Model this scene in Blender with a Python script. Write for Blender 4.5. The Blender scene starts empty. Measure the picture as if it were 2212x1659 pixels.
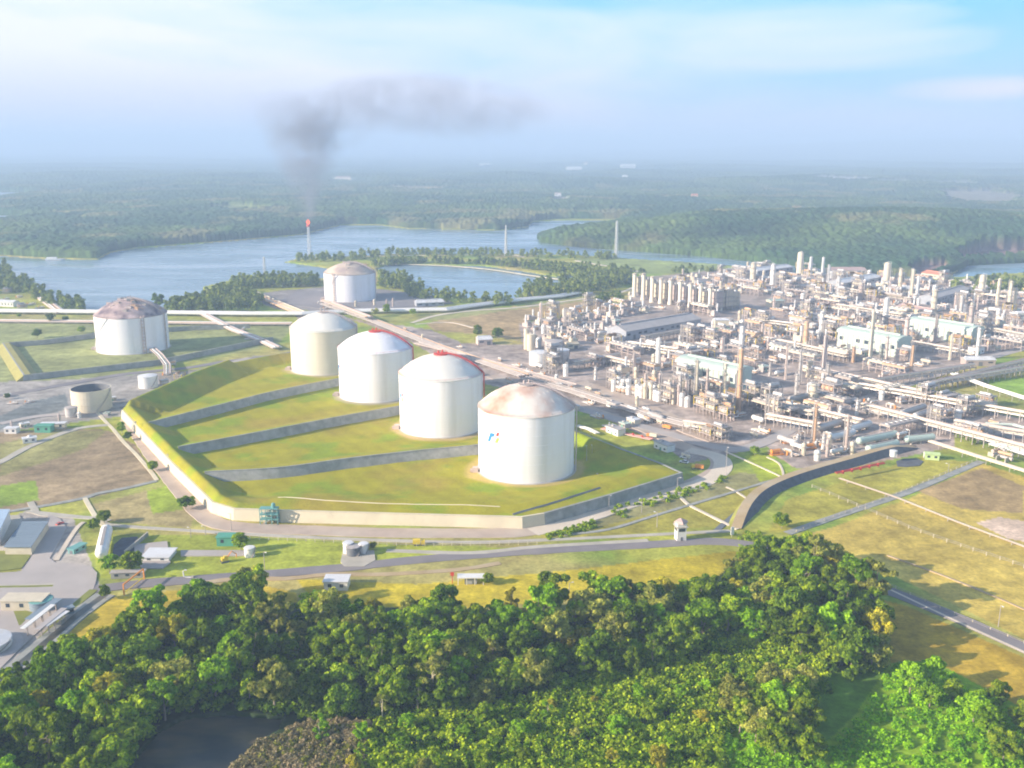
import bpy, math, random
import numpy as np
from mathutils import Vector
R = math.radians
rnd = random.Random(7)
scene = bpy.context.scene
# ------------------------------------------------------------------ camera
CAM_H, FPX, PITCH = 210.0, 2100.0, R(13.76)
CX, CY = 1106.0, 829.5
cam_d = bpy.data.cameras.new("camera")
cam = bpy.data.objects.new("camera", cam_d)
scene.collection.objects.link(cam)
cam.location = (0, 0, CAM_H)
cam.rotation_euler = (R(90) - PITCH, 0, 0)
cam_d.sensor_width = 36.0
cam_d.lens = 36.0 * FPX / 2212.0
cam_d.clip_start = 1.0
cam_d.clip_end = 150000.0
scene.camera = cam
# ------------------------------------------------------------------ light
SUN_EL, SHADOW_AZ = 20.5, 18.0          # shadows run towards +X, a little towards +Y
sv = Vector((-math.cos(R(SUN_EL)) * math.cos(R(SHADOW_AZ)), -math.cos(R(SUN_EL)) * math.sin(R(SHADOW_AZ)), math.sin(R(SUN_EL))))
sun_d = bpy.data.lights.new("sun", 'SUN')
sun_d.energy = 5.0
sun_d.angle = R(0.6)
sun_d.color = (1.0, 0.85, 0.68)
sun = bpy.data.objects.new("sun", sun_d)
scene.collection.objects.link(sun)
sun.rotation_euler = sv.to_track_quat('Z', 'Y').to_euler()
world = bpy.data.worlds.new("World")
scene.world = world
world.use_nodes = True
wt = world.node_tree
wt.nodes.clear()


def wn(t, **k):
    n = wt.nodes.new(t)
    for a, b in k.items():
        setattr(n, a, b)
    return n


sky = wn('ShaderNodeTexSky', sky_type='NISHITA', sun_disc=False)
sky.sun_elevation = R(SUN_EL)
sky.sun_rotation = math.atan2(sv.x, sv.y)
sky.air_density = 1.2
sky.dust_density = 1.0
bg1 = wn('ShaderNodeBackground')
bg1.inputs['Strength'].default_value = 0.11
wt.links.new(sky.outputs[0], bg1.inputs['Color'])
tc = wn('ShaderNodeTexCoord')
sep = wn('ShaderNodeSeparateXYZ')
wt.links.new(tc.outputs['Generated'], sep.inputs[0])
# low sky: thin bright cloud veil over blue, by elevation
mp = wn('ShaderNodeMapping')
mp.inputs['Scale'].default_value = (2.2, 2.2, 11.0)
mp.inputs['Rotation'].default_value = (0.0, 0.10, 0.3)
wt.links.new(tc.outputs['Generated'], mp.inputs[0])
nz = wn('ShaderNodeTexNoise')
nz.inputs['Scale'].default_value = 1.35
nz.inputs['Detail'].default_value = 6.0
nz.inputs['Roughness'].default_value = 0.5
nz.inputs['Distortion'].default_value = 0.5
wt.links.new(mp.outputs[0], nz.inputs['Vector'])


def wmath(op, a, b=None, clamp=False):
    n = wn('ShaderNodeMath', operation=op, use_clamp=clamp)
    for i, v in enumerate((a, b)):
        if v is None:
            continue
        if isinstance(v, (int, float)):
            n.inputs[i].default_value = v
        else:
            wt.links.new(v, n.inputs[i])
    return n.outputs[0]


def wramp(fac, stops):
    n = wn('ShaderNodeValToRGB')
    cr = n.color_ramp
    while len(cr.elements) < len(stops):
        cr.elements.new(0.5)
    for e, (p, c) in zip(cr.elements, stops):
        e.position = p
        e.color = (*c, 1) if len(c) == 3 else c
    wt.links.new(fac, n.inputs[0])
    return n.outputs[0]


elev = wmath('MULTIPLY', sep.outputs['Z'], 4.0, True)         # 0..1 over 0..14.5 deg
clear = wramp(elev, [(0.0, (0.28, 0.36, 0.54)), (0.10, (0.26, 0.37, 0.56)), (0.30, (0.20, 0.39, 0.62)), (0.52, (0.13, 0.38, 0.66)), (1.0, (0.08, 0.26, 0.56))])
veil = wramp(elev, [(0.0, (0.36, 0.38, 0.46)), (0.13, (0.42, 0.42, 0.50)), (0.34, (0.54, 0.54, 0.60)), (1.0, (0.52, 0.58, 0.64))])
# more cloud to the left (-X), clear blue top right
bias = wmath('MULTIPLY', sep.outputs['X'], -0.55)
hi = wmath('MULTIPLY', elev, -0.62)
cf = wmath('ADD', wmath('ADD', nz.outputs['Fac'], bias), hi)
cfr = wramp(cf, [(0.08, (0, 0, 0)), (0.24, (0.5, 0.5, 0.5)), (0.46, (1, 1, 1))])
mixc = wn('ShaderNodeMixRGB')
wt.links.new(cfr, mixc.inputs[0])
wt.links.new(clear, mixc.inputs[1])
wt.links.new(veil, mixc.inputs[2])
# one small sunlit pink cloud low on the right
gx = wmath('POWER', wmath('ABSOLUTE', wmath('DIVIDE', wmath('SUBTRACT', sep.outputs['X'], 0.415), 0.075)), 2)
gz = wmath('POWER', wmath('ABSOLUTE', wmath('DIVIDE', wmath('SUBTRACT', sep.outputs['Z'], wmath('MULTIPLY_ADD', nz.outputs['Fac'], 0.008) if False else 0.050), 0.0125)), 2)
gc_ = wmath('MULTIPLY', wmath('SUBTRACT', 1.0, wmath('ADD', gx, gz), True), wmath('MULTIPLY', nz.outputs['Fac'], 1.1), True)
mixp = wn('ShaderNodeMixRGB')
wt.links.new(gc_, mixp.inputs[0])
wt.links.new(mixc.outputs[0], mixp.inputs[1])
mixp.inputs[2].default_value = (0.66, 0.52, 0.54, 1)
mixc = mixp
bg2 = wn('ShaderNodeBackground')
bg2.inputs['Strength'].default_value = 1.02
wt.links.new(mixc.outputs[0], bg2.inputs['Color'])
fade = wramp(wmath('MULTIPLY', sep.outputs['Z'], 1.6, True), [(0.0, (1, 1, 1)), (0.26, (1, 1, 1)), (0.42, (0, 0, 0))])
mixs = wn('ShaderNodeMixShader')
wt.links.new(fade, mixs.inputs[0])
wt.links.new(bg1.outputs[0], mixs.inputs[1])
wt.links.new(bg2.outputs[0], mixs.inputs[2])
wout = wn('ShaderNodeOutputWorld')
wt.links.new(mixs.outputs[0], wout.inputs['Surface'])
scene.view_settings.view_transform = 'Standard'
scene.view_settings.look = 'None'
scene.view_settings.exposure = 0.93
scene.view_settings.gamma = 1.0
scene.cycles.use_denoising = True
scene.cycles.max_bounces = 6
scene.cycles.diffuse_bounces = 3
scene.cycles.volume_bounces = 1
scene.cycles.transparent_max_bounces = 16
scene.cycles.filter_width = 1.9
scene.cycles.volume_step_rate = 1.0
scene.cycles.caustics_reflective = False
scene.cycles.caustics_refractive = False

# ------------------------------------------------------------------ mapping photograph pixels (2212 wide) to ground points
SP, CP = math.sin(PITCH), math.cos(PITCH)


def W(px, py, z=0.0):
    a = (px - CX) / FPX
    b = -(py - CY) / FPX
    dx, dy, dz = a, CP + b * SP, -SP + b * CP
    t = (z - CAM_H) / dz
    return Vector((dx * t, dy * t, z))


def proj(x, y, z=0.0):
    dz = z - CAM_H
    depth = y * CP - dz * SP
    up = y * SP + dz * CP
    return CX + FPX * x / depth, CY - FPX * up / depth


REG = {'a': (0, 540, .2686), 'b': (540, 432, .2686), 'c': (594, 648, .3174), 'd': (1080, 486, .2563), 'e': (1620, 486, .2676),
       'f': (1242, 756, .2441), 'g': (1620, 810, .2676), 'h': (0, 810, .2441), 'i': (0, 1080, .2441), 'j': (486, 1053, .2686),
       'k': (1026, 1053, .2686), 'l': (0, 1242, .3174), 'm': (648, 1242, .3174), 'n': (1296, 1134, .4140)}


def P(r, x, y):
    o = REG[r]
    return (o[0] + o[2] * x, o[1] + o[2] * y)


def WZ(r, x, y, z=0.0):
    return W(*P(r, x, y), z)


AX = R(32.3)
U = Vector((math.cos(AX), math.sin(AX), 0))
V = Vector((math.sin(AX), -math.cos(AX), 0))


# ------------------------------------------------------------------ noise helpers (numpy)
def _hash(ix, iy, s):
    h = (ix.astype(np.int64) * 374761393 + iy.astype(np.int64) * 668265263 + s * 974634777) & 0x7fffffff
    h = ((h ^ (h >> 13)) * 1274126177) & 0x7fffffff
    return ((h ^ (h >> 16)) & 0xffffff) / float(0xffffff)


def vnoise(x, y, s=0):
    x0 = np.floor(x); y0 = np.floor(y)
    fx = x - x0; fy = y - y0
    fx = fx * fx * (3 - 2 * fx); fy = fy * fy * (3 - 2 * fy)
    a = _hash(x0, y0, s); b = _hash(x0 + 1, y0, s); c = _hash(x0, y0 + 1, s); d = _hash(x0 + 1, y0 + 1, s)
    return (a * (1 - fx) + b * fx) * (1 - fy) + (c * (1 - fx) + d * fx) * fy


def fbm(x, y, s=0, o=4):
    v = 0; a = 0.5; t = 0
    for i in range(o):
        v = v + a * vnoise(x * 2 ** i, y * 2 ** i, s + i); t += a; a *= 0.5
    return v / t


def domes(x, y, cell, s=0):
    """height field of round crowns, one per jittered cell"""
    cx = np.floor(x / cell); cy = np.floor(y / cell)
    best = np.zeros_like(x)
    for i in (-1, 0, 1):
        for j in (-1, 0, 1):
            gx = cx + i; gy = cy + j
            jx = (gx + 0.15 + 0.7 * _hash(gx, gy, s)) * cell
            jy = (gy + 0.15 + 0.7 * _hash(gx, gy, s + 9)) * cell
            hh = 0.55 + 0.45 * _hash(gx, gy, s + 5)
            d = ((x - jx) ** 2 + (y - jy) ** 2) / (cell * 0.75) ** 2
            best = np.maximum(best, hh * np.sqrt(np.clip(1 - d, 0, 1)))
    return best


def inpoly(px, py, poly):
    inside = np.zeros(px.shape, bool)
    n = len(poly)
    for i in range(n):
        x1, y1 = poly[i][:2]; x2, y2 = poly[(i + 1) % n][:2]
        if y1 == y2:
            continue
        c = ((y1 > py) != (y2 > py)) & (px < (x2 - x1) * (py - y1) / (y2 - y1) + x1)
        inside ^= c
    return inside


def segdist(x, y, poly, closed=True):
    best = np.full(x.shape, 1e9)
    n = len(poly)
    for i in range(n if closed else n - 1):
        ax, ay = poly[i][:2]; bx, by = poly[(i + 1) % n][:2]
        dx, dy = bx - ax, by - ay
        t = np.clip(((x - ax) * dx + (y - ay) * dy) / (dx * dx + dy * dy + 1e-9), 0, 1)
        best = np.minimum(best, np.hypot(x - ax - t * dx, y - ay - t * dy))
    return best


# ------------------------------------------------------------------ materials
def new_mat(name):
    m = bpy.data.materials.new(name)
    m.use_nodes = True
    return m, m.node_tree, m.node_tree.nodes['Principled BSDF']


def mat(name, col, rough=0.7, var=0.12, scale=0.15, metal=0.0, stain=None, stain_amt=0.5, coord='Object', stretch=(1, 1, 1), rand=0.0):
    m, t, b = new_mat(name)
    b.inputs['Roughness'].default_value = rough
    b.inputs['Metallic'].default_value = metal
    tcn = t.nodes.new('ShaderNodeTexCoord')
    mpn = t.nodes.new('ShaderNodeMapping')
    mpn.inputs['Scale'].default_value = stretch
    t.links.new(tcn.outputs[coord], mpn.inputs[0])
    n = t.nodes.new('ShaderNodeTexNoise')
    n.inputs['Scale'].default_value = scale
    n.inputs['Detail'].default_value = 6
    n.inputs['Roughness'].default_value = 0.65
    t.links.new(mpn.outputs[0], n.inputs['Vector'])
    r = t.nodes.new('ShaderNodeValToRGB')
    r.color_ramp.elements[0].position = 0.3
    r.color_ramp.elements[1].position = 0.7
    r.color_ramp.elements[0].color = (*[max(0, c * (1 - var)) for c in col], 1)
    r.color_ramp.elements[1].color = (*[min(1, c * (1 + var)) for c in col], 1)
    t.links.new(n.outputs['Fac'], r.inputs[0])
    out = r.outputs[0]
    if stain:
        n2 = t.nodes.new('ShaderNodeTexNoise')
        n2.inputs['Scale'].default_value = scale * 0.6
        n2.inputs['Detail'].default_value = 5
        t.links.new(mpn.outputs[0], n2.inputs['Vector'])
        r2 = t.nodes.new('ShaderNodeValToRGB')
        r2.color_ramp.elements[0].position = 0.45
        r2.color_ramp.elements[1].position = 0.68
        r2.color_ramp.elements[0].color = (0, 0, 0, 1)
        r2.color_ramp.elements[1].color = (stain_amt,) * 3 + (1,)
        t.links.new(n2.outputs['Fac'], r2.inputs[0])
        mx = t.nodes.new('ShaderNodeMixRGB')
        t.links.new(r2.outputs[0], mx.inputs[0])
        t.links.new(out, mx.inputs[1])
        mx.inputs[2].default_value = (*stain, 1)
        out = mx.outputs[0]
    if rand:
        oi = t.nodes.new('ShaderNodeObjectInfo')
        hs = t.nodes.new('ShaderNodeHueSaturation')
        mr = t.nodes.new('ShaderNodeMapRange')
        mr.inputs['To Min'].default_value = 1 - rand
        mr.inputs['To Max'].default_value = 1 + rand
        t.links.new(oi.outputs['Random'], mr.inputs['Value'])
        t.links.new(mr.outputs[0], hs.inputs['Value'])
        t.links.new(out, hs.inputs['Color'])
        out = hs.outputs[0]
    t.links.new(out, b.inputs['Base Color'])
    return m


def leaf_mat(name, c1, c2, rand=0.2, transl=0.3, scale=0.25):
    m = bpy.data.materials.new(name)
    m.use_nodes = True
    t = m.node_tree
    t.nodes.clear()
    geo = t.nodes.new('ShaderNodeNewGeometry')
    n = t.nodes.new('ShaderNodeTexNoise')
    n.inputs['Scale'].default_value = scale
    n.inputs['Detail'].default_value = 4
    t.links.new(geo.outputs['Position'], n.inputs['Vector'])
    add = t.nodes.new('ShaderNodeMath'); add.operation = 'MULTIPLY_ADD'
    t.links.new(geo.outputs['Random Per Island'], add.inputs[0])
    add.inputs[1].default_value = 0.45
    t.links.new(n.outputs['Fac'], add.inputs[2])
    r = t.nodes.new('ShaderNodeValToRGB')
    r.color_ramp.elements[0].position = 0.45
    r.color_ramp.elements[1].position = 0.95
    r.color_ramp.elements[0].color = (*c1, 1)
    r.color_ramp.elements[1].color = (*c2, 1)
    t.links.new(add.outputs[0], r.inputs[0])
    oi = t.nodes.new('ShaderNodeObjectInfo')
    hs = t.nodes.new('ShaderNodeHueSaturation')
    mr = t.nodes.new('ShaderNodeMapRange')
    mr.inputs['To Min'].default_value = 1 - rand
    mr.inputs['To Max'].default_value = 1 + rand
    t.links.new(oi.outputs['Random'], mr.inputs['Value'])
    t.links.new(mr.outputs[0], hs.inputs['Value'])
    t.links.new(r.outputs[0], hs.inputs['Color'])
    d = t.nodes.new('ShaderNodeBsdfDiffuse')
    tr = t.nodes.new('ShaderNodeBsdfTranslucent')
    t.links.new(hs.outputs[0], d.inputs['Color'])
    t.links.new(hs.outputs[0], tr.inputs['Color'])
    mx = t.nodes.new('ShaderNodeMixShader')
    mx.inputs[0].default_value = transl
    t.links.new(d.outputs[0], mx.inputs[1])
    t.links.new(tr.outputs[0], mx.inputs[2])
    o = t.nodes.new('ShaderNodeOutputMaterial')
    t.links.new(mx.outputs[0], o.inputs['Surface'])
    return m


def attr_mat(name, rough=0.9, fine=((0.03, 0.75, 1.25), (0.4, 0.85, 1.15))):
    """colour from the mesh's own surface map, broken up by noise in metres"""
    m, t, b = new_mat(name)
    b.inputs['Roughness'].default_value = rough
    b.inputs['Specular IOR Level'].default_value = 0.15
    at = t.nodes.new('ShaderNodeAttribute')
    at.attribute_name = 'surface'
    geo = t.nodes.new('ShaderNodeNewGeometry')
    out = at.outputs['Color']
    for sc, lo, hi_ in fine:
        n = t.nodes.new('ShaderNodeTexNoise')
        n.inputs['Scale'].default_value = sc
        n.inputs['Detail'].default_value = 5
        t.links.new(geo.outputs['Position'], n.inputs['Vector'])
        mr = t.nodes.new('ShaderNodeMapRange')
        mr.inputs['From Min'].default_value = 0.3
        mr.inputs['From Max'].default_value = 0.7
        mr.inputs['To Min'].default_value = lo
        mr.inputs['To Max'].default_value = hi_
        t.links.new(n.outputs['Fac'], mr.inputs['Value'])
        vm = t.nodes.new('ShaderNodeVectorMath'); vm.operation = 'SCALE'
        t.links.new(out, vm.inputs[0])
        t.links.new(mr.outputs[0], vm.inputs['Scale'])
        out = vm.outputs[0]
    t.links.new(out, b.inputs['Base Color'])
    return m


M = {}
M['white'] = mat('white_paint', (0.78, 0.77, 0.75), 0.5, 0.05, 0.3)
M['tank_white'] = mat('tank_white_paint', (0.93, 0.91, 0.94), 0.55, 0.03, 0.30, stain=(0.70, 0.64, 0.58), stain_amt=0.32, stretch=(1, 1, 0.06))
M['tank_cream'] = mat('tank_aged_cream_paint', (0.78, 0.73, 0.62), 0.6, 0.06, 0.08, stain=(0.60, 0.50, 0.34), stain_amt=0.5, stretch=(1, 1, 0.2))
M['tank_rusty'] = mat('tank_roof_rust', (0.78, 0.70, 0.62), 0.75, 0.06, 0.10, stain=(0.50, 0.24, 0.15), stain_amt=0.95, stretch=(1, 0.5, 1))
M['tank_dirty_roof'] = mat('tank_grimy_roof', (0.50, 0.38, 0.36), 0.8, 0.3, 0.14, stain=(0.12, 0.09, 0.12), stain_amt=1.0)
M['tank_brown_roof'] = mat('tank_brown_roof', (0.62, 0.50, 0.40), 0.75, 0.15, 0.08, stain=(0.34, 0.26, 0.26), stain_amt=0.8)
M['tank_roof_cream'] = mat('tank_roof_cream', (0.80, 0.77, 0.70), 0.6, 0.05, 0.05, stain=(0.66, 0.50, 0.30), stain_amt=0.6)
M['red'] = mat('red_paint', (0.62, 0.07, 0.05), 0.5)
M['orange'] = mat('orange_paint', (0.75, 0.30, 0.06), 0.5)
M['yellow'] = mat('yellow_paint', (0.80, 0.58, 0.04), 0.5)
M['cream'] = mat('cream_cladding', (0.68, 0.60, 0.46), 0.7, 0.10, 0.2, rand=0.12)
M['pink'] = mat('pinkish_lagging', (0.54, 0.44, 0.40), 0.6, 0.12, 0.3, rand=0.18)
M['peach'] = mat('peach_primer', (0.62, 0.40, 0.25), 0.7, 0.15, 0.3, rand=0.15)
M['steel'] = mat('pale_galvanised_steel', (0.43, 0.38, 0.35), 0.55, 0.2, 0.4, rand=0.15)
M['alu'] = mat('aluminium_cladding', (0.55, 0.52, 0.50), 0.42, 0.10, 0.4, metal=0.25, rand=0.15)
M['darksteel'] = mat('dark_steel', (0.16, 0.17, 0.19), 0.6, 0.2, 0.4)
M['mint'] = mat('mint_roof_sheet', (0.52, 0.62, 0.54), 0.5, 0.08, 0.15)
M['green'] = mat('green_paint', (0.10, 0.36, 0.26), 0.6)
M['teal'] = mat('teal_paint', (0.16, 0.38, 0.36), 0.6)
M['lime'] = mat('pale_green_paint', (0.50, 0.64, 0.30), 0.6)
M['roofwhite'] = mat('white_roof_sheet', (0.74, 0.74, 0.76), 0.5, 0.08, 0.2, stain=(0.5, 0.48, 0.45), stain_amt=0.5)
M['roofpink'] = mat('faded_red_roof', (0.50, 0.36, 0.33), 0.7, 0.12, 0.2)
M['roofgrey'] = mat('grey_roof_sheet', (0.46, 0.42, 0.40), 0.6, 0.12, 0.2, stain=(0.55, 0.5, 0.48), stain_amt=0.5)
M['roofblue'] = mat('blue_grey_roof', (0.22, 0.28, 0.34), 0.6, 0.12, 0.2, stretch=(0.2, 2, 1))
M['terracotta'] = mat('terracotta_roof', (0.62, 0.26, 0.16), 0.8)
M['wall_dark'] = mat('shaded_wall_sheet', (0.36, 0.38, 0.42), 0.7, 0.12, 0.2)  # long shed's blue-grey shade put into the sheet colour
M['glass'] = mat('dark_window', (0.05, 0.07, 0.09), 0.2)
M['concrete'] = mat('pale_concrete', (0.50, 0.46, 0.39), 0.85, 0.12, 0.12, stain=(0.34, 0.31, 0.25), stain_amt=0.5)
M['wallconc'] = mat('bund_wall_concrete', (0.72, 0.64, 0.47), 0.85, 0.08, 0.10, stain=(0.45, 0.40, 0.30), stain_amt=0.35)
M['greyconc'] = mat('weathered_and_shade_grey_concrete', (0.36, 0.36, 0.34), 0.9, 0.22, 0.25, stain=(0.20, 0.22, 0.18), stain_amt=0.6)  # grey concrete; also paints shade on the right bund wall and plot wall
M['dusty'] = mat('dusty_track', (0.48, 0.38, 0.31), 0.95, 0.14, 0.08, stain=(0.60, 0.52, 0.42), stain_amt=0.5)
M['sand'] = mat('pale_sand_road', (0.72, 0.62, 0.50), 0.95, 0.10, 0.06, stain=(0.46, 0.40, 0.34), stain_amt=0.4)
M['dirt'] = mat('orange_dirt_track', (0.46, 0.34, 0.19), 0.95, 0.15, 0.08, stain=(0.52, 0.44, 0.32), stain_amt=0.6)
M['asphalt'] = mat('worn_asphalt', (0.23, 0.21, 0.22), 0.9, 0.15, 0.06, stain=(0.32, 0.28, 0.25), stain_amt=0.5)
M['paving'] = mat('yard_paving', (0.43, 0.39, 0.37), 0.9, 0.10, 0.05, stain=(0.52, 0.45, 0.40), stain_amt=0.5)
M['painted_shade'] = mat('painted_shade_dark', (0.10, 0.11, 0.13), 0.95, 0.3, 0.3)  # dark tone that paints shade on the road slope, sump and vessel side
M['bark'] = mat('bark', (0.30, 0.25, 0.18), 0.9)
M['logo_blue'] = mat('logo_blue', (0.03, 0.24, 0.55), 0.5)
M['logo_green'] = mat('logo_green', (0.35, 0.60, 0.10), 0.5)
M['logo_red'] = mat('logo_red', (0.75, 0.06, 0.05), 0.5)
M['flame'] = None
M['chimney_cream'] = mat('chimney_cream', (0.86, 0.78, 0.62), 0.6, .06, .3)
M['f_dark'] = leaf_mat('leaves_deep_green', (0.035, 0.10, 0.01), (0.25, 0.37, 0.02), rand=0.3, transl=0.35)
M['f_mid'] = leaf_mat('leaves_mid_green', (0.07, 0.17, 0.008), (0.42, 0.54, 0.022), rand=0.3, transl=0.35)
M['f_olive'] = leaf_mat('leaves_olive', (0.14, 0.19, 0.025), (0.54, 0.54, 0.10), rand=0.3, transl=0.35)
M['f_bright'] = leaf_mat('leaves_bright_green', (0.08, 0.21, 0.006), (0.36, 0.58, 0.018), rand=0.3, transl=0.35)
M['f_yellow'] = leaf_mat('leaves_yellow_green', (0.22, 0.23, 0.02), (0.6, 0.54, 0.04), rand=0.3, transl=0.35)
M['f_far'] = leaf_mat('leaves_lakeside', (0.08, 0.14, 0.035), (0.30, 0.35, 0.07), rand=0.3, transl=0.35, scale=0.06)
M['f_shrub'] = leaf_mat('leaves_shrub', (0.09, 0.22, 0.008), (0.58, 0.70, 0.03), rand=0.3, transl=0.35, scale=0.06)
M['f_brown'] = leaf_mat('leaves_dry_shrub', (0.20, 0.20, 0.06), (0.62, 0.50, 0.30), rand=0.3, transl=0.35, scale=0.06)
M['f_vine'] = leaf_mat('leaves_vine', (0.09, 0.26, 0.006), (0.34, 0.60, 0.015), rand=0.3, transl=0.35, scale=0.06)


# ------------------------------------------------------------------ mesh builder
class MB:
    def __init__(s):
        s.v = []; s.f = []

    def add(s, vs, fs):
        o = len(s.v)
        s.v.extend([tuple(v) for v in vs])
        s.f.extend([tuple(o + i for i in f) for f in fs])
        return s

    def box(s, x0, x1, y0, y1, z0, z1):
        vs = [(x, y, z) for z in (z0, z1) for y in (y0, y1) for x in (x0, x1)]
        return s.add(vs, [(0, 2, 3, 1), (4, 5, 7, 6), (0, 1, 5, 4), (2, 6, 7, 3), (0, 4, 6, 2), (1, 3, 7, 5)])

    def bar(s, a, b, w, h=None):
        """square bar from point a to b"""
        h = h or w
        a = Vector(a); b = Vector(b); d = (b - a)
        if d.length < 1e-6:
            return s
        d.normalize()
        up = Vector((0, 0, 1)) if abs(d.z) < 0.9 else Vector((1, 0, 0))
        sd = d.cross(up).normalized() * (w / 2); u2 = sd.cross(d).normalized() * (h / 2)
        vs = [a - sd - u2, a + sd - u2, a + sd + u2, a - sd + u2, b - sd - u2, b + sd - u2, b + sd + u2, b - sd + u2]
        return s.add(vs, [(0, 1, 2, 3), (7, 6, 5, 4), (0, 4, 5, 1), (1, 5, 6, 2), (2, 6, 7, 3), (3, 7, 4, 0)])

    def tube(s, pts, r, n=8, caps=True):
        pts = [Vector(p) for p in pts]
        rs = r if isinstance(r, (list, tuple)) else [r] * len(pts)
        rings = []
        for i, p in enumerate(pts):
            d = (pts[min(i + 1, len(pts) - 1)] - pts[max(i - 1, 0)])
            d.normalize()
            up = Vector((0, 0, 1)) if abs(d.z) < 0.9 else Vector((1, 0, 0))
            a = d.cross(up).normalized(); b = a.cross(d).normalized()
            rings.append([p + (a * math.cos(2 * math.pi * k / n) + b * math.sin(2 * math.pi * k / n)) * rs[i] for k in range(n)])
        vs = [v for ring in rings for v in ring]
        fs = []
        for i in range(len(pts) - 1):
            for k in range(n):
                k2 = (k + 1) % n
                fs.append((i * n + k, i * n + k2, (i + 1) * n + k2, (i + 1) * n + k))
        if caps:
            fs.append(tuple(range(n - 1, -1, -1))); fs.append(tuple((len(pts) - 1) * n + k for k in range(n)))
        return s.add(vs, fs)

    def lathe(s, prof, n=24, c=(0, 0, 0), a0=0.0, a1=360.0):
        full = abs(a1 - a0) >= 360
        m = n if full else n + 1
        vs = []
        for r, z in prof:
            for k in range(m):
                a = R(a0 + (a1 - a0) * k / n)
                vs.append((c[0] + r * math.cos(a), c[1] + r * math.sin(a), c[2] + z))
        fs = []
        for i in range(len(prof) - 1):
            for k in range(n):
                k2 = (k + 1) % m
                fs.append((i * m + k, i * m + k2, (i + 1) * m + k2, (i + 1) * m + k))
        return s.add(vs, fs)

    def prism(s, poly, z0, z1):
        n = len(poly)
        vs = [(p[0], p[1], z0) for p in poly] + [(p[0], p[1], z1) for p in poly]
        fs = [tuple(range(n - 1, -1, -1)), tuple(range(n, 2 * n))] + [(i, (i + 1) % n, n + (i + 1) % n, n + i) for i in range(n)]
        return s.add(vs, fs)

    def gable(s, x0, x1, y0, y1, z0, z1, over=0.6, t=0.35):
        """gable roof slab, ridge along x"""
        ym = (y0 + y1) / 2
        for sy, ya in ((-1, y0 - over), (1, y1 + over)):
            sl = (z1 - z0) / abs(ym - (y0 if sy < 0 else y1))
            ze = z0 - over * sl
            vs = [(x0 - over, ya, ze), (x1 + over, ya, ze), (x1 + over, ym, z1), (x0 - over, ym, z1)]
            vs += [(a, b, c + t) for a, b, c in vs]
            s.add(vs, [(0, 3, 2, 1), (4, 5, 6, 7), (0, 1, 5, 4), (1, 2, 6, 5), (2, 3, 7, 6), (3, 0, 4, 7)])
        return s

    def vault(s, x0, x1, y0, y1, z0, rise, n=8, t=0.3):
        pr = []
        for k in range(n + 1):
            a = math.pi * k / n
            pr.append(((y0 + y1) / 2 - (y1 - y0) / 2 * math.cos(a), z0 + rise * math.sin(a) ** 0.8))
        vs = [(x, y, z) for x in (x0, x1) for y, z in pr]
        m = n + 1
        fs = [(k, k + 1, m + k + 1, m + k) for k in range(n)]
        fs += [tuple(range(m - 1, -1, -1)), tuple(range(m, 2 * m))]
        return s.add(vs, fs)

    def house(s, x0, x1, y0, y1, z1, zr):
        """walls up to z1 with gable ends up to zr (ridge along x)"""
        ym = (y0 + y1) / 2
        vs = [(x0, y0, 0), (x1, y0, 0), (x1, y1, 0), (x0, y1, 0), (x0, y0, z1), (x1, y0, z1), (x1, y1, z1), (x0, y1, z1), (x0, ym, zr), (x1, ym, zr)]
        return s.add(vs, [(0, 1, 5, 4), (2, 3, 7, 6), (1, 2, 6, 9, 5), (3, 0, 4, 8, 7), (0, 3, 2, 1)])

    def build(s, name, m, parent=None, smooth=False, loc=None, rz=0.0):
        me = bpy.data.meshes.new(name)
        me.from_pydata(s.v, [], s.f)
        me.validate()
        me.update()
        if smooth:
            for p in me.polygons:
                p.use_smooth = True
        if m is not None:
            me.materials.append(m)
        o = bpy.data.objects.new(name, me)
        scene.collection.objects.link(o)
        if parent is not None:
            o.parent = parent
        if loc is not None:
            o.location = loc
        o.rotation_euler.z = rz
        return o


def np_mesh(name, verts, faces, m, cols=None, smooth=False):
    me = bpy.data.meshes.new(name)
    nv, nf, k = len(verts), len(faces), faces.shape[1]
    me.vertices.add(nv)
    me.vertices.foreach_set('co', np.asarray(verts, np.float32).ravel())
    me.loops.add(nf * k)
    me.loops.foreach_set('vertex_index', np.asarray(faces, np.int32).ravel())
    me.polygons.add(nf)
    me.polygons.foreach_set('loop_start', np.arange(0, nf * k, k, dtype=np.int32))
    me.polygons.foreach_set('loop_total', np.full(nf, k, np.int32))
    me.update(calc_edges=True)
    if cols is not None:
        ca = me.color_attributes.new('surface', 'FLOAT_COLOR', 'POINT')
        c4 = np.ones((nv, 4), np.float32)
        c4[:, :3] = cols
        ca.data.foreach_set('color', c4.ravel())
    if smooth:
        me.polygons.foreach_set('use_smooth', np.ones(nf, bool))
    me.materials.append(m)
    o = bpy.data.objects.new(name, me)
    scene.collection.objects.link(o)
    return o


def grid_faces(nr, nc, keep=None):
    i = np.arange(nr - 1)[:, None] * nc + np.arange(nc - 1)[None, :]
    f = np.stack([i, i + 1, i + nc + 1, i + nc], -1).reshape(-1, 4)
    if keep is not None:
        f = f[keep.reshape(-1)]
    return f


def tag(o, label=None, cat=None, group=None, kind=None):
    if label: o['label'] = label
    if cat: o['category'] = cat
    if group: o['group'] = group
    if kind: o['kind'] = kind
    return o


def empty(name, loc=(0, 0, 0), rz=0.0, label=None, cat=None, group=None):
    o = bpy.data.objects.new(name, None)
    scene.collection.objects.link(o)
    o.location = loc
    o.rotation_euler.z = rz
    o.empty_display_size = 2
    return tag(o, label, cat, group)


KIDS = {}


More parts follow.
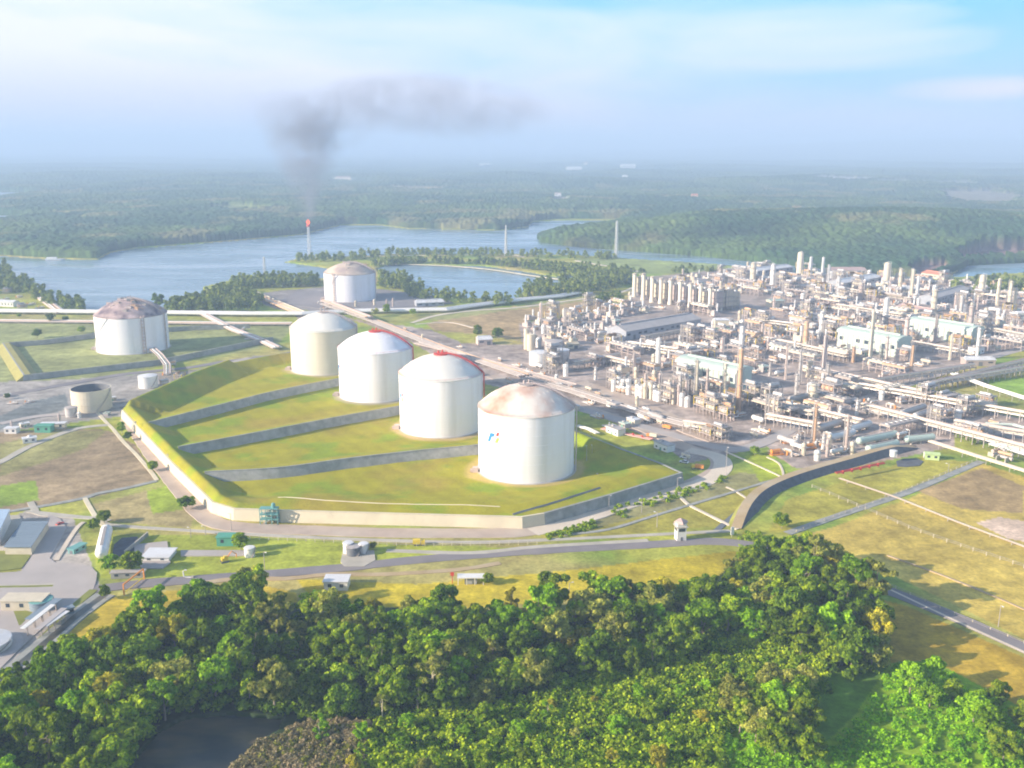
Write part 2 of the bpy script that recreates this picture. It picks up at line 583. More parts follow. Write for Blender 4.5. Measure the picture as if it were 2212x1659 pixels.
def copy_tree(o, parent=None):
    c = o.copy()
    scene.collection.objects.link(c)
    c.parent = parent
    for ch in (KIDS[o.name] if o.name in KIDS else [x for x in scene.objects if x.parent == o]):
        copy_tree(ch, c)
    return c


def cache_kids(root):
    def rec(o):
        KIDS[o.name] = [x for x in scene.objects if x.parent == o]
        for x in KIDS[o.name]:
            rec(x)
    rec(root)


def drop_tree(o):
    for ch in [x for x in scene.objects if x.parent == o]:
        drop_tree(ch)
    bpy.data.objects.remove(o)


# ------------------------------------------------------------------ regions in the photograph's ground plane
WATER = [
    # main channel, north shore first (left to right) then the south shore back
    [(-900, 520), (-300, 548), (0, 552), (100, 558), (210, 560), (240, 545), (300, 535), (500, 520), (650, 507), (705, 494), (740, 486), (820, 486),
     (880, 493), (1080, 497), (1140, 490), (1150, 479), (1200, 476), (1345, 475), (1300, 490), (1260, 494), (1190, 502), (1160, 512), (1168, 522), (1235, 531),
     (1330, 539), (1500, 551), (1700, 571), (1830, 585), (1980, 596), (2060, 590), (2090, 572), (2212, 566), (2700, 560), (2700, 592), (2212, 588),
     (2090, 596), (1990, 602), (1830, 592), (1720, 590), (1560, 570), (1330, 556), (1240, 549), (860, 547), (640, 559), (615, 565), (700, 577), (760, 590),
     (700, 600), (530, 597), (440, 618), (432, 650), (360, 668), (205, 668), (165, 668), (115, 645), (80, 618), (35, 606), (0, 590), (-300, 600), (-900, 620)],
    [(815, 580), (840, 571), (905, 571), (1050, 574), (1140, 586), (1215, 600), (1230, 610), (1150, 622), (1115, 645), (1000, 642), (925, 636), (900, 610), (830, 600)],
    [(-900, 405), (-100, 412), (0, 414), (78, 418), (30, 426), (0, 430), (-900, 440)],
    [(-900, 455), (0, 464), (58, 470), (20, 478), (0, 481), (-900, 490)],
    [(1200, 594), (1290, 592), (1340, 605), (1290, 607), (1225, 604)],
]
SMALLPOND = [(290, 1640), (340, 1580), (400, 1548), (500, 1540), (610, 1550), (600, 1575), (540, 1610), (500, 1680), (470, 1900), (230, 1900)]
PLANT = [(640, 672), (930, 712), (1000, 742), (1130, 745), (1120, 700), (1340, 668), (1360, 640), (1375, 600), (1480, 590), (1620, 575), (1830, 588), (2030, 605), (2700, 640),
         (2700, 740), (2212, 752), (2080, 790), (1960, 830), (2000, 860), (2212, 905), (2700, 960), (2700, 1040), (2212, 985), (2060, 930), (2060, 965), (1960, 985), (1850, 1000), (1720, 1012), (1660, 965),
         (1560, 985), (1490, 1000), (1400, 945), (1250, 880), (1050, 830), (880, 735), (780, 695), (640, 690)]
# shore line limit of the far land (P y as function of x): everything above is forest / far country
FARLAND = [(-900, 330), (3100, 330), (3100, 555), (2212, 568), (2090, 575), (2050, 590), (1980, 600), (1830, 588), (1700, 575), (1500, 553), (1330, 541), (1235, 533), (1166, 523), (1156, 512),
           (1190, 500), (1262, 492), (1345, 473), (1200, 472), (1150, 477), (1140, 488), (1080, 496), (880, 492), (820, 484), (740, 484), (703, 492), (650, 505), (500, 518), (300, 533), (238, 543), (208, 558), (100, 556),
           (0, 550), (-300, 546), (-900, 518)]
PATCH = [  # (polygon, colour) painted as different ground cover, in order
    ([(-900, 900), (0, 935), (150, 925), (235, 930), (290, 960), (340, 1035), (200, 1075), (0, 1110), (-900, 1180)], (0.36, 0.27, 0.16)),
    ([(0, 960), (130, 930), (230, 930), (180, 970), (60, 1010), (0, 1030)], (0.33, 0.31, 0.12)),
    ([(0, 1050), (80, 1038), (85, 1080), (0, 1095)], (0.26, 0.36, 0.05)),
    ([(200, 1090), (350, 1050), (420, 1110), (410, 1140), (225, 1125)], (0.38, 0.31, 0.14)),
    ([(315, 1060), (370, 1045), (395, 1100), (330, 1110)], (0.30, 0.38, 0.04)),
    ([(-200, 690), (230, 690), (420, 690), (640, 700), (600, 745), (300, 800), (0, 870), (-200, 880)], (0.30, 0.32, 0.12)),
    ([(-200, 830), (150, 820), (420, 800), (560, 768), (600, 775), (450, 830), (330, 870), (260, 900), (0, 935), (-200, 950)], (0.36, 0.33, 0.30)),
    ([(0, 900), (60, 870), (140, 850), (150, 880), (60, 910), (0, 930)], (0.20, 0.22, 0.22)),
    ([(520, 640), (600, 628), (700, 620), (760, 620), (900, 640), (960, 660), (880, 672), (700, 672), (600, 668), (560, 655)], (0.30, 0.27, 0.26)),
    ([(920, 700), (1000, 672), (1180, 655), (1330, 640), (1300, 672), (1140, 690), (1120, 735), (1020, 720), (940, 715)], (0.42, 0.30, 0.15)),
    ([(960, 660), (1100, 664), (1330, 628), (1340, 640), (1180, 660), (960, 690), (900, 690)], (0.32, 0.32, 0.12)),
    ([(1240, 560), (1330, 556), (1560, 562), (1720, 582), (1800, 590), (1640, 592), (1480, 590), (1380, 592), (1340, 580)], (0.30, 0.36, 0.12)),
    ([(1590, 560), (1700, 574), (1780, 588), (1700, 592), (1600, 580)], (0.34, 0.29, 0.20)),
    ([(1720, 1160), (1800, 1140), (1960, 1080), (2120, 1000), (2212, 1030), (2700, 1150), (2700, 1500), (2212, 1380), (2050, 1300), (1900, 1230), (1760, 1180)], (0.54, 0.41, 0.09)),
    ([(1980, 1060), (2120, 1010), (2212, 1050), (2212, 1110), (2080, 1100)], (0.40, 0.28, 0.13)),
    ([(2110, 1130), (2160, 1118), (2260, 1135), (2260, 1180), (2180, 1165)], (0.66, 0.50, 0.38)),
    ([(1660, 1150), (1700, 1080), (1820, 1040), (1990, 985), (2110, 1000), (1930, 1070), (1720, 1150)], (0.42, 0.38, 0.06)),
    ([(1880, 1290), (1960, 1310), (2212, 1420), (2700, 1600), (2700, 1800), (2212, 1540), (2080, 1470), (1900, 1440)], (0.50, 0.34, 0.04)),
    ([(150, 1340), (250, 1290), (380, 1275), (500, 1262), (560, 1262), (640, 1280), (640, 1330), (500, 1330), (300, 1370), (150, 1400)], (0.48, 0.36, 0.04)),
    ([(640, 1250), (900, 1262), (1150, 1240), (1400, 1210), (1590, 1190), (1600, 1250), (1400, 1280), (1100, 1310), (700, 1330)], (0.46, 0.37, 0.03)),
    ([(220, 1155), (480, 1155), (860, 1175), (1160, 1185), (1150, 1200), (700, 1225), (480, 1245), (200, 1250)], (0.34, 0.38, 0.05)),
    ([(1100, 1140), (1460, 1075), (1560, 1030), (1700, 1040), (1600, 1130), (1400, 1150), (1180, 1165)], (0.38, 0.34, 0.06)),
    ([(1210, 1125), (1460, 1062), (1600, 1020), (1680, 1030), (1500, 1085), (1240, 1150)], (0.30, 0.28, 0.12)),
    ([(1610, 985), (1660, 975), (1710, 1030), (1640, 1040)], (0.34, 0.40, 0.03)),
    ([(1690, 940), (1800, 925), (1900, 960), (1960, 985), (1830, 1010), (1720, 1012), (1660, 975)], (0.52, 0.36, 0.27)),
    ([(2120, 820), (2212, 815), (2400, 830), (2400, 870), (2180, 850)], (0.24, 0.38, 0.05)),
    ([(2060, 930), (2212, 925), (2400, 960), (2400, 1010), (2130, 965)], (0.28, 0.38, 0.06)),
    ([(-300, 1140), (0, 1130), (60, 1100), (160, 1120), (215, 1260), (200, 1300), (60, 1420), (0, 1490), (-300, 1700)], (0.42, 0.38, 0.34)),
    ([(0, 1195), (58, 1190), (45, 1235), (0, 1240)], (0.30, 0.30, 0.06)),
    ([(50, 1310), (95, 1310), (75, 1350), (50, 1330)], (0.30, 0.30, 0.06)),
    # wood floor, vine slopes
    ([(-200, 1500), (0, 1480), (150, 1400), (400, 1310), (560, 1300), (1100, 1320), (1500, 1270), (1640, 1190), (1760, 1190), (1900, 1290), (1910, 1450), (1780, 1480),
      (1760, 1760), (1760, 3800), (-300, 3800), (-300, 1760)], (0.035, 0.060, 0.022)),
    ([(1760, 1440), (1920, 1430), (1950, 1560), (1850, 1760), (1730, 1760)], (0.12, 0.24, 0.02)),
    ([(1920, 1430), (2010, 1425), (2230, 1540), (2500, 1700), (2500, 3800), (1700, 3800), (1760, 1620), (1850, 1540)], (0.24, 0.38, 0.015)),
    ([(1540, 1560), (1650, 1480), (1720, 1560), (1740, 1760), (1400, 1760)], (0.22, 0.34, 0.015)),
]

# ------------------------------------------------------------------ ground
rows = np.concatenate([np.arange(5200, 1760, -80.0), np.arange(1760, 640, -3.0), np.arange(640, 470, -1.5), np.arange(470, 326, -2.0), [326, 324, 322, 320.5, 319.2, 318.0, 317.0]])
cols_ = np.concatenate([np.arange(-2200, -100, 30.0), np.arange(-100, 2320, 4.0), np.arange(2320, 4400, 30.0)])
PX, PY = np.meshgrid(cols_, rows)
aa = (PX - CX) / FPX; bb = -(PY - CY) / FPX
tt = -CAM_H / (-SP + bb * CP)
GX = aa * tt; GY = (CP + bb * SP) * tt
wob = (fbm(GX / 60, GY / 60, 3) - 0.5) * 10      # ragged edges, in pixels
wob = wob * np.clip((PY - 560) / 300, 0.1, 1)
QX, QY = PX + wob, PY + wob * 0.5
col = np.zeros(PX.shape + (3,))
n1 = fbm(GX / 45, GY / 45, 11)[..., None]; n2 = fbm(GX / 140, GY / 140, 23)[..., None]
n3 = fbm(GX / 9, GY / 9, 31, 3)[..., None]
ga, gb, gc = np.array([0.36, 0.37, 0.06]), np.array([0.24, 0.34, 0.05]), np.array([0.44, 0.34, 0.14])
w1 = np.clip((n1 - 0.42) * 5, 0, 1); w2 = np.clip((n2 - 0.45) * 5, 0, 1)
col[:] = (ga * (1 - w1) + gb * w1) * (1 - w2 * 0.7) + gc * (w2 * 0.7)
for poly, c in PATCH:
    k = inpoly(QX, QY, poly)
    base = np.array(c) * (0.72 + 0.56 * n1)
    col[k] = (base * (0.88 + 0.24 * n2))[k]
pl = inpoly(QX, QY, PLANT)
pc = np.array([0.40, 0.33, 0.29]) * (0.55 + 0.9 * n3) * (0.8 + 0.4 * n1)
col[pl] = pc[pl]
far = inpoly(PX, PY, FARLAND)
fc = np.array([0.07, 0.11, 0.04]) * (0.5 + 1.0 * n1)
col[far | (PY < 335)] = fc[far | (PY < 335)]
shore = np.zeros(PX.shape, bool)
GZ = (fbm(GX / 30, GY / 30, 5) - 0.5) * 0.5
for wp in WATER:
    k = inpoly(PX + wob * 0.3, PY + wob * 0.06, wp)
    GZ[k] = -7.0
k = inpoly(PX, PY, SMALLPOND)
GZ[k] = -4.0
GZ[(PY > 1500)] = np.minimum(GZ[(PY > 1500)], 0.0)
verts = np.stack([GX, GY, GZ], -1).reshape(-1, 3)
ground_mat = attr_mat('ground_cover', 0.9, ((0.03, 0.75, 1.25), (0.12, 0.8, 1.2), (0.5, 0.8, 1.2)))
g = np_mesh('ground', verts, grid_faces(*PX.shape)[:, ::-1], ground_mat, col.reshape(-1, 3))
tag(g, kind='structure')

# water
wm, wtree, wb = new_mat('lake_water')
wb.inputs['Base Color'].default_value = (0.20, 0.29, 0.36, 1)
wb.inputs['Roughness'].default_value = 0.22
wb.inputs['Specular IOR Level'].default_value = 0.6
tcw = wtree.nodes.new('ShaderNodeNewGeometry')
mpw = wtree.nodes.new('ShaderNodeMapping')
mpw.inputs['Scale'].default_value = (0.0035, 0.008, 1)
mpw.inputs['Rotation'].default_value = (0, 0, 0.25)
wtree.links.new(tcw.outputs['Position'], mpw.inputs[0])
nw = wtree.nodes.new('ShaderNodeTexNoise')
nw.inputs['Scale'].default_value = 1.0; nw.inputs['Detail'].default_value = 5; nw.inputs['Distortion'].default_value = 1.2
wtree.links.new(mpw.outputs[0], nw.inputs['Vector'])
rw = wtree.nodes.new('ShaderNodeMapRange')
rw.inputs['From Min'].default_value = 0.40; rw.inputs['From Max'].default_value = 0.62
rw.inputs['To Min'].default_value = 0.34; rw.inputs['To Max'].default_value = 0.10
wtree.links.new(nw.outputs['Fac'], rw.inputs['Value'])
wtree.links.new(rw.outputs[0], wb.inputs['Roughness'])
nw2 = wtree.nodes.new('ShaderNodeTexNoise')
nw2.inputs['Scale'].default_value = 0.12; nw2.inputs['Detail'].default_value = 4
wtree.links.new(tcw.outputs['Position'], nw2.inputs['Vector'])
bw = wtree.nodes.new('ShaderNodeBump')
bw.inputs['Strength'].default_value = 0.25; bw.inputs['Distance'].default_value = 1.0
wtree.links.new(nw2.outputs['Fac'], bw.inputs['Height'])
wtree.links.new(bw.outputs[0], wb.inputs['Normal'])
o = MB().add([(-60000, 1000, -1.5), (60000, 1000, -1.5), (60000, 90000, -1.5), (-60000, 90000, -1.5)], [(0, 1, 2, 3)]).build('lake_water', wm)
tag(o, kind='structure')
pm, ptree, pb = new_mat('pond_water')
pb.inputs['Base Color'].default_value = (0.10, 0.085, 0.055, 1)
pb.inputs['Roughness'].default_value = 0.30
_g = ptree.nodes.new('ShaderNodeNewGeometry'); _n = ptree.nodes.new('ShaderNodeTexNoise'); _n.inputs['Scale'].default_value = 0.035; _n.inputs['Detail'].default_value = 4
_m = ptree.nodes.new('ShaderNodeMapping'); _m.inputs['Scale'].default_value = (1, 2.5, 1); ptree.links.new(_g.outputs['Position'], _m.inputs[0]); ptree.links.new(_m.outputs[0], _n.inputs['Vector'])
_r = ptree.nodes.new('ShaderNodeValToRGB'); _r.color_ramp.elements[0].position = .38; _r.color_ramp.elements[1].position = .62
_r.color_ramp.elements[0].color = (0.035, 0.05, 0.055, 1); _r.color_ramp.elements[1].color = (0.13, 0.11, 0.07, 1)
ptree.links.new(_n.outputs['Fac'], _r.inputs[0]); ptree.links.new(_r.outputs[0], pb.inputs['Base Color'])
pw = [WZ('l', x, y) for x, y in ((600, 1100), (1000, 900), (2000, 850), (2300, 1100), (1700, 2100), (400, 2200))]
o = MB().add([(p.x, p.y, -1.2) for p in pw], [tuple(range(6))]).build('pond_water', pm)
tag(o, kind='structure')

# ------------------------------------------------------------------ far wood: canopy height field
rr = np.arange(606, 331, -0.75)
cc = np.concatenate([np.arange(-500, -60, 10.0), np.arange(-60, 2272, 2.2), np.arange(2272, 2700, 10.0)])
FX, FY = np.meshgrid(cc, rr)
a2 = (FX - CX) / FPX; b2 = -(FY - CY) / FPX
t2 = -CAM_H / (-SP + b2 * CP)
X2 = a2 * t2; Y2 = (CP + b2 * SP) * t2
m2 = inpoly(FX, FY, FARLAND)
for wp in WATER:
    m2 &= ~inpoly(FX, FY, wp)
for wp in WATER[2:4]:
    m2 &= ~(inpoly(FX, FY - 2, wp) | inpoly(FX, FY + 2, wp))
dist = np.hypot(X2, Y2)
cell = np.clip(dist / 210, 9, 60)
can = domes(X2, Y2, 13.0, 1) * 9 + domes(X2, Y2, 29.0, 4) * 7 * np.clip(dist / 4000, 0.4, 2)
can = can + fbm(X2 / 80, Y2 / 80, 2) * 10
hill = 26 * np.clip(fbm(X2 / 900, Y2 / 900, 6) - 0.45, 0, 1) * np.clip((dist - 2500) / 2500, 0, 1) * 3
# wooded hill on the right-hand shore
rx, ry = W(2030, 520)[:2]
hill = hill + 42 * np.exp(-(((X2 - rx) / 520) ** 2 + ((Y2 - ry - 120) / 420) ** 2)) + 20 * np.exp(-(((X2 - W(1500, 505).x) / 380) ** 2 + ((Y2 - W(1500, 505).y) / 260) ** 2))
bigh = 330 * np.exp(-(((X2 - 9500) / 5200) ** 2 + ((Y2 - 22000) / 5000) ** 2)) + 120 * np.exp(-(((X2 + 2000) / 9000) ** 2 + ((Y2 - 30000) / 5000) ** 2))
edge = fbm(X2 / 120, Y2 / 120, 8)
shd = np.full(X2.shape, 1e9)
for wp in WATER:
    shd = np.minimum(shd, segdist(X2, Y2, [tuple(W(min(max(a, -3000), 5000), b)[:2]) for a, b in wp]))
hill = hill * np.clip((shd - 20) / 260, 0, 1)
can = can * np.clip(0.35 + shd / 60, 0, 1)
Z2 = np.where(m2, 4 + can + hill + bigh, -9.0)
dark = fbm(X2 / 260, Y2 / 260, 12)
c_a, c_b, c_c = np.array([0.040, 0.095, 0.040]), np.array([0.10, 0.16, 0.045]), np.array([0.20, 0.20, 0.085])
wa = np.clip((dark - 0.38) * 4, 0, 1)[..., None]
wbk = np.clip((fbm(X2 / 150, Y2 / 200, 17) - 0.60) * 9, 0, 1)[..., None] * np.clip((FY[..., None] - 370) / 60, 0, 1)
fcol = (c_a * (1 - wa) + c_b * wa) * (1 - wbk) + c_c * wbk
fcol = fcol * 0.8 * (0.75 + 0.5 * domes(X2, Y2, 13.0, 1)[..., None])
# pale settlement clearings far off
for (x, y, w, h, c) in ((1735, 465, 40, 4, (0.5, 0.32, 0.2)), (900, 413, 60, 3, (0.45, 0.36, 0.2)), (740, 395, 25, 2, (0.5, 0.45, 0.35)), (520, 460, 60, 5, (0.22, 0.26, 0.09)), (2120, 430, 90, 14, (0.24, 0.22, 0.16)),
                        (1840, 400, 80, 3, (0.4, 0.38, 0.34)), (1450, 434, 30, 3, (0.4, 0.25, 0.2)), (1210, 441, 20, 4, (0.42, 0.40, 0.40)), (2000, 405, 110, 3, (0.28, 0.3, 0.25))):
    k = ((FX - x) / w) ** 2 + ((FY - y) / h) ** 2 + (edge - 0.5) * 2 < 1
    fcol[k] = c
    Z2[k & m2] -= (can[k & m2] - 2)
# bare red-brown ground on the far right shore
for poly in ([(1960, 590), (1990, 577), (2040, 575), (2050, 585), (1990, 598)], [(2060, 560), (2120, 545), (2700, 530), (2700, 556), (2212, 560), (2080, 568)]):
    k = inpoly(FX, FY, poly) & m2
    fcol[k] = (0.24, 0.16, 0.15); Z2[k] = 2.5
v2 = np.stack([X2, Y2, Z2], -1).reshape(-1, 3)
mk = m2
keep = mk[:-1, :-1] | mk[1:, :-1] | mk[:-1, 1:] | mk[1:, 1:]
ff = grid_faces(*FX.shape, keep=keep)[:, ::-1]
used, inv = np.unique(ff, return_inverse=True)
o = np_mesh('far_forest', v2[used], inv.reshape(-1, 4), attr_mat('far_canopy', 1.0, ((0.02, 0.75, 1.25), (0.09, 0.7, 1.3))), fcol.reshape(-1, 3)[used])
tag(o, 'hazy blue green forest country stretching from the far shore to the horizon', 'forest', kind='stuff')

# haze: the air itself
hm = bpy.data.materials.new("haze_air")
hm.use_nodes = True
ht = hm.node_tree
ht.nodes.clear()
hv = ht.nodes.new('ShaderNodeVolumePrincipled')
hv.inputs['Color'].default_value = (0.52, 0.69, 0.96, 1)
hv.inputs['Density'].default_value = 0.000185
hv.inputs['Anisotropy'].default_value = 0.0
ho = ht.nodes.new('ShaderNodeOutputMaterial')
ht.links.new(hv.outputs[0], ho.inputs['Volume'])
o = MB().box(-45000, 45000, -2500, 80000, -11, 430).build('haze', hm)
tag(o, 'pale blue haze filling the air over the whole land', 'haze', kind='stuff')
#@@END_TERRAIN

# ------------------------------------------------------------------ roads and paths
def smooth_line(pts, step=6.0):
    pts = [Vector((p[0], p[1], 0)) for p in pts]
    if len(pts) < 3:
        return pts
    q = [pts[0] * 2 - pts[1]] + pts + [pts[-1] * 2 - pts[-2]]
    out = []
    for i in range(1, len(q) - 2):
        p0, p1, p2, p3 = q[i - 1], q[i], q[i + 1], q[i + 2]
        n = max(2, int((p2 - p1).length / step))
        for k in range(n):
            t = k / n
            out.append(0.5 * ((2 * p1) + (p2 - p0) * t + (2 * p0 - 5 * p1 + 4 * p2 - p3) * t * t + (3 * p1 - p0 - 3 * p2 + p3) * t ** 3))
    out.append(pts[-1])
    return out


ZR = [0.30]


def ribbon(name, pts, w, m, z=None, smooth=True, edge=0.12, kind='structure'):
    if z is None:
        ZR[0] += 0.004; z = ZR[0]
    line = smooth_line(pts) if smooth else [Vector((p[0], p[1], 0)) for p in pts]
    vs = []
    for i, p in enumerate(line):
        d = line[min(i + 1, len(line) - 1)] - line[max(i - 1, 0)]
        d.normalize()
        n = Vector((-d.y, d.x, 0))
        ww = w / 2 * (1 + edge * (rnd.random() - 0.5))
        for s, zz in ((-1.04, -0.6), (-1, 0), (1, 0), (1.04, -0.6)):
            q = p + n * ww * s
            vs.append((q.x, q.y, z + zz))
    fs = []
    for i in range(len(line) - 1):
        for k in range(3):
            fs.append((i * 4 + k + 1, i * 4 + k, i * 4 + 4 + k, i * 4 + 5 + k))
    o = MB().add(vs, fs).build(name, m)
    if kind:
        tag(o, kind=kind)
    return o


def wp(*pts):
    return [W(x, y) for x, y in pts]


def zp(r, *pts):
    return [WZ(r, x, y) for x, y in pts]


ribbon('dusty_perimeter_road', wp((278, 905), (335, 985), (390, 1055), (440, 1112), (500, 1137), (700, 1147), (900, 1152), (1130, 1149), (1210, 1128), (1330, 1092), (1461, 1056), (1530, 1030), (1556, 1006), (1545, 985), (1486, 968), (1400, 930), (1300, 893), (1180, 850), (1060, 812)), 13, M['dusty'])
ribbon('sand_road', wp((1150, 1150), (1240, 1128), (1330, 1098), (1461, 1060), (1534, 1036), (1562, 1008), (1548, 986), (1486, 972)), 12, M['sand'])
ribbon('front_road', wp((190, 1275), (300, 1262), (415, 1253), (566, 1241), (728, 1228), (889, 1211), (1020, 1200), (1160, 1190), (1402, 1177), (1563, 1171), (1720, 1200), (1892, 1266), (2062, 1333), (2212, 1400), (2500, 1530)), 9, M['asphalt'])
ribbon('front_path', wp((60, 1105), (212, 1122), (235, 1134), (464, 1150), (640, 1160), (835, 1168), (1020, 1172), (1200, 1166), (1402, 1156), (1577, 1147)), 3.5, M['concrete'])
ribbon('red_soil_verge', zp('j', (-300, 790), (100, 735), (500, 735), (850, 700), (1300, 700), (1900, 660), (2212, 610)), 4, M['dirt'])
ribbon('inner_service_road', wp((835, 1190), (1020, 1195), (1160, 1182), (1400, 1168)), 4, M['concrete'])
ribbon('concrete_lane', wp((1700, 1153), (1780, 1125), (1860, 1098), (1938, 1072), (2030, 1035), (2120, 997)), 5.5, M['greyconc'])
ribbon('drain_channel', zp('h', (-60, 1230), (110, 1205), (450, 1150), (750, 1090), (860, 1052), (1130, 1000), (1385, 940)), 4, M['greyconc'])
ribbon('drain_kerb', zp('h', (1390, 935), (1330, 850), (1200, 700), (1100, 600), (1000, 480), (950, 430), (850, 320)), 2.6, M['wallconc'])
ribbon('drain_path', zp('h', (750, 1090), (800, 1180), (860, 1275), (930, 1345)), 2.6, M['wallconc'])
ribbon('lot_road', zp('i', (270, 20), (310, 90), (380, 130), (860, 165), (960, 190)), 4, M['concrete'])
ribbon('left_dirt_road', zp('h', (-200, 840), (0, 775), (250, 640), (600, 500), (780, 460), (950, 445)), 6, M['concrete'])
ribbon('tank_service_road', zp('a', (-200, 1180), (100, 1160), (480, 1090), (1000, 1000), (1500, 950), (1800, 900), (2212, 850), (2600, 780)), 10, M['asphalt'])
ribbon('tank_access_road', zp('a', (0, 1400), (300, 1340), (700, 1300), (1100, 1220), (1400, 1100), (1700, 960), (2000, 870)), 8, M['paving'])
ribbon('lake_road', zp('d', (640, 300), (740, 320), (900, 345), (1060, 375), (1180, 395)), 9, M['sand'])
ribbon('dam_road', zp('b', (1030, 515), (1500, 525), (1900, 555), (2212, 600), (2500, 640)), 7, M['wallconc'])
ribbon('spit_road', zp('b', (350, 480), (500, 465), (900, 452), (1500, 445), (2050, 440), (2212, 460)), 8, M['sand'])
ribbon('shore_road', zp('b', (1300, 990), (1500, 930), (1800, 890), (2200, 860), (2900, 760), (3100, 700)), 6, M['sand'])
ribbon('field_path', zp('b', (1330, 1000), (1600, 985), (1800, 1030)), 3, M['sand'])
ribbon('plant_street', wp((1240, 880), (1400, 925), (1560, 968), (1640, 960), (1760, 905), (1960, 830), (2212, 752), (2500, 680)), 11, M['paving'])
ribbon('plant_cross_street', wp((1240, 828), (1330, 860), (1440, 905), (1560, 950)), 26, M['dusty'])
ribbon('crossing_path', zp('f', (890, 1260), (960, 1330), (1020, 1380), (1200, 1470), (1340, 1540), (1440, 1590)), 2.2, M['sand'])
ribbon('slope_path', zp('f', (1340, 1215), (1420, 1250), (1540, 1330)), 1.6, M['sand'])
ribbon('ditch', zp('f', (1250, 1600), (1340, 1520), (1480, 1400), (1620, 1260), (1800, 1180), (2020, 1100)), 3.5, M['darksteel'], z=0.18)
ribbon('drain_channel', zp('f', (-100, 1640), (300, 1590), (700, 1470), (1030, 1370), (1400, 1260), (1700, 1170), (1880, 1120)), 2.6, M['greyconc'])
ribbon('kerb_path', zp('f', (1840, 1140), (1840, 1080), (1800, 1000), (1700, 950)), 1.4, M['sand'])
ribbon('kerb_path', zp('f', (1330, 900), (1560, 1000), (1840, 1130)), 1.4, M['sand'])

ribbon('worn_track', zp('n', (1500, 160), (1750, 250), (2000, 350), (2300, 480)), 1.3, M['dirt'])
ribbon('worn_track', zp('n', (1080, 90), (1300, 170), (1500, 260)), 1.3, M['dirt'])
ribbon('verge_strip', zp('n', (1430, 300), (1850, 500), (2212, 665), (2500, 800)), 1.2, M['sand'])
# paved yards (bottom-left depot)
def slab(name, pts, m, z=None):
    if z is None:
        ZR[0] += 0.004; z = ZR[0]
    o = MB().prism([(p.x, p.y) for p in pts][::-1], z - 0.6, z).build(name, m)
    return tag(o, kind='structure')


slab('yard_pavement', zp('i', (-500, 640), (0, 650), (190, 640), (300, 480), (420, 170), (430, 130), (530, 170), (590, 250), (545, 340), (440, 520), (490, 560), (700, 570), (810, 600), (860, 650), (850, 720),
                            (830, 790), (640, 930), (480, 1040), (170, 1330), (-100, 1600), (-500, 1800)), M['paving'])
slab('lot_pavement', zp('i', (-60, 140), (170, 140), (200, 190), (30, 400), (280, 430), (250, 470), (-60, 440)), M['concrete'])
slab('grass_plot', zp('i', (-60, 455), (230, 455), (270, 500), (190, 610), (-60, 640)), mat('clipped_lawn', (0.22, 0.24, 0.05), 0.95, 0.2, 0.1))
slab('grass_plot', zp('i', (120, 990), (230, 985), (290, 1000), (190, 1110), (170, 1120)), bpy.data.materials['clipped_lawn'])
ribbon('yard_kerb', zp('i', (-60, 745), (20, 765), (480, 750)), 1.6, M['concrete'])
ribbon('green_strip', zp('i', (-40, 775), (300, 770), (470, 765)), 2.0, bpy.data.materials['clipped_lawn'])
ribbon('verge', zp('i', (830, 800), (640, 960), (480, 1130), (200, 1400), (-50, 1610)), 4, bpy.data.materials['clipped_lawn'])
ribbon('canal_bank', zp('i', (930, 840), (700, 1010), (480, 1200), (200, 1440), (-80, 1700)), 10, M['greyconc'])
ribbon('canal_water', zp('i', (930, 845), (700, 1015), (480, 1205), (200, 1445), (-80, 1705)), 4, pm)
ribbon('diagonal_walk', zp('i', (740, 200), (690, 240), (600, 370), (500, 540)), 2.4, M['sand'])
slab('tank_farm_floor', wp((600, 655), (640, 630), (820, 625), (950, 640), (980, 655), (880, 668), (700, 668)), mat('dark_gravel', (0.24, 0.22, 0.23), 0.95, 0.15, 0.05))

# ------------------------------------------------------------------ the grassed bund round the four tanks
CREST = [(263, 886), (300, 925), (371, 1000), (459, 1086), (505, 1100), (652, 1105), (943, 1113), (1128, 1118), (1176, 1110), (1321, 1069), (1474, 1022), (1425, 1000), (1332, 966)]
BW = [W(x, y, 6.5) for x, y in CREST]
BW = [Vector((p.x, p.y, 0)) for p in BW]
TK = [Vector((-179 + 62.8 * i, 909 - 99.3 * i, 3)) for i in range(4)]
TR = 31.4
back = [TK[0] + U * 66 - V * 50]
BW += [Vector((b.x, b.y, 0)) for b in back] + [Vector((p.x, p.y, 0)) for p in (W(594, 768, 8), W(483, 790, 8), W(403, 819, 8), W(300, 865, 8))]
bp = [(p.x, p.y) for p in BW]
xs = np.arange(min(p[0] for p in bp) - 4, max(p[0] for p in bp) + 4, 1.25)
ys = np.arange(min(p[1] for p in bp) - 4, max(p[1] for p in bp) + 4, 1.25)
BX, BY = np.meshgrid(xs, ys)
ins = inpoly(BX, BY, bp)
dd = segdist(BX, BY, bp)
crest_h = 14.0
prof = np.interp(dd, [0, 4.5, 6, 23, 60], [6.4, 10.6, 10.6, 2.2, 2.4])
fb_ = segdist(BX, BY, [(p.x, p.y) for p in BW[4:12]], False)
wf = np.clip((np.minimum(segdist(BX, BY, [(p.x, p.y) for p in BW[0:5]], False), segdist(BX, BY, [(p.x, p.y) for p in BW[13:] + BW[:1]], False)) - fb_ + 18) / 30, 0, 1)
prof = prof * (1 - wf) + np.interp(dd, [0, 16, 40, 60], [6.4, 8.0, 4.2, 3.0]) * wf
nw_ = segdist(BX, BY, [(p.x, p.y) for p in BW[15:] + BW[:1]], False)
prof = np.where(nw_ <= dd + 0.01, np.interp(nw_, [0, 6, 8, 34, 60], [6.4, 14.5, 14.5, 2.4, 2.4]), prof)
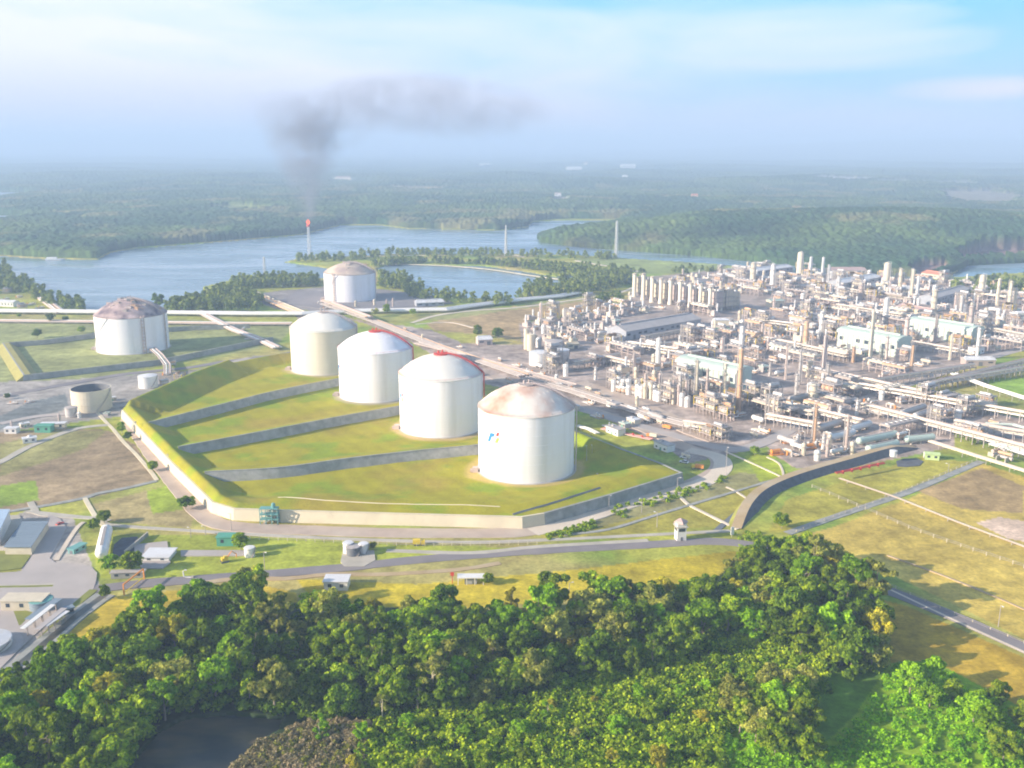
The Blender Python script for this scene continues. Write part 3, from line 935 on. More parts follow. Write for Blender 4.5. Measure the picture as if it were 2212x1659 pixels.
# east side is narrower
eb = segdist(BX, BY, [(p.x, p.y) for p in BW[12:14]], False)
prof = np.where((eb < 40) & (eb <= dd + 0.01), np.interp(eb, [0, 5, 9, 13], [6.4, 9, 9, 3.2]), prof)
DIV = [([(314, 916), (505, 868), (594, 846), (735, 818)], 9.5), ([(385, 967), (594, 928), (730, 902), (865, 878), (905, 866)], 9.5), ([(442, 1021), (600, 1012), (750, 992), (900, 975), (1035, 962), (1075, 950)], 9.5)]
BH = prof.copy()
divlines = []
for pts, zt in DIV:
    ln = smooth_line([W(x, y, zt) for x, y in pts], 4)
    # extend towards the east wall
    d = (ln[-1] - ln[-2]).normalized()
    divlines.append(ln)
    sd = np.full(BX.shape, 1e9); sg = np.zeros(BX.shape)
    for a, b in zip(ln[:-1], ln[1:]):
        ex, ey = b.x - a.x, b.y - a.y
        t = np.clip(((BX - a.x) * ex + (BY - a.y) * ey) / (ex * ex + ey * ey), 0, 1)
        qx = BX - a.x - t * ex; qy = BY - a.y - t * ey
        ds = np.hypot(qx, qy)
        s = np.sign(ex * (BY - a.y) - ey * (BX - a.x))     # + : far side
        up = ds < sd
        sd = np.where(up, ds, sd); sg = np.where(up, s, sg)
    h = np.where(sg >= 0, np.interp(sd, [0, 2, 30], [zt, zt, 3.0]), np.interp(sd, [0, 3.2, 12], [4.5, 3.6, 3.0]))
    BH = np.maximum(BH, h)
for c in TK:
    r = np.hypot(BX - c.x, BY - c.y)
    w = np.clip((r - TR - 4) / 9, 0, 1)
    BH = 3.0 * (1 - w) + BH * w
BH = BH + (fbm(BX / 14, BY / 14, 7) - 0.5) * 0.5
BH = np.where(ins, BH, -2.0)
k = (~ins) | (dd < 0.6)
BH = np.where(k & (BH > 0) & (dd < 0.6), 5.5, BH)
b1 = fbm(BX / 22, BY / 22, 41)[..., None]; b2_ = fbm(BX / 60, BY / 60, 43)[..., None]
c1, c2, c3 = np.array([0.36, 0.33, 0.020]), np.array([0.25, 0.32, 0.016]), np.array([0.38, 0.28, 0.05])
w1 = np.clip((b1 - 0.5) * 6, 0, 1); w2 = np.clip((b2_ - 0.52) * 6, 0, 1)
mow = 0.5 + 0.5 * np.sin((BX * U.x + BY * U.y) / 2.1 + 3 * fbm(BX / 40, BY / 40, 44))
bc = (c1 * (1 - w1) + c2 * w1) * (1 - w2 * 0.65) + c3 * w2 * 0.65
bc = bc * (0.96 + 0.08 * mow[..., None]) * (0.93 + 0.14 * fbm(BX / 5, BY / 5, 47, 3)[..., None])
for c, cc_ in zip(TK, ((0.42, 0.36, 0.18), (0.38, 0.34, 0.24), (0.56, 0.40, 0.20), (0.54, 0.40, 0.14))):
    r = np.hypot(BX - c.x, BY - c.y)[..., None] + (b1 - 0.5) * 12
    w = np.clip(1 - (r - TR - 5) / 4, 0, 1) * 0.8
    bc = bc * (1 - w) + np.array(cc_) * w
keep = (ins[:-1, :-1] | ins[1:, :-1] | ins[:-1, 1:] | ins[1:, 1:])
bf = grid_faces(*BX.shape, keep=keep)
vv = np.stack([BX, BY, BH], -1).reshape(-1, 3)
used, inv = np.unique(bf, return_inverse=True)
o = np_mesh('bund_terrain', vv[used], inv.reshape(-1, 4), attr_mat('bund_grass', 0.95, ((0.05, 0.88, 1.12), (0.9, 0.85, 1.15))), bc.reshape(-1, 3)[used])
tag(o, kind='structure')


def bundh(x, y):
    i = int(round((y - ys[0]) / 1.25)); j = int(round((x - xs[0]) / 1.25))
    return float(BH[max(0, min(i, len(ys) - 1)), max(0, min(j, len(xs) - 1))])


def wall_run(name, pts, z_top, batter, thick, m, label, cat='wall', closed=False, z0=-0.5, cap=None):
    """sloped-face wall: outward is to the right of the run"""
    n = len(pts)
    vs = []; cv = []
    for i in range(n):
        a = pts[(i - 1) % n] if closed or i > 0 else pts[i] * 2 - pts[i + 1]
        b = pts[(i + 1) % n] if closed or i < n - 1 else pts[i] * 2 - pts[i - 1]
        d1 = (pts[i] - a).normalized(); d2 = (b - pts[i]).normalized()
        nrm = Vector((d1.y + d2.y, -d1.x - d2.x, 0))
        nrm = nrm.normalized() if nrm.length > 1e-6 else Vector((d1.y, -d1.x, 0))
        k = 1.0 / max(0.5, nrm.dot(Vector((d1.y, -d1.x, 0))))
        p = pts[i]
        for off, z in ((batter, z0), (0.0, z_top), (-thick, z_top), (-thick, z0)):
            q = p + nrm * off * k
            vs.append((q.x, q.y, z))
        for off, z in ((0.25, z_top), (0.25, z_top + 0.35), (-thick - 0.2, z_top + 0.35), (-thick - 0.2, z_top)):
            q = p + nrm * off * k
            cv.append((q.x, q.y, z + 0.003))
    fs = []
    seg = n if closed else n - 1
    for i in range(seg):
        j = (i + 1) % n
        for k in range(4):
            k2 = (k + 1) % 4
            fs.append((i * 4 + k, j * 4 + k, j * 4 + k2, i * 4 + k2))
    if not closed:
        fs += [(0, 1, 2, 3), ((n - 1) * 4 + 3, (n - 1) * 4 + 2, (n - 1) * 4 + 1, (n - 1) * 4)]
    root = empty(name, (0, 0, 0), 0, label, cat)
    MB().add(vs, fs).build('wall_face', m, root)
    MB().add(cv, fs).build('coping', cap or m, root)
    return root


front = [BW[i] for i in range(0, 9)]
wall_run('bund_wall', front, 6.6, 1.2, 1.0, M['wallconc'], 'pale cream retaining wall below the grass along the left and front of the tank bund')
wall_run('bund_wall', [BW[i] for i in range(8, 14)], 6.6, 1.2, 1.0, M['greyconc'], 'shaded grey retaining wall facing the sandy road right of the tank bund')  # same wall as the cream run, with its shade painted in grey
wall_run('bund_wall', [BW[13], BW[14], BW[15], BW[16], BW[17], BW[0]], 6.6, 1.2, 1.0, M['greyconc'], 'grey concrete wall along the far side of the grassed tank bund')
for ln, lab in zip(divlines, ('low grey divider wall between the cream tank and the plain white tank', 'low grey divider wall between the plain white tank and the emblem tank beside it', 'low grey divider wall behind the nearest white tank on the grassed bund')):
    wall_run('divider_wall', ln, 9.9, 3.2, 0.7, M['greyconc'], lab, z0=2.4)
dl = smooth_line([W(x, y, 11) for x, y in ((1108, 1096), (1180, 1078), (1296, 1042))], 5)
r = empty('slope_drain', (0, 0, 0), 0, 'narrow dark drain running up the grass slope in front of the nearest white tank', 'drain')
m_ = MB(); m_.tube([(p.x, p.y, bundh(p.x, p.y) + 0.1) for p in dl], 0.55, 5); m_.build('channel', M['darksteel'], r)
m_ = MB()
for s in (-0.8, 0.8):
    m_.tube([(p.x + s * 0.4, p.y - s, bundh(p.x, p.y) + 0.15) for p in dl], 0.22, 4)
m_.build('kerb_edge', M['greyconc'], r)
dl = smooth_line([W(x, y, 9) for x, y in ((600, 1068), (700, 1077), (820, 1083), (1010, 1087), (1080, 1090))], 5)
r = empty('slope_drain', (0, 0, 0), 0, 'thin pale drain along the crest of the grass slope above the cream wall', 'drain')
m_ = MB(); m_.tube([(p.x, p.y, bundh(p.x, p.y) + 0.1) for p in dl], 0.35, 5); m_.build('channel', M['wallconc'], r)


# ------------------------------------------------------------------ storage tanks
def ang_to(c, az):
    return Vector((c[0] + math.cos(az), c[1] + math.sin(az), 0))


def emblem(root, rad, az0, zc, size, n=1.0):
    """three coloured slanted marks wrapped on the wall; az0 = direction angle, marks run along +azimuth to the right"""
    def patch(pts, m, name):
        b = MB(); vs = []
        for (x, z) in pts:
            a = az0 + x * size / rad
            vs.append(((rad + 0.12) * math.cos(a), (rad + 0.12) * math.sin(a), zc + z * size))
        for (x, z) in pts:
            a = az0 + x * size / rad
            vs.append(((rad - 0.02) * math.cos(a), (rad - 0.02) * math.sin(a), zc + z * size))
        k = len(pts)
        b.add(vs, [tuple(range(k)), tuple(range(2 * k - 1, k - 1, -1))] + [(i, i + k, (i + 1) % k + k, (i + 1) % k) for i in range(k)])
        return b.build(name, m, root)
    patch([(-1.0, -0.55), (-0.50, 0.55), (0.22, 0.55), (0.02, 0.12), (-0.26, 0.12), (-0.56, -0.55)], M['logo_blue'], 'emblem_blue_mark')
    patch([(0.20, -0.50), (0.48, 0.12), (0.86, 0.12), (0.58, -0.50)], M['logo_green'], 'emblem_green_mark')
    patch([(0.34, 0.32), (0.52, 0.74), (0.86, 0.74), (0.70, 0.32)], M['logo_red'], 'emblem_red_mark')
    b = MB()
    for k in range(9):
        x0 = -0.55 + k * 0.17
        a0 = az0 + x0 * size / rad; a1 = az0 + (x0 + 0.12) * size / rad
        vs = [((rad + q) * math.cos(a), (rad + q) * math.sin(a), z) for q in (-0.02, 0.1) for a in (a0, a1) for z in (zc - size * 0.95, zc - size * 0.80)]
        b.add(vs, [(4, 5, 7, 6), (0, 2, 3, 1), (0, 1, 5, 4), (2, 6, 7, 3), (0, 4, 6, 2), (1, 3, 7, 5)])
    b.build('emblem_lettering', M['roofgrey'], root)


def storage_tank(c, rad, hw, rise, mw, mr, label, group=None, red=False, logo=None, clutter=0, stair_az=-160, rings=7, cupola=True, riser=None):
    root = empty('storage_tank', c, 0, label, 'storage tank', group)
    N = 72
    prof = []
    for i in range(rings + 1):
        z = hw * i / rings
        prof.append((rad, z))
    MB().lathe(prof, N).build('wall', mw, root, smooth=True)
    b = MB()
    for i in range(1, rings):
        z = hw * i / rings
        b.lathe([(rad, z - 0.16), (rad + 0.12, z - 0.10), (rad + 0.12, z + 0.10), (rad, z + 0.16)], N)
    b.build('stiffener_ring', mw, root)
    rs = (rad ** 2 + rise ** 2) / (2 * rise)
    pr = [(rad + 0.35, hw - 0.5), (rad + 0.35, hw + 0.2)]
    for i in range(0, 13):
        r = rad * (1 - i / 12)
        pr.append((max(r, 0.01), hw + math.sqrt(rs * rs - r * r) - (rs - rise) + 0.1))
    roof = MB().lathe(pr, N).build('roof', mr, root, smooth=True)
    b = MB()
    for k in range(24):
        a = 2 * math.pi * k / 24
        b.tube([(r * math.cos(a), r * math.sin(a), hw + math.sqrt(rs * rs - r * r) - (rs - rise) + 0.15) for r in (rad * 0.98, rad * 0.75, rad * 0.5, rad * 0.2)], 0.12, 4)
    b.build('roof_seam', mr, roof)
    b = MB().lathe([(rad + 1.6, -0.8), (rad + 1.6, 0.25), (rad + 0.1, 0.3)], N)
    b.build('foundation_ring', M['concrete'], root)
    # handrail round the rim
    b = MB()
    b.lathe([(rad + 0.3, hw + 1.2), (rad + 0.42, hw + 1.26), (rad + 0.3, hw + 1.32)], N)
    for k in range(36):
        a = 2 * math.pi * k / 36
        b.bar(((rad + .35) * math.cos(a), (rad + .35) * math.sin(a), hw), ((rad + .35) * math.cos(a), (rad + .35) * math.sin(a), hw + 1.25), 0.1)
    b.build('handrail', M['red'] if red else M['steel'], root)
    # pipe run: from the roof centre down the right hand side
    az = R(-8)
    pts = []
    for t in range(0, 9):
        r = rad * t / 8
        pts.append((r * math.cos(az), r * math.sin(az), hw + math.sqrt(rs * rs - r * r) - (rs - rise) + 1.3))
    pts += [((rad + 1.4) * math.cos(az), (rad + 1.4) * math.sin(az), hw + 0.6), ((rad + 1.4) * math.cos(az), (rad + 1.4) * math.sin(az), 0)]
    pm_ = M['red'] if red else M['pink']
    for off in (-1.0, 0.6):
        MB().tube([(p[0] - math.sin(az) * off, p[1] + math.cos(az) * off, p[2]) for p in pts], 0.42, 6).build('riser_pipe', pm_, root)
    b = MB()
    for p in pts[1:9:1]:
        b.bar((p[0], p[1] - 1.3, p[2] - 1.2), (p[0], p[1] - 1.3, p[2] + 0.9), 0.18).bar((p[0], p[1] + 1.3, p[2] - 1.2), (p[0], p[1] + 1.3, p[2] + 0.9), 0.18)
    for s in (-1.3, 1.3):
        for p, q in zip(pts[1:8], pts[2:9]):
            b.bar((p[0], p[1] + s, p[2] + 0.9), (q[0], q[1] + s, q[2] + 0.9), 0.14)
    b.build('walkway_rail', pm_, root)
    # roof platform and dome top kit
    pt = MB()
    zt = hw + rise
    pt.lathe([(5.2, zt - 0.7), (5.2, zt + 0.5), (0.01, zt + 0.6)], 20)
    pt.build('roof_platform', M['red'] if red else M['steel'], root)
    b = MB()
    for k in range(8):
        a = k * math.pi / 4
        b.bar((5 * math.cos(a), 5 * math.sin(a), zt + .5), (5 * math.cos(a), 5 * math.sin(a), zt + 1.8), 0.14)
    b.lathe([(4.95, zt + 1.7), (5.08, zt + 1.8), (4.95, zt + 1.9)], 16)
    b.tube([(1.5, 0, zt + .5), (1.5, 0, zt + 3.4)], 0.5, 8).tube([(-1.6, 1, zt + .5), (-1.6, 1, zt + 2.6)], 0.7, 8)
    b.build('roof_vent', M['red'] if red else M['pink'], root)
    # spiral stair
    b = MB()
    n = 26
    a0 = R(stair_az)
    pv = None
    for i in range(n + 1):
        a = a0 + i * R(2.0)
        z = hw * i / n
        p = ((rad + 0.9) * math.cos(a), (rad + 0.9) * math.sin(a), z)
        if pv:
            b.bar(pv, p, 0.9, 0.22)
            b.bar((pv[0], pv[1], pv[2] + 1.1), (p[0], p[1], p[2] + 1.1), 0.1)
        pv = p
    b.build('spiral_stair', mw, root)
    # valve house at the base, left
    a = R(-168)
    bx, by = (rad + 2.6) * math.cos(a), (rad + 2.6) * math.sin(a)
    b = MB().box(bx - 1.8, bx + 1.8, by - 2, by + 2, -0.5, 3.2).box(bx - 3.4, bx - 1.8, by - 1.2, by + 1.2, -0.5, 2.0)
    b.tube([(bx, by + 2, 1), (bx, by + 5, 1), (bx + 3, by + 5, 1)], 0.4, 6)
    b.build('valve_box', M['pink'], root)
    if logo:
        emblem(root, rad + 0.05, R(logo[0]), logo[1], logo[2])
    for q in range(clutter):
        a = R(rnd.uniform(-180, 180)); r = rad * rnd.uniform(0.12, 0.85)
        z = hw + math.sqrt(rs * rs - r * r) - (rs - rise)
        x, y = r * math.cos(a), r * math.sin(a)
        w = rnd.uniform(1.2, 3.2)
        b = MB().box(x - w, x + w, y - w * .6, y + w * .6, z - 1.2, z + rnd.uniform(0.8, 2.2))
        for sx in (-w, w):
            b.bar((x + sx, y, z), (x + sx, y, z + 3), 0.15)
        b.bar((x - w, y, z + 3), (x + w, y, z + 3), 0.15)
        b.tube([(x, y, z + .8), (x + 3, y + 2, z + 1.4), (x + 7, y + 2, z + .2)], 0.3, 5)
        b.build('roof_equipment', rnd.choice([M['darksteel'], M['pink'], M['peach'], M['steel']]), root)
    if riser is not None:
        a = R(riser)
        b = MB()
        for s in (-1.4, 1.4):
            x, y = (rad + 1.2) * math.cos(a) - s * math.sin(a), (rad + 1.2) * math.sin(a) + s * math.cos(a)
            b.tube([(x, y, 0), (x, y, hw + 2)], 0.5, 6)
        for i in range(12):
            z = hw * i / 11
            b.box((rad) * math.cos(a) - 1.5, (rad) * math.cos(a) + 1.5, (rad + 1.5) * math.sin(a) - 1.3, (rad + 1.5) * math.sin(a) + 1.3, z, z + 0.25)
        b.build('riser_tower', M['pink'], root)
    return root


G4 = 'row of four storage tanks on the grassed bund'
storage_tank(TK[0], TR, 41, 13, M['tank_cream'], M['tank_roof_cream'], 'aged cream storage tank with yellow streaks, farthest of the four on the grassed bund', G4, stair_az=35)
storage_tank(TK[1], TR, 41.5, 13, M['tank_white'], M['tank_white'], 'clean white storage tank with red rim pipe, second farthest of the four on the bund', G4, red=True, logo=(-158, 25, 5.2), stair_az=35)
storage_tank(TK[2], TR, 42.5, 13.5, M['tank_white'], M['tank_roof_cream'], 'white storage tank with cream patched dome and red railing, second nearest of the four', G4, red=True, logo=(-155, 26, 5.2), stair_az=35)
storage_tank(TK[3], TR, 43.5, 13.5, M['tank_white'], M['tank_rusty'], 'nearest white storage tank with rust streaked dome and coloured emblem on its wall', G4, logo=(-132, 28, 5.6), stair_az=35)
c = WZ('a', 1060, 845); c = Vector((c.x - 11.5, c.y + 36, 0))
storage_tank(c, 36.5, 38, 15, M['tank_white'], M['tank_dirty_roof'], 'big white tank with grimy dark dome standing alone in the walled plot on the left', 'big tanks beyond the bund', clutter=16, riser=-52, rings=6)
FT1 = c.copy()
c = WZ('b', 800, 825); c = Vector((c.x - 4, c.y + 35, 0))
storage_tank(c, 36, 38, 13, M['tank_white'], M['tank_brown_roof'], 'big white tank with brown stained dome beside the round lake', 'big tanks beyond the bund', clutter=13, riser=-118, rings=6)
FT2 = c.copy()


def small_tank(c, rad, h, mw, mr, label, open_top=False, group=None, name='small_tank'):
    root = empty(name, c, 0, label, 'tank', group)
    b = MB().lathe([(rad, 0), (rad, h * .33), (rad, h * .66), (rad, h)], 40)
    if open_top:
        b.lathe([(rad, h), (rad - 0.4, h)], 40)
    b.build('wall', mw, root, smooth=False)
    if open_top:
        MB().lathe([(rad - 0.4, h), (rad - 0.4, h * 0.35)], 40).build('inner_wall', M['darksteel'], root)  # interior shade painted in: inner wall and floating roof made dark
        MB().lathe([(rad - 0.4, h * 0.35), (0.01, h * 0.35)], 40).build('floating_roof', M['darksteel'], root)
    else:
        MB().lathe([(rad + .15, h - .1), (rad + .15, h + .15), (rad * .5, h + rad * .09), (0.01, h + rad * .13)], 40).build('roof', mr, root)
    b = MB()
    for i in (1, 2):
        b.lathe([(rad, h * i / 3 - .12), (rad + .2, h * i / 3), (rad, h * i / 3 + .12)], 40)
    b.lathe([(rad, h - .4), (rad + .35, h - .3), (rad + .35, h - .05), (rad, h)], 40)
    b.build('stiffener_ring', mw, root)
    b = MB(); pv = None
    for i in range(14):
        a = R(-60 + i * 5); z = h * i / 13
        p = ((rad + .5) * math.cos(a), (rad + .5) * math.sin(a), z)
        if pv: b.bar(pv, p, 0.6, 0.18).bar((pv[0], pv[1], pv[2] + 1), (p[0], p[1], p[2] + 1), 0.1)
        pv = p
    b.build('stair', M['steel'], root)
    return root


p = WZ('a', 695, 1305); small_tank(Vector((p.x, p.y + 12, 0)), 15.5, 17.5, M['cream'], M['roofgrey'], 'cream open topped tank with dark floating roof beside the grassed bund', True)
p = WZ('a', 1178, 1112); small_tank(Vector((p.x, p.y + 5, 0)), 8.2, 10.5, M['white'], M['roofwhite'], 'small white squat tank on the track behind the open topped tank')
p = WZ('a', 563, 1345); small_tank(Vector((p.x, p.y + 3, 0)), 4.6, 7.5, M['alu'], M['roofgrey'], 'little grey tank standing against the foot of the open topped tank')
p = WZ('d', 338, 1190); small_tank(Vector((p.x, p.y + 8, 0)), 10.6, 12.5, M['white'], M['roofwhite'], 'round white tank at the near corner of the plant, left one of the pair')
p = WZ('d', 508, 1168); small_tank(Vector((p.x, p.y + 8, 0)), 9.2, 12.5, M['alu'], M['roofwhite'], 'round silver tank touching the white tank at the near corner of the plant')
p = WZ('d', 455, 1075); small_tank(Vector((p.x, p.y + 8, 0)), 9.5, 11, M['roofgrey'], M['roofgrey'], 'grey shaded tank behind the white and silver pair at the plant corner')  # tank stands in shadow; that shade is put into its grey walls
p = WZ('d', 262, 1060); small_tank(Vector((p.x, p.y + 3, 0)), 4.4, 17, M['cream'], M['cream'], 'tall narrow cream tank behind the round white tank at the plant corner')
p = WZ('d', 222, 1050); small_tank(Vector((p.x, p.y + 3, 0)), 2.6, 22, M['cream'], M['cream'], 'slim cream silo at the left end of the row of short exhaust stacks')
EXCL = [(WZ('d', 400, 1100).x, WZ('d', 400, 1100).y, 34)]

# walled plot round the left tank
lp = [W(5, 741, 5), W(51, 811, 5), W(349, 777, 5), W(470, 752, 5), W(590, 728, 5)]
lp = [Vector((q.x, q.y, 0)) for q in lp]
wall_run('plot_wall', lp, 5, 1.2, 1.0, M['greyconc'], 'grey concrete wall round the front of the big left tank plot')  # front wall's grey-blue shade is put into its concrete colour
mbk = [W(5, 741, 5), W(90, 735, 5), W(205, 720, 5), W(300, 712, 5), W(400, 705, 5), W(540, 700, 5)]
wall_run('plot_wall', [Vector((q.x, q.y, 0)) for q in mbk][::-1], 5, 1.2, 1.0, M['greyconc'], 'dark inner wall behind the big left tank closing its plot')
for k_, (q0, q1, lab) in enumerate(((lp[0], lp[1], 'yellow grass bank on the left end of the left tank plot'),)):
    d = (q1 - q0).normalized(); nrm = Vector((d.y, -d.x, 0))
    vs = [];
    for q in (q0, q1):
        for off, z in ((7, -0.3), (-0.5, 5.3), (-6, 5.3), (-14, -0.3)):
            e = q + nrm * off; vs.append((e.x, e.y, z))
    o = MB().add(vs, [(0, 4, 5, 1), (1, 5, 6, 2), (2, 6, 7, 3), (0, 1, 2, 3), (7, 6, 5, 4)]).build('embankment_terrain', mat('yellow_grass_bank', (0.34, 0.31, 0.09), 0.95, 0.15, 0.1))  # bank in a yellowish grass colour with slight noise
    tag(o, kind='structure')

# embankment road; the slope on its right has its shade painted dark
line = smooth_line(wp((1590, 1142), (1608, 1108), (1640, 1072), (1690, 1046), (1750, 1025), (1830, 1002), (1915, 978), (1975, 968)), 5)
vs = []
offs = ((9, -0.3, 0), (4.5, 4.6, 0), (-4.5, 4.6, 1), (-11.5, -2.0, 2))
N_ = len(line)
rows_ = []
for i, p in enumerate(line):
    d = (line[min(i + 1, N_ - 1)] - line[max(i - 1, 0)]).normalized()
    nrm = Vector((-d.y, d.x, 0))
    t = min(1, i / 6) * min(1, (N_ - 1 - i) / 5 + .2)
    rows_.append([(p + nrm * 6, -0.3), (p + nrm * 2.9, 0.4 + 4.0 * t), (p - nrm * 2.9, 0.4 + 4.0 * t), (p - nrm * (3.0 + 4.6 * t), -0.4)])
def strip(a, b):
    v = []
    for r_ in rows_:
        for (q, z) in (r_[a], r_[b]):
            v.append((q.x, q.y, z))
    f = [(2 * i, 2 * i + 1, 2 * i + 3, 2 * i + 2) for i in range(len(rows_) - 1)]
    return v, f
o = MB().add(*strip(1, 2)).build('dirt_road', M['dirt']); tag(o, kind='structure')
o = MB().add(*strip(0, 1)).build('road_bank', mat('dry_grass_bank', (0.30, 0.30, 0.06), 0.95, 0.2, 0.1)); tag(o, kind='structure')
o = MB().add(*strip(2, 3)).build('shade_painted_slope', M['painted_shade']); tag(o, kind='structure')  # slope lies in shade; that shade is painted as a dark colour
slab('sump_water', zp('g', (1180, 700), (1240, 680), (1340, 678), (1400, 700), (1370, 735), (1260, 745), (1190, 740)), M['painted_shade'])  # pond with its dark shadow painted into the slab colour


# ------------------------------------------------------------------ industrial kit
def zheight(base, yt):
    b = -(yt - CY) / FPX
    return CAM_H + base.y * (-SP + b * CP) / (CP + b * SP)


REGD = []     # (object, adjective, kind phrase, group) for the labels of the plant


def reg(o, adj, kind, group):
    REGD.append((o, adj, kind, group))
    o['group'] = group
    return o


MN = {'chimney_cream': 'pale cream', 'cream': 'cream', 'pink': 'pinkish', 'peach': 'peach', 'alu': 'silver', 'white': 'white', 'steel': 'grey'}


def column(reg_, x, yt, yb, wpx, mk_, name='process_column', plats=3, kind='process column', group='process columns of the gas plant'):
    base = WZ(reg_, x, yb)
    px, pyt = P(reg_, x, yt)
    h = zheight(base, pyt)
    depth = base.y * CP + CAM_H * SP
    rad = wpx * REG[reg_][2] / 2 * depth / FPX
    rad = max(1.2, rad * 1.15)
    root = empty(name, base, rnd.uniform(0, 6.28), None, 'column' if name != 'chimney_stack' else 'chimney')
    if name == 'chimney_stack':
        MB().lathe([(rad * 1.35, 0), (rad * 1.25, 2), (rad, h * .25), (rad, h), (rad * .8, h), (rad * .8, h - 2)], 14).build('shell', M[mk_], root, smooth=False)
        b = MB().lathe([(rad * 1.12, h - 1.6), (rad * 1.15, h - .8), (rad * 1.12, h - .1)], 14)
        b.build('top_band', M['steel'], root)
    else:
        MB().lathe([(rad * 1.15, 0), (rad * 1.15, 2.5), (rad, 3), (rad, h * .6), (rad * .92, h * .62), (rad * .92, h - rad * .5), (rad * .6, h - rad * .1), (0.01, h)], 14).build('shell', M[mk_], root)
        MB().tube([(0, 0, h - .3), (0, 0, h + 1.2), (rad + 0.8, 0, h + 1.0), (rad + 0.8, 0, h * .3), (rad + .8, 0, 1)], 0.35, 6).build('overhead_pipe', M['alu'], root)
    for k in range(plats):
        z = h * (0.95 - 0.26 * k)
        b = MB().lathe([(rad + .05, z - .1), (rad + 1.5, z - .1), (rad + 1.5, z + .12), (rad + .05, z + .12)], 12, a0=rnd.uniform(0, 90), a1=rnd.uniform(250, 330))
        b.lathe([(rad + 1.45, z + 1.0), (rad + 1.52, z + 1.1)], 12, a0=0, a1=280)
        b.build('platform', M['steel'], root)
    b = MB()
    for s in (-.3, .3):
        b.bar((-(rad + .5), s, 0), (-(rad + .5), s, h * .95), 0.12)
    b.build('ladder', M['steel'], root)
    EXCL.append((base.x, base.y, rad + 3))
    return reg(root, MN[mk_], kind, group)


def framework(b, x0, x1, y0, y1, levels, nx, ny, w=0.45):
    for i in range(nx + 1):
        for j in range(ny + 1):
            x = x0 + (x1 - x0) * i / nx; y = y0 + (y1 - y0) * j / ny
            b.bar((x, y, 0), (x, y, levels[-1]), w)
    for z in levels:
        for j in range(ny + 1):
            y = y0 + (y1 - y0) * j / ny
            b.bar((x0, y, z), (x1, y, z), w * .8)
        for i in range(nx + 1):
            x = x0 + (x1 - x0) * i / nx
            b.bar((x, y0, z), (x, y1, z), w * .8)
    return b


def t_structure(v):
    r = empty('process_structure'); r['category'] = 'structure'
    lv = [5, 9.5, 14][:2 + v % 2]
    framework(MB(), -7, 7, -4.5, 4.5, lv, 3, 2).build('frame', M['steel' if v % 2 else 'pink'], r)
    for z in lv:
        MB().box(-7, 7, -4.5, 4.5, z + .2, z + .35).build('deck', M['roofgrey'], r)
    for k in range(2 + v):
        z = lv[k % len(lv)] + 1.9; y = -2.2 + 4.4 * (k % 2)
        MB().tube([(-5.5, y, z), (-5.2, y, z), (4.6, y, z), (5, y, z)], [0.6, 1.4, 1.4, 0.6], 10).build('vessel', M[rnd.choice(['alu', 'white', 'cream', 'peach'])], r)
    for k in range(3):
        x = rnd.uniform(-6, 6); MB().tube([(x, 5.2, 0), (x, 5.2, lv[-1] + 2), (x, 1, lv[-1] + 2), (x, 1, lv[-1])], 0.4, 6).build('pipe', M['alu'], r)
    b = MB()
    for cx_ in (-7, 7):
        for cy_ in (-4.5, 4.5):
            b.bar((cx_, cy_, lv[0]), (cx_, cy_, lv[-1] + 1.45), 0.5)
    for z in lv:
        for s in (-4.5, 4.5):
            b.bar((-7, s, z + 1.4), (7, s, z + 1.4), 0.12)
        for s in (-7, 7):
            b.bar((s, -4.5, z + 1.4), (s, 4.5, z + 1.4), 0.12)
    b.build('handrail', M['yellow' if v == 2 else 'steel'], r)
    return r


def t_rack(L, v=0):
    r = empty('pipe_rack'); r['category'] = 'pipe rack'
    n = max(2, int(L / 7)); b = MB()
    for i in range(n + 1):
        x = -L / 2 + L * i / n
        for y in (-3.5, 3.5):
            b.bar((x, y, 0), (x, y, 8.5), 0.45)
        for z in (5, 8):
            b.bar((x, -3.5, z), (x, 3.5, z), 0.4)
    for y in (-3.5, 3.5):
        b.bar((-L / 2, y, 8.5), (L / 2, y, 8.5), 0.3)
    b.build('frame', M['steel'], r)
    for k, (y, z, rad, mm) in enumerate(((-2.6, 5.75, .5, 'alu'), (-1.2, 5.6, .35, 'pink'), (0.2, 5.85, .6, 'cream'), (1.6, 5.55, .3, 'pink'), (2.7, 5.6, .4, 'alu'), (-2.3, 8.7, .4, 'cream'), (-.6, 8.8, .5, 'alu'), (1.0, 8.6, .35, 'peach'), (2.4, 8.75, .4, 'pink'))):
        MB().tube([(-L / 2 - 1, y, z), (L / 2 + 1, y, z)], rad, 8).build('pipe', M[mm], r)
    return r


def t_cooler(v):
    r = empty('air_cooler'); r['category'] = 'cooler'
    L = 22 + 8 * v
    framework(MB(), -L / 2, L / 2, -4.5, 4.5, [4, 9], 4, 1, .4).build('frame', M['pink'], r)
    MB().box(-L / 2 - .3, L / 2 + .3, -4.9, 4.9, 9.2, 10.6).build('plenum', M[('peach', 'cream', 'steel')[v]], r)
    n = 4 + v
    for k in range(n):
        x = -L / 2 + L * (k + .5) / n
        f = MB().lathe([(2.2, 10.6), (2.0, 11.5), (2.15, 11.5), (2.35, 10.6)], 14, (x, 0, 0)).build('fan', M['alu'], r)
        b = MB()
        for q in range(3):
            a = q * math.pi / 3
            b.bar((x - 2 * math.cos(a), -2 * math.sin(a), 11.2), (x + 2 * math.cos(a), 2 * math.sin(a), 11.2), 0.35, .08)
        b.build('fan_blade', M['darksteel'], f)
    MB().tube([(-L / 2, 5.4, 8.6), (L / 2, 5.4, 8.6)], 0.5, 8).build('header_pipe', M['cream'], r)
    return r


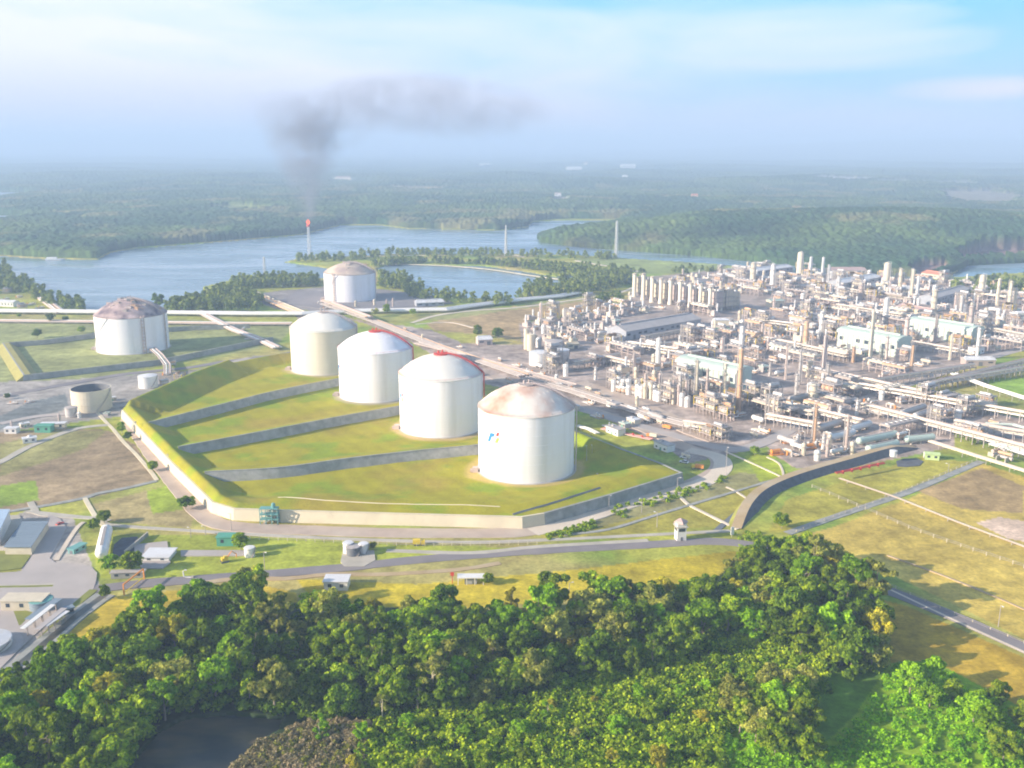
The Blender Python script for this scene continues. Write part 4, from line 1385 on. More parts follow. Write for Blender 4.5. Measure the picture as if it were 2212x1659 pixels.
def t_drum(v):
    r = empty('horizontal_drum'); r['category'] = 'vessel'
    L, rd = ((12, 1.9), (18, 2.4), (9, 1.4))[v]
    m = M[('white', 'alu', 'cream')[v]]
    z = rd + 1.6
    MB().tube([(-L / 2 - rd * .6, 0, z), (-L / 2 - rd * .4, 0, z), (-L / 2, 0, z), (L / 2, 0, z), (L / 2 + rd * .4, 0, z), (L / 2 + rd * .6, 0, z)], [rd * .2, rd * .75, rd, rd, rd * .75, rd * .2], 14).build('shell', m, r, smooth=False)
    for s in (-1, 1):
        MB().box(s * L * .32 - .4, s * L * .32 + .4, -rd * .8, rd * .8, 0, z - rd * .5).build('saddle', M['concrete'], r)
    MB().tube([(0, 0, z + rd * .9), (0, 0, z + rd + 1.4), (0, 4, z + rd + 1.4), (0, 4, 0)], 0.3, 6).build('nozzle_pipe', M['alu'], r)
    b = MB().box(-L * .3, L * .3, -1, 1, z + rd + .05, z + rd + .2)
    b.bar((-L * .3, -1, z + rd + 1.2), (L * .3, -1, z + rd + 1.2), .1)
    b.build('top_walkway', M['steel'], r)
    return r


def t_vdrum(v):
    r = empty('vertical_drum'); r['category'] = 'vessel'
    rd, h = ((1.8, 11), (2.6, 9), (1.3, 15))[v]
    MB().lathe([(rd * .95, 0), (rd * .95, 2), (rd, 2.4), (rd, h - rd * .6), (rd * .7, h - rd * .15), (0.01, h)], 14).build('shell', M[('cream', 'white', 'pink')[v]], r)
    MB().lathe([(rd + .05, h * .7), (rd + 1.3, h * .7), (rd + 1.3, h * .7 + .2), (rd + .05, h * .7 + .2)], 12, a0=20, a1=300).build('platform', M['steel'], r)
    MB().tube([(0, 0, h - .2), (0, 0, h + 1), (rd + 1, 0, h + 1), (rd + 1, 0, 0)], .3, 6).build('overhead_pipe', M['alu'], r)
    MB().bar((-rd - .5, -.25, 0), (-rd - .5, -.25, h * .7), .1).bar((-rd - .5, .25, 0), (-rd - .5, .25, h * .7), .1).build('ladder', M['steel'], r)
    return r


def t_hut(v):
    r = empty('equipment_building'); r['category'] = 'building'
    L, w, h = ((12, 8, 5), (18, 9, 6), (9, 7, 4))[v]
    m = M[('cream', 'white', 'roofgrey')[v]]
    MB().box(-L / 2, L / 2, -w / 2, w / 2, 0, h).build('wall', m, r)
    MB().box(-L / 2 - .5, L / 2 + .5, -w / 2 - .5, w / 2 + .5, h + .003, h + .5).build('roof', M[('roofwhite', 'roofgrey', 'mint')[v]], r)
    MB().box(-1, 1, -w / 2 - .08, -w / 2 + .05, 0.02, 2.8).build('door', M['green'], r)
    for s in (-1, 1):
        MB().box(s * L * .3 - 1.2, s * L * .3 + 1.2, -w / 2 - .06, -w / 2 + .05, 1.6, 3).build('window', M['glass'], r)
    MB().box(-L * .3, -L * .3 + 2.4, -1, 1.2, h + .503, h + 1.8).build('roof_unit', M['alu'], r)
    return r


def t_turbine(v):
    r = empty('exhaust_unit'); r['category'] = 'turbine unit'
    MB().box(-5, 5, -3, 3, .4, 4.2 + v).build('casing', M[('pink', 'cream', 'steel')[v]], r)
    MB().lathe([(1.3, 4 + v), (1.1, 6), (1.05, 12.5 + v), (.85, 12.5 + v), (.85, 11)], 12, (2.6, 0, 0)).build('stack', M['white'], r)
    MB().box(-4.4, -1, -2.4, 2.4, 4.2 + v + .003, 6.4 + v).build('intake_filter', M['steel'], r)
    MB().tube([(-5, 2, 1.5), (-8, 2, 1.5), (-8, -2, 1.5)], .5, 7).build('pipe', M['alu'], r)
    MB().lathe([(1.12, 9), (2.2, 9), (2.2, 9.2), (1.12, 9.2)], 12, (2.6, 0, 0)).build('platform', M['steel'], r)
    return r


def t_lowpipes(v):
    r = empty('pipe_bundle'); r['category'] = 'pipes'
    L = 16
    for k in range(5):
        y = -2.4 + 1.2 * k; z = 1.1 + .1 * (k % 3)
        MB().tube([(-L / 2, y, z), (L * .2 * (k % 3 - 1), y, z), (L * .2 * (k % 3 - 1) + 1, y, z + (1.6 if k % 2 else 0)), (L / 2, y, z + (1.6 if k % 2 else 0))], .35 + .1 * (k % 2), 7).build('pipe', M[('alu', 'white', 'peach', 'cream', 'pink')[k]], r)
    b = MB()
    for x in (-6, -2, 2, 6):
        b.box(x - .3, x + .3, -3, 3, 0, .75)
    b.build('sleeper', M['concrete'], r)
    for k in range(3):
        MB().lathe([(.9, 0), (.9, 3.2), (.5, 3.7), (.01, 3.9)], 10, (-5 + 5 * k, 4.4, 0)).build('pot', M[('orange', 'white', 'alu')[(k + v) % 3]], r)
    return r


def t_exch(v):
    r = empty('heat_exchanger'); r['category'] = 'exchanger'
    n = 2 + v
    for k in range(n):
        z = 2.2 + 2.6 * (k % 2); y = (k // 2) * 3.2
        s = MB().tube([(-4.6, y, z), (-4.4, y, z), (4, y, z), (4.4, y, z)], [.7, 1.05, 1.05, .6], 12).build('shell', M[('alu', 'peach', 'white')[(v + k) % 3]], r)
        MB().tube([(-5.6, y, z), (-5.5, y, z), (-4.6, y, z)], [.6, 1.2, 1.2], 12).build('channel_head', M['pink'], s)
    MB().box(-3.4, -2.8, -1, 4.2, 0, 3).box(2.6, 3.2, -1, 4.2, 0, 3).build('saddle', M['concrete'], r)
    MB().tube([(0, 0, 3), (0, 0, 7), (3, 0, 7), (3, -3, 7), (3, -3, 0)], .35, 6).build('pipe', M['alu'], r)
    return r


def t_boiler(v):
    r = empty('boiler_unit'); r['category'] = 'boiler'
    H = 25 + v
    MB().box(-3.6, 3.6, -6, 6, 6, H).build('casing', M[('cream', 'pink', 'cream')[v]], r)
    framework(MB(), -4.2, 4.2, -6.6, 6.6, [6, 12, 18, H + 1], 1, 3, .4).build('frame', M['steel'], r)
    for z in (12, 18, H):
        MB().box(-5.2, 5.2, -7.6, 7.6, z + .3, z + .45).build('platform', M['steel'], r)
    MB().add([(-3, -6, 5.9), (3, -6, 5.9), (3, 6, 5.9), (-3, 6, 5.9), (-1, -4, 2), (1, -4, 2), (1, 4, 2), (-1, 4, 2)], [(0, 1, 2, 3), (7, 6, 5, 4), (0, 4, 5, 1), (1, 5, 6, 2), (2, 6, 7, 3), (3, 7, 4, 0)]).build('hopper', M['steel'], r)
    MB().tube([(0, -6, 9), (0, -8, 9), (0, -9.5, 5), (0, -9.5, 0)], 1.2, 8).build('flue_duct', M['alu'], r)
    MB().tube([(0, 3, H), (0, 3, H + 5)], .9, 10).build('vent_stack', M['cream'], r)
    MB().tube([(-2, -2, H + 1.6), (2.4, -2, H + 1.6)], 1.1, 10).build('steam_drum', M['white'], r)
    return r


TEMPL = {}
def templ(key, fn, *a):
    r = fn(*a)
    cache_kids(r)
    TEMPL[key] = r
for v in range(3):
    templ(('structure', v), t_structure, v); templ(('cooler', v), t_cooler, v); templ(('drum', v), t_drum, v); templ(('vdrum', v), t_vdrum, v)
    templ(('hut', v), t_hut, v); templ(('turbine', v), t_turbine, v); templ(('low', v), t_lowpipes, v); templ(('boiler', v), t_boiler, v); templ(('exch', v), t_exch, v)
for L in (28, 42, 60):
    templ(('rack', L), t_rack, L)
INFO = {'boiler': (('cream', 'pinkish', 'cream'), 'tall boiler block', 'boiler blocks behind the chimneys'), 'structure': (('pinkish', 'grey', 'pinkish'), 'process structure', 'open steel process structures'), 'cooler': (('peach', 'cream', 'grey'), 'fan cooler bank', 'air cooler banks'),
        'drum': (('white', 'silver', 'cream'), 'horizontal drum', 'horizontal drums of the plant'), 'vdrum': (('cream', 'white', 'pinkish'), 'upright drum', 'upright drums of the plant'),
        'hut': (('cream', 'white', 'grey'), 'flat roofed equipment building', 'small plant buildings'), 'turbine': (('pinkish', 'cream', 'grey'), 'exhaust unit', 'turbine exhaust units'),
        'low': (('low', 'low', 'low'), 'pipe bundle', 'low pipe bundles'), 'exch': (('silver', 'peach', 'white'), 'stacked heat exchanger', 'heat exchangers'), 'rack': (('long', 'long', 'long'), 'pipe rack', 'pipe racks through the plant')}
USED = {}


def place(key, x, y, rz, s=1.0, z=0.0, sz=None):
    c = copy_tree(TEMPL[key])
    c.location = (x, y, z); c.rotation_euler.z = rz; c.scale = (s, s, sz or s)
    a, kd, gr = INFO[key[0]]
    reg(c, a[key[1] if key[1] < 3 else 0], kd, gr)
    return c


# tall columns read off the photograph: (region, x, y top, y base, width, colour)
for a in (('d', 1328, 950, 1222, 36, 'white'), ('d', 1868, 950, 1120, 30, 'pink'), ('d', 2034, 850, 1045, 38, 'white'), ('d', 2008, 1040, 1575, 34, 'peach'), ('d', 1132, 1085, 1262, 22, 'pink'), ('d', 1650, 1135, 1500, 16, 'cream'),
          ('d', 1738, 1210, 1530, 18, 'pink'), ('d', 1888, 1165, 1480, 14, 'cream'), ('d', 1515, 1250, 1475, 26, 'alu'), ('d', 805, 1195, 1305, 20, 'white'), ('d', 1545, 1300, 1440, 26, 'cream'), ('d', 1080, 1290, 1380, 16, 'pink'),
          ('e', 572, 695, 880, 32, 'white'), ('e', 592, 885, 1205, 30, 'pink'), ('e', 445, 775, 990, 36, 'peach'), ('e', 965, 695, 1130, 26, 'cream'), ('e', 1250, 745, 1000, 34, 'pink'), ('e', 1088, 585, 790, 34, 'white'), ('e', 1480, 520, 700, 38, 'cream'),
          ('e', 1488, 720, 980, 18, 'pink'), ('e', 1765, 650, 905, 36, 'pink'), ('e', 1860, 400, 595, 42, 'cream'), ('e', 1097, 300, 480, 46, 'cream'), ('e', 1205, 350, 555, 26, 'cream'), ('e', 1300, 352, 565, 28, 'cream'), ('e', 1348, 410, 575, 22, 'white'),
          ('e', 1992, 430, 655, 24, 'cream'), ('e', 2088, 450, 670, 24, 'cream'), ('e', 2132, 510, 665, 24, 'cream'), ('e', 400, 215, 400, 46, 'cream'), ('e', 485, 255, 420, 22, 'white'), ('e', 582, 258, 440, 20, 'white'), ('e', 630, 320, 460, 20, 'white'),
          ('e', 22, 300, 450, 40, 'cream'), ('e', 182, 310, 480, 36, 'white'), ('e', 708, 415, 560, 30, 'white'), ('e', 893, 480, 600, 34, 'pink'), ('e', 1700, 570, 730, 30, 'alu'), ('e', 1828, 830, 1090, 22, 'white'), ('e', 1295, 970, 1220, 20, 'peach'),
          ('e', 285, 960, 1250, 16, 'pink'), ('e', 395, 1010, 1290, 18, 'alu'), ('e', 830, 980, 1110, 20, 'peach'), ('e', 1100, 900, 1080, 18, 'pink'), ('e', 1610, 880, 1090, 14, 'cream'), ('e', 1060, 985, 1120, 20, 'cream'), ('e', 160, 1110, 1220, 16, 'alu'),
          ('e', 480, 1090, 1230, 44, 'cream'), ('e', 1180, 1000, 1110, 18, 'pink'), ('e', 2100, 770, 900, 18, 'cream'), ('e', 370, 1200, 1390, 16, 'alu'), ('e', 620, 1120, 1330, 14, 'alu')):
    column(*a)
for a in (('g', 515, 240, 560, 16, 'peach'), ('g', 505, 70, 250, 60, 'cream'), ('g', 725, 250, 360, 30, 'white'), ('g', 775, 330, 610, 16, 'pink'), ('g', 590, 480, 600, 14, 'white'), ('g', 380, 480, 570, 14, 'white'), ('g', 860, 200, 330, 12, 'white')):
    column(*a)
# row of ten tall stacks with a unit behind each
for x, t, b_ in ((1130, 415, 605), (1205, 415, 630), (1278, 440, 650), (1352, 455, 660), (1432, 460, 670), (1513, 475, 690), (1597, 495, 712), (1683, 505, 725), (1765, 525, 738), (1853, 540, 725)):
    o = column('d', x, t - 8, b_, 27, 'chimney_cream', 'chimney_stack', 1, 'boiler chimney', 'row of tall boiler chimneys')
    p = o.location
    u = Vector((math.cos(AX), math.sin(AX), 0))
    for k_, (du, dv) in enumerate(((13, 0), (28, 3))):
        q = p + U * du - V * dv
        place(('boiler', (k_ + int(x)) % 3), q.x, q.y, AX + R(90), 1.0, sz=1.0 if k_ == 0 else .9)
    EXCL.append((p.x + 6, p.y + 9, 16))
# two rows of short stacks
for i, (x, y) in enumerate(((222, 860), (330, 842), (433, 835), (540, 815), (635, 808), (737, 802), (832, 790), (930, 775), (1023, 765), (1115, 745), (1208, 738))):
    p = WZ('d', x + 8, y)
    place(('turbine', i % 3), p.x, p.y, AX + R(90), 1.15)
    EXCL.append((p.x, p.y, 9))
for i, (x, y) in enumerate(((270, 960), (385, 985), (415, 960), (500, 940), (590, 930), (690, 925), (610, 990), (480, 905), (780, 905))):
    p = WZ('d', x + 8, y)
    place(('turbine', (i + 1) % 3), p.x, p.y, AX + R(-90), 0.95)
    EXCL.append((p.x, p.y, 8))


def shed(name, a, b, width, z1, zr, mw, mr, label, side=1, cat='building', vault=False, ends=None):
    """long building whose nearer eaves line runs from ground point a to b; the building extends away from the camera"""
    a = Vector((a.x, a.y, 0)); b = Vector((b.x, b.y, 0))
    L = (b - a).length
    ang = math.atan2(b.y - a.y, b.x - a.x)
    root = empty(name, a, ang, label, cat)
    w = width * side
    y0, y1 = (0, w) if w > 0 else (w, 0)
    if vault:
        MB().box(0, L, y0, y1, 0, z1).build('wall', mw, root)
        MB().vault(-1.2, L + 1.2, y0 - 1.2, y1 + 1.2, z1 + .01, zr - z1).build('roof', mr, root)
        b_ = MB()
        n = int(L / 6)
        for k in range(n + 1):
            x = L * k / n
            b_.box(x - .25, x + .25, y0 - .35, y0 - .003, 0, z1)
        b_.build('column', M['steel'], root)
        b_ = MB().box(L * .06, L * .94, (y0 + y1) / 2 - 1.4, (y0 + y1) / 2 + 1.4, zr - .6, zr + 1.2).build('ridge_vent', mr, root)
    else:
        MB().house(0, L, y0, y1, z1, zr).build('wall', mw, root)
        MB().gable(0, L, y0, y1, z1 + .12, zr + .12).build('roof', mr, root)
        MB().box(L * .04, L * .96, (y0 + y1) / 2 - .9, (y0 + y1) / 2 + .9, zr - .1, zr + 1.3).build('ridge_vent', mr, root)
    n = max(2, int(L / 9))
    for k in range(n):
        x = L * (k + .5) / n
        if k % 3 == 1:
            MB().box(x - 2, x + 2, y0 - .14, y0 + .02, .02, min(5, z1 * .7)).build('door', M['darksteel'], root)
        else:
            MB().box(x - 2.4, x + 2.4, y0 - .1, y0 + .02, z1 * .5, z1 * .74).build('window', M['glass'], root)
    if ends:
        MB().box(-.12, 0, y0 + (y1 - y0) * .25, y0 + (y1 - y0) * .6, .02, z1 * .7).build('end_door', ends, root)
    c = a + (b - a) / 2
    for t in (0.1, .3, .5, .7, .9):
        q = a + (b - a) * t + Vector((-math.sin(ang), math.cos(ang), 0)) * w / 2
        EXCL.append((q.x, q.y, abs(width) / 2 + 5))
    return root


HALLS = []
def hall(r_, x0, y0, x1, y1, zt, label):
    a = WZ(r_, x0, y0, zt); b = WZ(r_, x1, y1, zt)
    HALLS.append(Vector(((a.x + b.x) / 2, (a.y + b.y) / 2, 0)))
    return shed('turbine_hall', a, b, 24, zt, zt + 5, M['mint'], M['mint'], label, 1, vault=True)


hall('d', 1490, 1150, 1985, 1255, 16, 'nearest mint green turbine hall with curved roof among the columns')
hall('e', 710, 860, 1190, 945, 16, 'middle mint green turbine hall with curved roof behind a peach cooler bank')
hall('e', 1280, 780, 1790, 860, 15, 'farthest mint green turbine hall with curved roof near the far columns')
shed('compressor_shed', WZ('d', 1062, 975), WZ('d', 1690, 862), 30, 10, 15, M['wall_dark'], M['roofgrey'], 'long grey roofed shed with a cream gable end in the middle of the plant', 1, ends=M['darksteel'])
shed('cream_block', WZ('d', 1808, 905), WZ('d', 1925, 905), 14, 14, 14.4, M['cream'], M['roofwhite'], 'tall cream block with a dark green base beside the long grey shed', 1)
b_ = WZ('d', 1866, 905); o = MB().box(-9, 9, -4.2, -.3, 0, 5.4).build('green_container', M['green'], loc=(b_.x, b_.y, 0)); tag(o, 'dark green box building at the foot of the tall cream block', 'building')
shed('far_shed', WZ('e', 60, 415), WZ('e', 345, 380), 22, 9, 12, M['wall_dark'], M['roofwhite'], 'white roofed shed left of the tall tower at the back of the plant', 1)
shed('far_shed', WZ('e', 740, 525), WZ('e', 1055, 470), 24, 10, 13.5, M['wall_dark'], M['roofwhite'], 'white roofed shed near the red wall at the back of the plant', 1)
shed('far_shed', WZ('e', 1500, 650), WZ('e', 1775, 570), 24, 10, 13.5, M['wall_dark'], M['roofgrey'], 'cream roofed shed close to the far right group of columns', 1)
shed('far_shed', WZ('e', 640, 400), WZ('e', 940, 400), 26, 7, 10, M['cream'], M['roofpink'], 'faded red roofed building at the back of the plant by the channel', 1)
shed('far_shed', WZ('e', 1380, 420), WZ('e', 1560, 445), 22, 7, 10, M['cream'], M['terracotta'], 'orange roofed house at the back of the plant by the trees', 1)
shed('far_shed', WZ('e', 1000, 470), WZ('e', 1075, 470), 10, 9, 9.4, M['red'], M['red'], 'small red walled building behind the thick cream column', 1)
shed('far_shed', WZ('e', 1120, 545), WZ('e', 1340, 545), 14, 5, 7, M['cream'], M['roofwhite'], 'low white roofed shed below the pair of far cream columns', 1)
shed('far_shed', WZ('e', 1180, 690), WZ('e', 1440, 735), 16, 6, 8, M['cream'], M['roofpink'], 'pale pink roofed shed in front of the farthest mint hall', 1)
shed('far_shed', WZ('e', 320, 790), WZ('e', 430, 800), 8, 5, 5.3, M['white'], M['roofwhite'], 'bright white flat shed left of the white column in mid plant', 1)
shed('far_shed', WZ('e', 170, 670), WZ('e', 275, 665), 14, 9, 9.5, M['cream'], M['mint'], 'cream block with mint roof behind the long grey shed', 1)
shed('far_shed', WZ('e', 2160, 765), WZ('e', 2300, 765), 14, 8, 8.5, M['mint'], M['roofwhite'], 'mint walled building at the right edge of the plant', 1)
shed('far_shed', WZ('d', -20 + 590, 1045), WZ('d', 665, 1040), 10, 5, 5.4, M['cream'], M['cream'], 'small cream block just behind the silver plant tank', 1)
shed('far_shed', WZ('e', 1740, 1140, 0), WZ('e', 1980, 1140), 12, 6, 7.5, M['pink'], M['roofwhite'], 'white roofed low shed beside the street right of the middle hall', 1)
shed('house', WZ('b', 1835, 1170), WZ('b', 1950, 1165), 14, 6, 8, M['pink'], M['roofwhite'], 'white roofed house between two round bushes beside the brown field')
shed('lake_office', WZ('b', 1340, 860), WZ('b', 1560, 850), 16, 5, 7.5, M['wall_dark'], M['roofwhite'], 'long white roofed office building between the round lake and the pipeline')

# grid-fill of the plant with process units
pc_ = [W(x, y) for x, y in PLANT]
ext = [((q.x * U.x + q.y * U.y), (q.x * V.x + q.y * V.y)) for q in pc_]
u0, u1 = min(e[0] for e in ext), max(e[0] for e in ext); v0, v1 = min(e[1] for e in ext), max(e[1] for e in ext)
rg = random.Random(21)
cand = []
INNER = [(1145, 690), (1340, 655), (1365, 610), (1480, 600), (1620, 578), (1830, 592), (2040, 608), (2240, 640), (2240, 745), (2080, 775), (1960, 815), (1760, 890), (1640, 940), (1560, 935), (1440, 890), (1330, 845), (1230, 815), (1150, 800)]
VOID = [[(1240, 790), (1330, 790), (1360, 830), (1480, 850), (1580, 900), (1620, 930), (1560, 945), (1440, 900), (1330, 850), (1230, 825)], [(1200, 750), (1290, 735), (1330, 775), (1230, 790)], [(1595, 800), (1700, 830), (1720, 890), (1640, 880), (1580, 830)], [(1760, 775), (1860, 790), (1900, 830), (1850, 850), (1760, 810)],
        [(1365, 600), (1600, 640), (1590, 690), (1420, 660), (1350, 650)], [(1960, 745), (2080, 770), (2040, 790), (1940, 770)], [(1580, 640), (1680, 650), (1640, 690), (1590, 680)], [(1340, 690), (1420, 670), (1560, 690), (1500, 730), (1360, 745)]]
iu = 0
uu = u0
while uu < u1:
    vv_ = v0
    street = (iu % 6 == 5)
    while vv_ < v1:
        x = U.x * uu + V.x * vv_ + rg.uniform(-2, 2); y = U.y * uu + V.y * vv_ + rg.uniform(-2, 2)
        px, py = proj(x, y)
        if inpoly(np.array([px]), np.array([py]), INNER)[0] and not any((x - e[0]) ** 2 + (y - e[1]) ** 2 < (e[2] + 4) ** 2 for e in EXCL) and not street and rg.random() < 0.80 and not any(inpoly(np.array([px]), np.array([py]), v_)[0] for v_ in VOID):
            cand.append((x, y, iu))
        vv_ += 21
    uu += 17.5
    iu += 1
rg.shuffle(cand)
KEYS = ['structure'] * 6 + ['cooler'] * 3 + ['drum'] * 3 + ['vdrum'] * 4 + ['low'] * 4 + ['exch'] * 4 + ['hut'] * 1 + ['turbine'] * 2
for x, y, i in cand:
    k = rg.choice(KEYS)
    r_ = AX + (R(90) if (i % 3 == 0 and k in ('cooler', 'structure')) else R(-90) * rg.randrange(2))
    if k == 'cooler': r_ = AX - R(90)
    place((k, rg.randrange(3)), x, y, r_, rg.uniform(0.85, 1.2), sz=rg.uniform(0.85, 1.35) * (1.1 if k == 'structure' else 1))
print('plant units', len(cand))
# long racks along both plant axes
def rack_line(a, b, L=42, zc=1.0):
    a = Vector(a); b = Vector(b); d = (b - a); n = max(1, round(d.length / (L + 2)))
    ang = math.atan2(d.y, d.x)
    for i in range(n):
        q = a + d * ((i + .5) / n)
        c = place(('rack', L), q.x, q.y, ang, 1.0, sz=zc)
        c.scale = (d.length / n / (L + 2), 1, zc)
for r_, x0, y0, x1, y1, L in (('g', 800, 130, 2300, 400, 60), ('g', 900, 310, 2300, 690, 60), ('g', 60, 240, 900, 450, 60), ('g', 130, 400, 560, 480, 42), ('e', 100, 960, 780, 1110, 60), ('e', 700, 690, 1250, 780, 60), ('e', 20, 810, 500, 870, 42),
                               ('e', 1000, 1320, 1800, 1190, 60), ('e', 600, 1240, 1400, 1420, 60), ('e', 1400, 1360, 2300, 1130, 60), ('d', 620, 1225, 1000, 1150, 42), ('d', 880, 1170, 1120, 1230, 42), ('d', 1200, 1000, 1600, 930, 42), ('f', 960, 720, 1380, 790, 42),
                               ('f', 1640, 500, 2100, 640, 42), ('g', 1450, 130, 2212, 0, 60), ('g', 1640, 450, 2300, 560, 60), ('e', 780, 560, 1300, 640, 60), ('e', 1850, 870, 2300, 960, 42), ('d', 1080, 1050, 1500, 1110, 42), ('e', 1300, 1000, 1800, 1090, 42)):
    rack_line(WZ(r_, x0, y0), WZ(r_, x1, y1), L)
# bullets on the right
for x0, y0, x1, y1, mm in ((540, 470, 770, 405, 'alu'), (790, 480, 960, 430, 'white'), (875, 575, 1170, 515, 'mint'), (950, 640, 1180, 590, 'mint'), (1220, 350, 1400, 290, 'alu'), (1330, 370, 1480, 320, 'alu'), (640, 545, 830, 500, 'white'), (1260, 560, 1470, 540, 'mint')):
    a = WZ('g', x0, y0); b = WZ('g', x1, y1); d = b - a; L = d.length; c = (a + b) / 2
    r_ = empty('storage_bullet', (c.x, c.y, 0), math.atan2(d.y, d.x), None, 'vessel')
    rd = 2.6
    MB().tube([(-L / 2 - 1.8, 0, 4), (-L / 2 - 1, 0, 4), (-L / 2, 0, 4), (L / 2, 0, 4), (L / 2 + 1, 0, 4), (L / 2 + 1.8, 0, 4)], [.5, 2, rd, rd, 2, .5], 16).build('shell', M[mm], r_)
    for s in (-.35, 0, .35):
        MB().box(s * L - .5, s * L + .5, -2, 2, 0, 2.2).build('saddle', M['concrete'], r_)
    MB().box(-L * .4, L * .4, -.7, .7, 4 + rd, 4 + rd + .2).build('top_walkway', M['steel'], r_)
    reg(r_, {'alu': 'silver', 'white': 'white', 'mint': 'grey green'}[mm], 'long horizontal bullet tank', 'horizontal bullet tanks')
    EXCL.append((c.x, c.y, 8))
# extra units in the near right process yard and the near orange yard
rg = random.Random(5)
for (x, y) in ((300, 560), (380, 600), (470, 590), (560, 560), (640, 580), (700, 640), (620, 660), (540, 690), (430, 650), (330, 640), (770, 620), (820, 640), (660, 500), (400, 520)):
    p = WZ('g', x, y)
    place((rg.choice(['vdrum', 'low', 'exch', 'vdrum', 'drum']), rg.randrange(3)), p.x, p.y, AX + R(90) * rg.randrange(2), .85)
for (x, y) in ((960, 240), (1060, 200), (1160, 260), (1240, 230), (1130, 170), (1000, 330), (1330, 200), (1420, 230), (1600, 330), (1680, 360), (1740, 330), (1580, 250), (1650, 200), (1500, 380), (1850, 290), (1900, 250), (1960, 420), (1200, 470), (1230, 520),
               (560, 330), (430, 320), (330, 300), (200, 330), (640, 380), (120, 280), (700, 210), (800, 240), (1990, 660), (2050, 690), (1800, 520), (640, 250), (760, 150)):
    p = WZ('g', x, y)
    place((rg.choice(['structure', 'low', 'exch', 'vdrum', 'structure', 'cooler', 'drum']), rg.randrange(3)), p.x, p.y, AX + R(90) * rg.randrange(2), rg.uniform(.8, 1.1))
for (x, y, kk) in ((120, 480, 'low'), (190, 600, 'low'), (440, 680, 'hut'), (600, 620, 'drum'), (700, 600, 'drum'), (360, 740, 'hut'), (300, 690, 'low'), (640, 640, 'exch'), (1010, 690, 'drum'), (1100, 730, 'exch'), (790, 880, 'hut'), (980, 960, 'drum'), (1580, 770, 'drum'),
                   (1180, 780, 'structure'), (1280, 800, 'structure'), (520, 650, 'hut'), (60, 420, 'low')):
    p = WZ('f', x, y)
    place((kk, rg.randrange(3)), p.x, p.y, AX - R(90), .8)


rg = random.Random(91)
for i in range(17):
    x = 345 + i * 40
    for row in range(3):
        p = WZ('f', x + rg.uniform(-8, 8), 300 + i * 8.5 + row * 34)
        if not any((p.x - e[0]) ** 2 + (p.y - e[1]) ** 2 < e[2] ** 2 for e in EXCL):
            place((rg.choice(['vdrum', 'vdrum', 'vdrum', 'structure', 'exch']), rg.randrange(3)), p.x, p.y, AX - R(90), rg.uniform(.75, 1.0), sz=rg.uniform(.9, 1.3))
for i in range(20):
    p = WZ('f', rg.uniform(1050, 1380), 0)
    x = rg.uniform(1060, 1400); p = WZ('f', x, rg.uniform(470, 560) + (x - 1060) * .25)
    if not any((p.x - e[0]) ** 2 + (p.y - e[1]) ** 2 < e[2] ** 2 for e in EXCL):
        place((rg.choice(['structure', 'vdrum', 'structure', 'exch', 'drum']), rg.randrange(3)), p.x, p.y, AX - R(90), rg.uniform(.7, .95), sz=rg.uniform(.9, 1.25))
        EXCL.append((p.x, p.y, 7))


# ------------------------------------------------------------------ pipelines
def pipeline(name, pts, n, rad, gap, z, mats, label, cat='pipeline', post=14.0, group=None):
    line = [Vector((p.x, p.y, 0)) for p in pts]
    root = empty(name, (0, 0, 0), 0, label, cat, group)
    def off(i, o_):
        d = (line[min(i + 1, len(line) - 1)] - line[max(i - 1, 0)]).normalized()
        return line[i] + Vector((-d.y, d.x, 0)) * o_
    for k in range(n):
        o_ = (k - (n - 1) / 2) * gap
        zz = z + (0.5 * (k % 2) if n > 3 else 0)
        MB().tube([(*off(i, o_)[:2], zz) for i in range(len(line))], rad * (1 if k % 3 else 1.25), 8).build('pipe', M[mats[k % len(mats)]], root)
    b = MB(); w = (n - 1) * gap / 2 + rad + .5
    for a, c in zip(line[:-1], line[1:]):
        L = (c - a).length; d = (c - a).normalized(); nn = Vector((-d.y, d.x, 0))
        m = max(1, int(L / post))
        for i in range(m):
            q = a + (c - a) * ((i + .5) / m)
            b.bar(q - nn * w + Vector((0, 0, z - rad - .3)), q + nn * w + Vector((0, 0, z - rad - .3)), .4)
            for s in (-1, 1):
                b.bar(q + nn * w * s * .9, q + nn * w * s * .9 + Vector((0, 0, z - rad - .3)), .35)
    b.build('support', M['concrete'], root)
    return root


main = wp((-300, 674), (0, 677), (300, 680), (540, 683), (653, 683), (766, 677), (964, 674), (1010, 667), (1120, 653), (1205, 645), (1247, 637))
pipeline('pipeline', main, 6, 1.1, 2.6, 3.6, ['white', 'white', 'alu', 'white', 'pink', 'white'], 'wide white pipeline running across the picture behind the left tank')
pipeline('pipeline', [p + Vector((0, -26, 0)) for p in wp((-300, 686), (0, 689), (300, 692), (540, 695), (640, 695))], 4, .8, 2.0, 2.4, ['pink', 'peach', 'pink', 'white'], 'pinkish lower pipes just in front of the wide white pipeline')
pipeline('pipeline', wp((40, 615), (54, 618), (95, 650), (134, 680)), 5, .9, 2.6, 3, ['pink', 'white', 'peach'], 'pink pipe bundle coming down from the walled yard at the left edge')
pipeline('pipeline', wp((430, 677), (505, 717), (560, 738), (600, 757)), 5, .8, 2.2, 3, ['pink', 'white', 'alu'], 'pipe bundle running from the white pipeline towards the aged cream tank')
pipeline('pipeline', wp((545, 636), (600, 660), (653, 682)), 6, .9, 2.6, 3, ['peach', 'pink', 'cream'], 'peach pipe bundle slanting from the lakeside to the white pipeline')
pipeline('pipeline', wp((701, 660), (809, 698), (943, 752), (1134, 818)), 7, .5, 2.1, 3.0, ['roofgrey', 'steel', 'pink', 'roofgrey', 'alu', 'peach'], 'broad pipe corridor running down behind the four bund tanks')
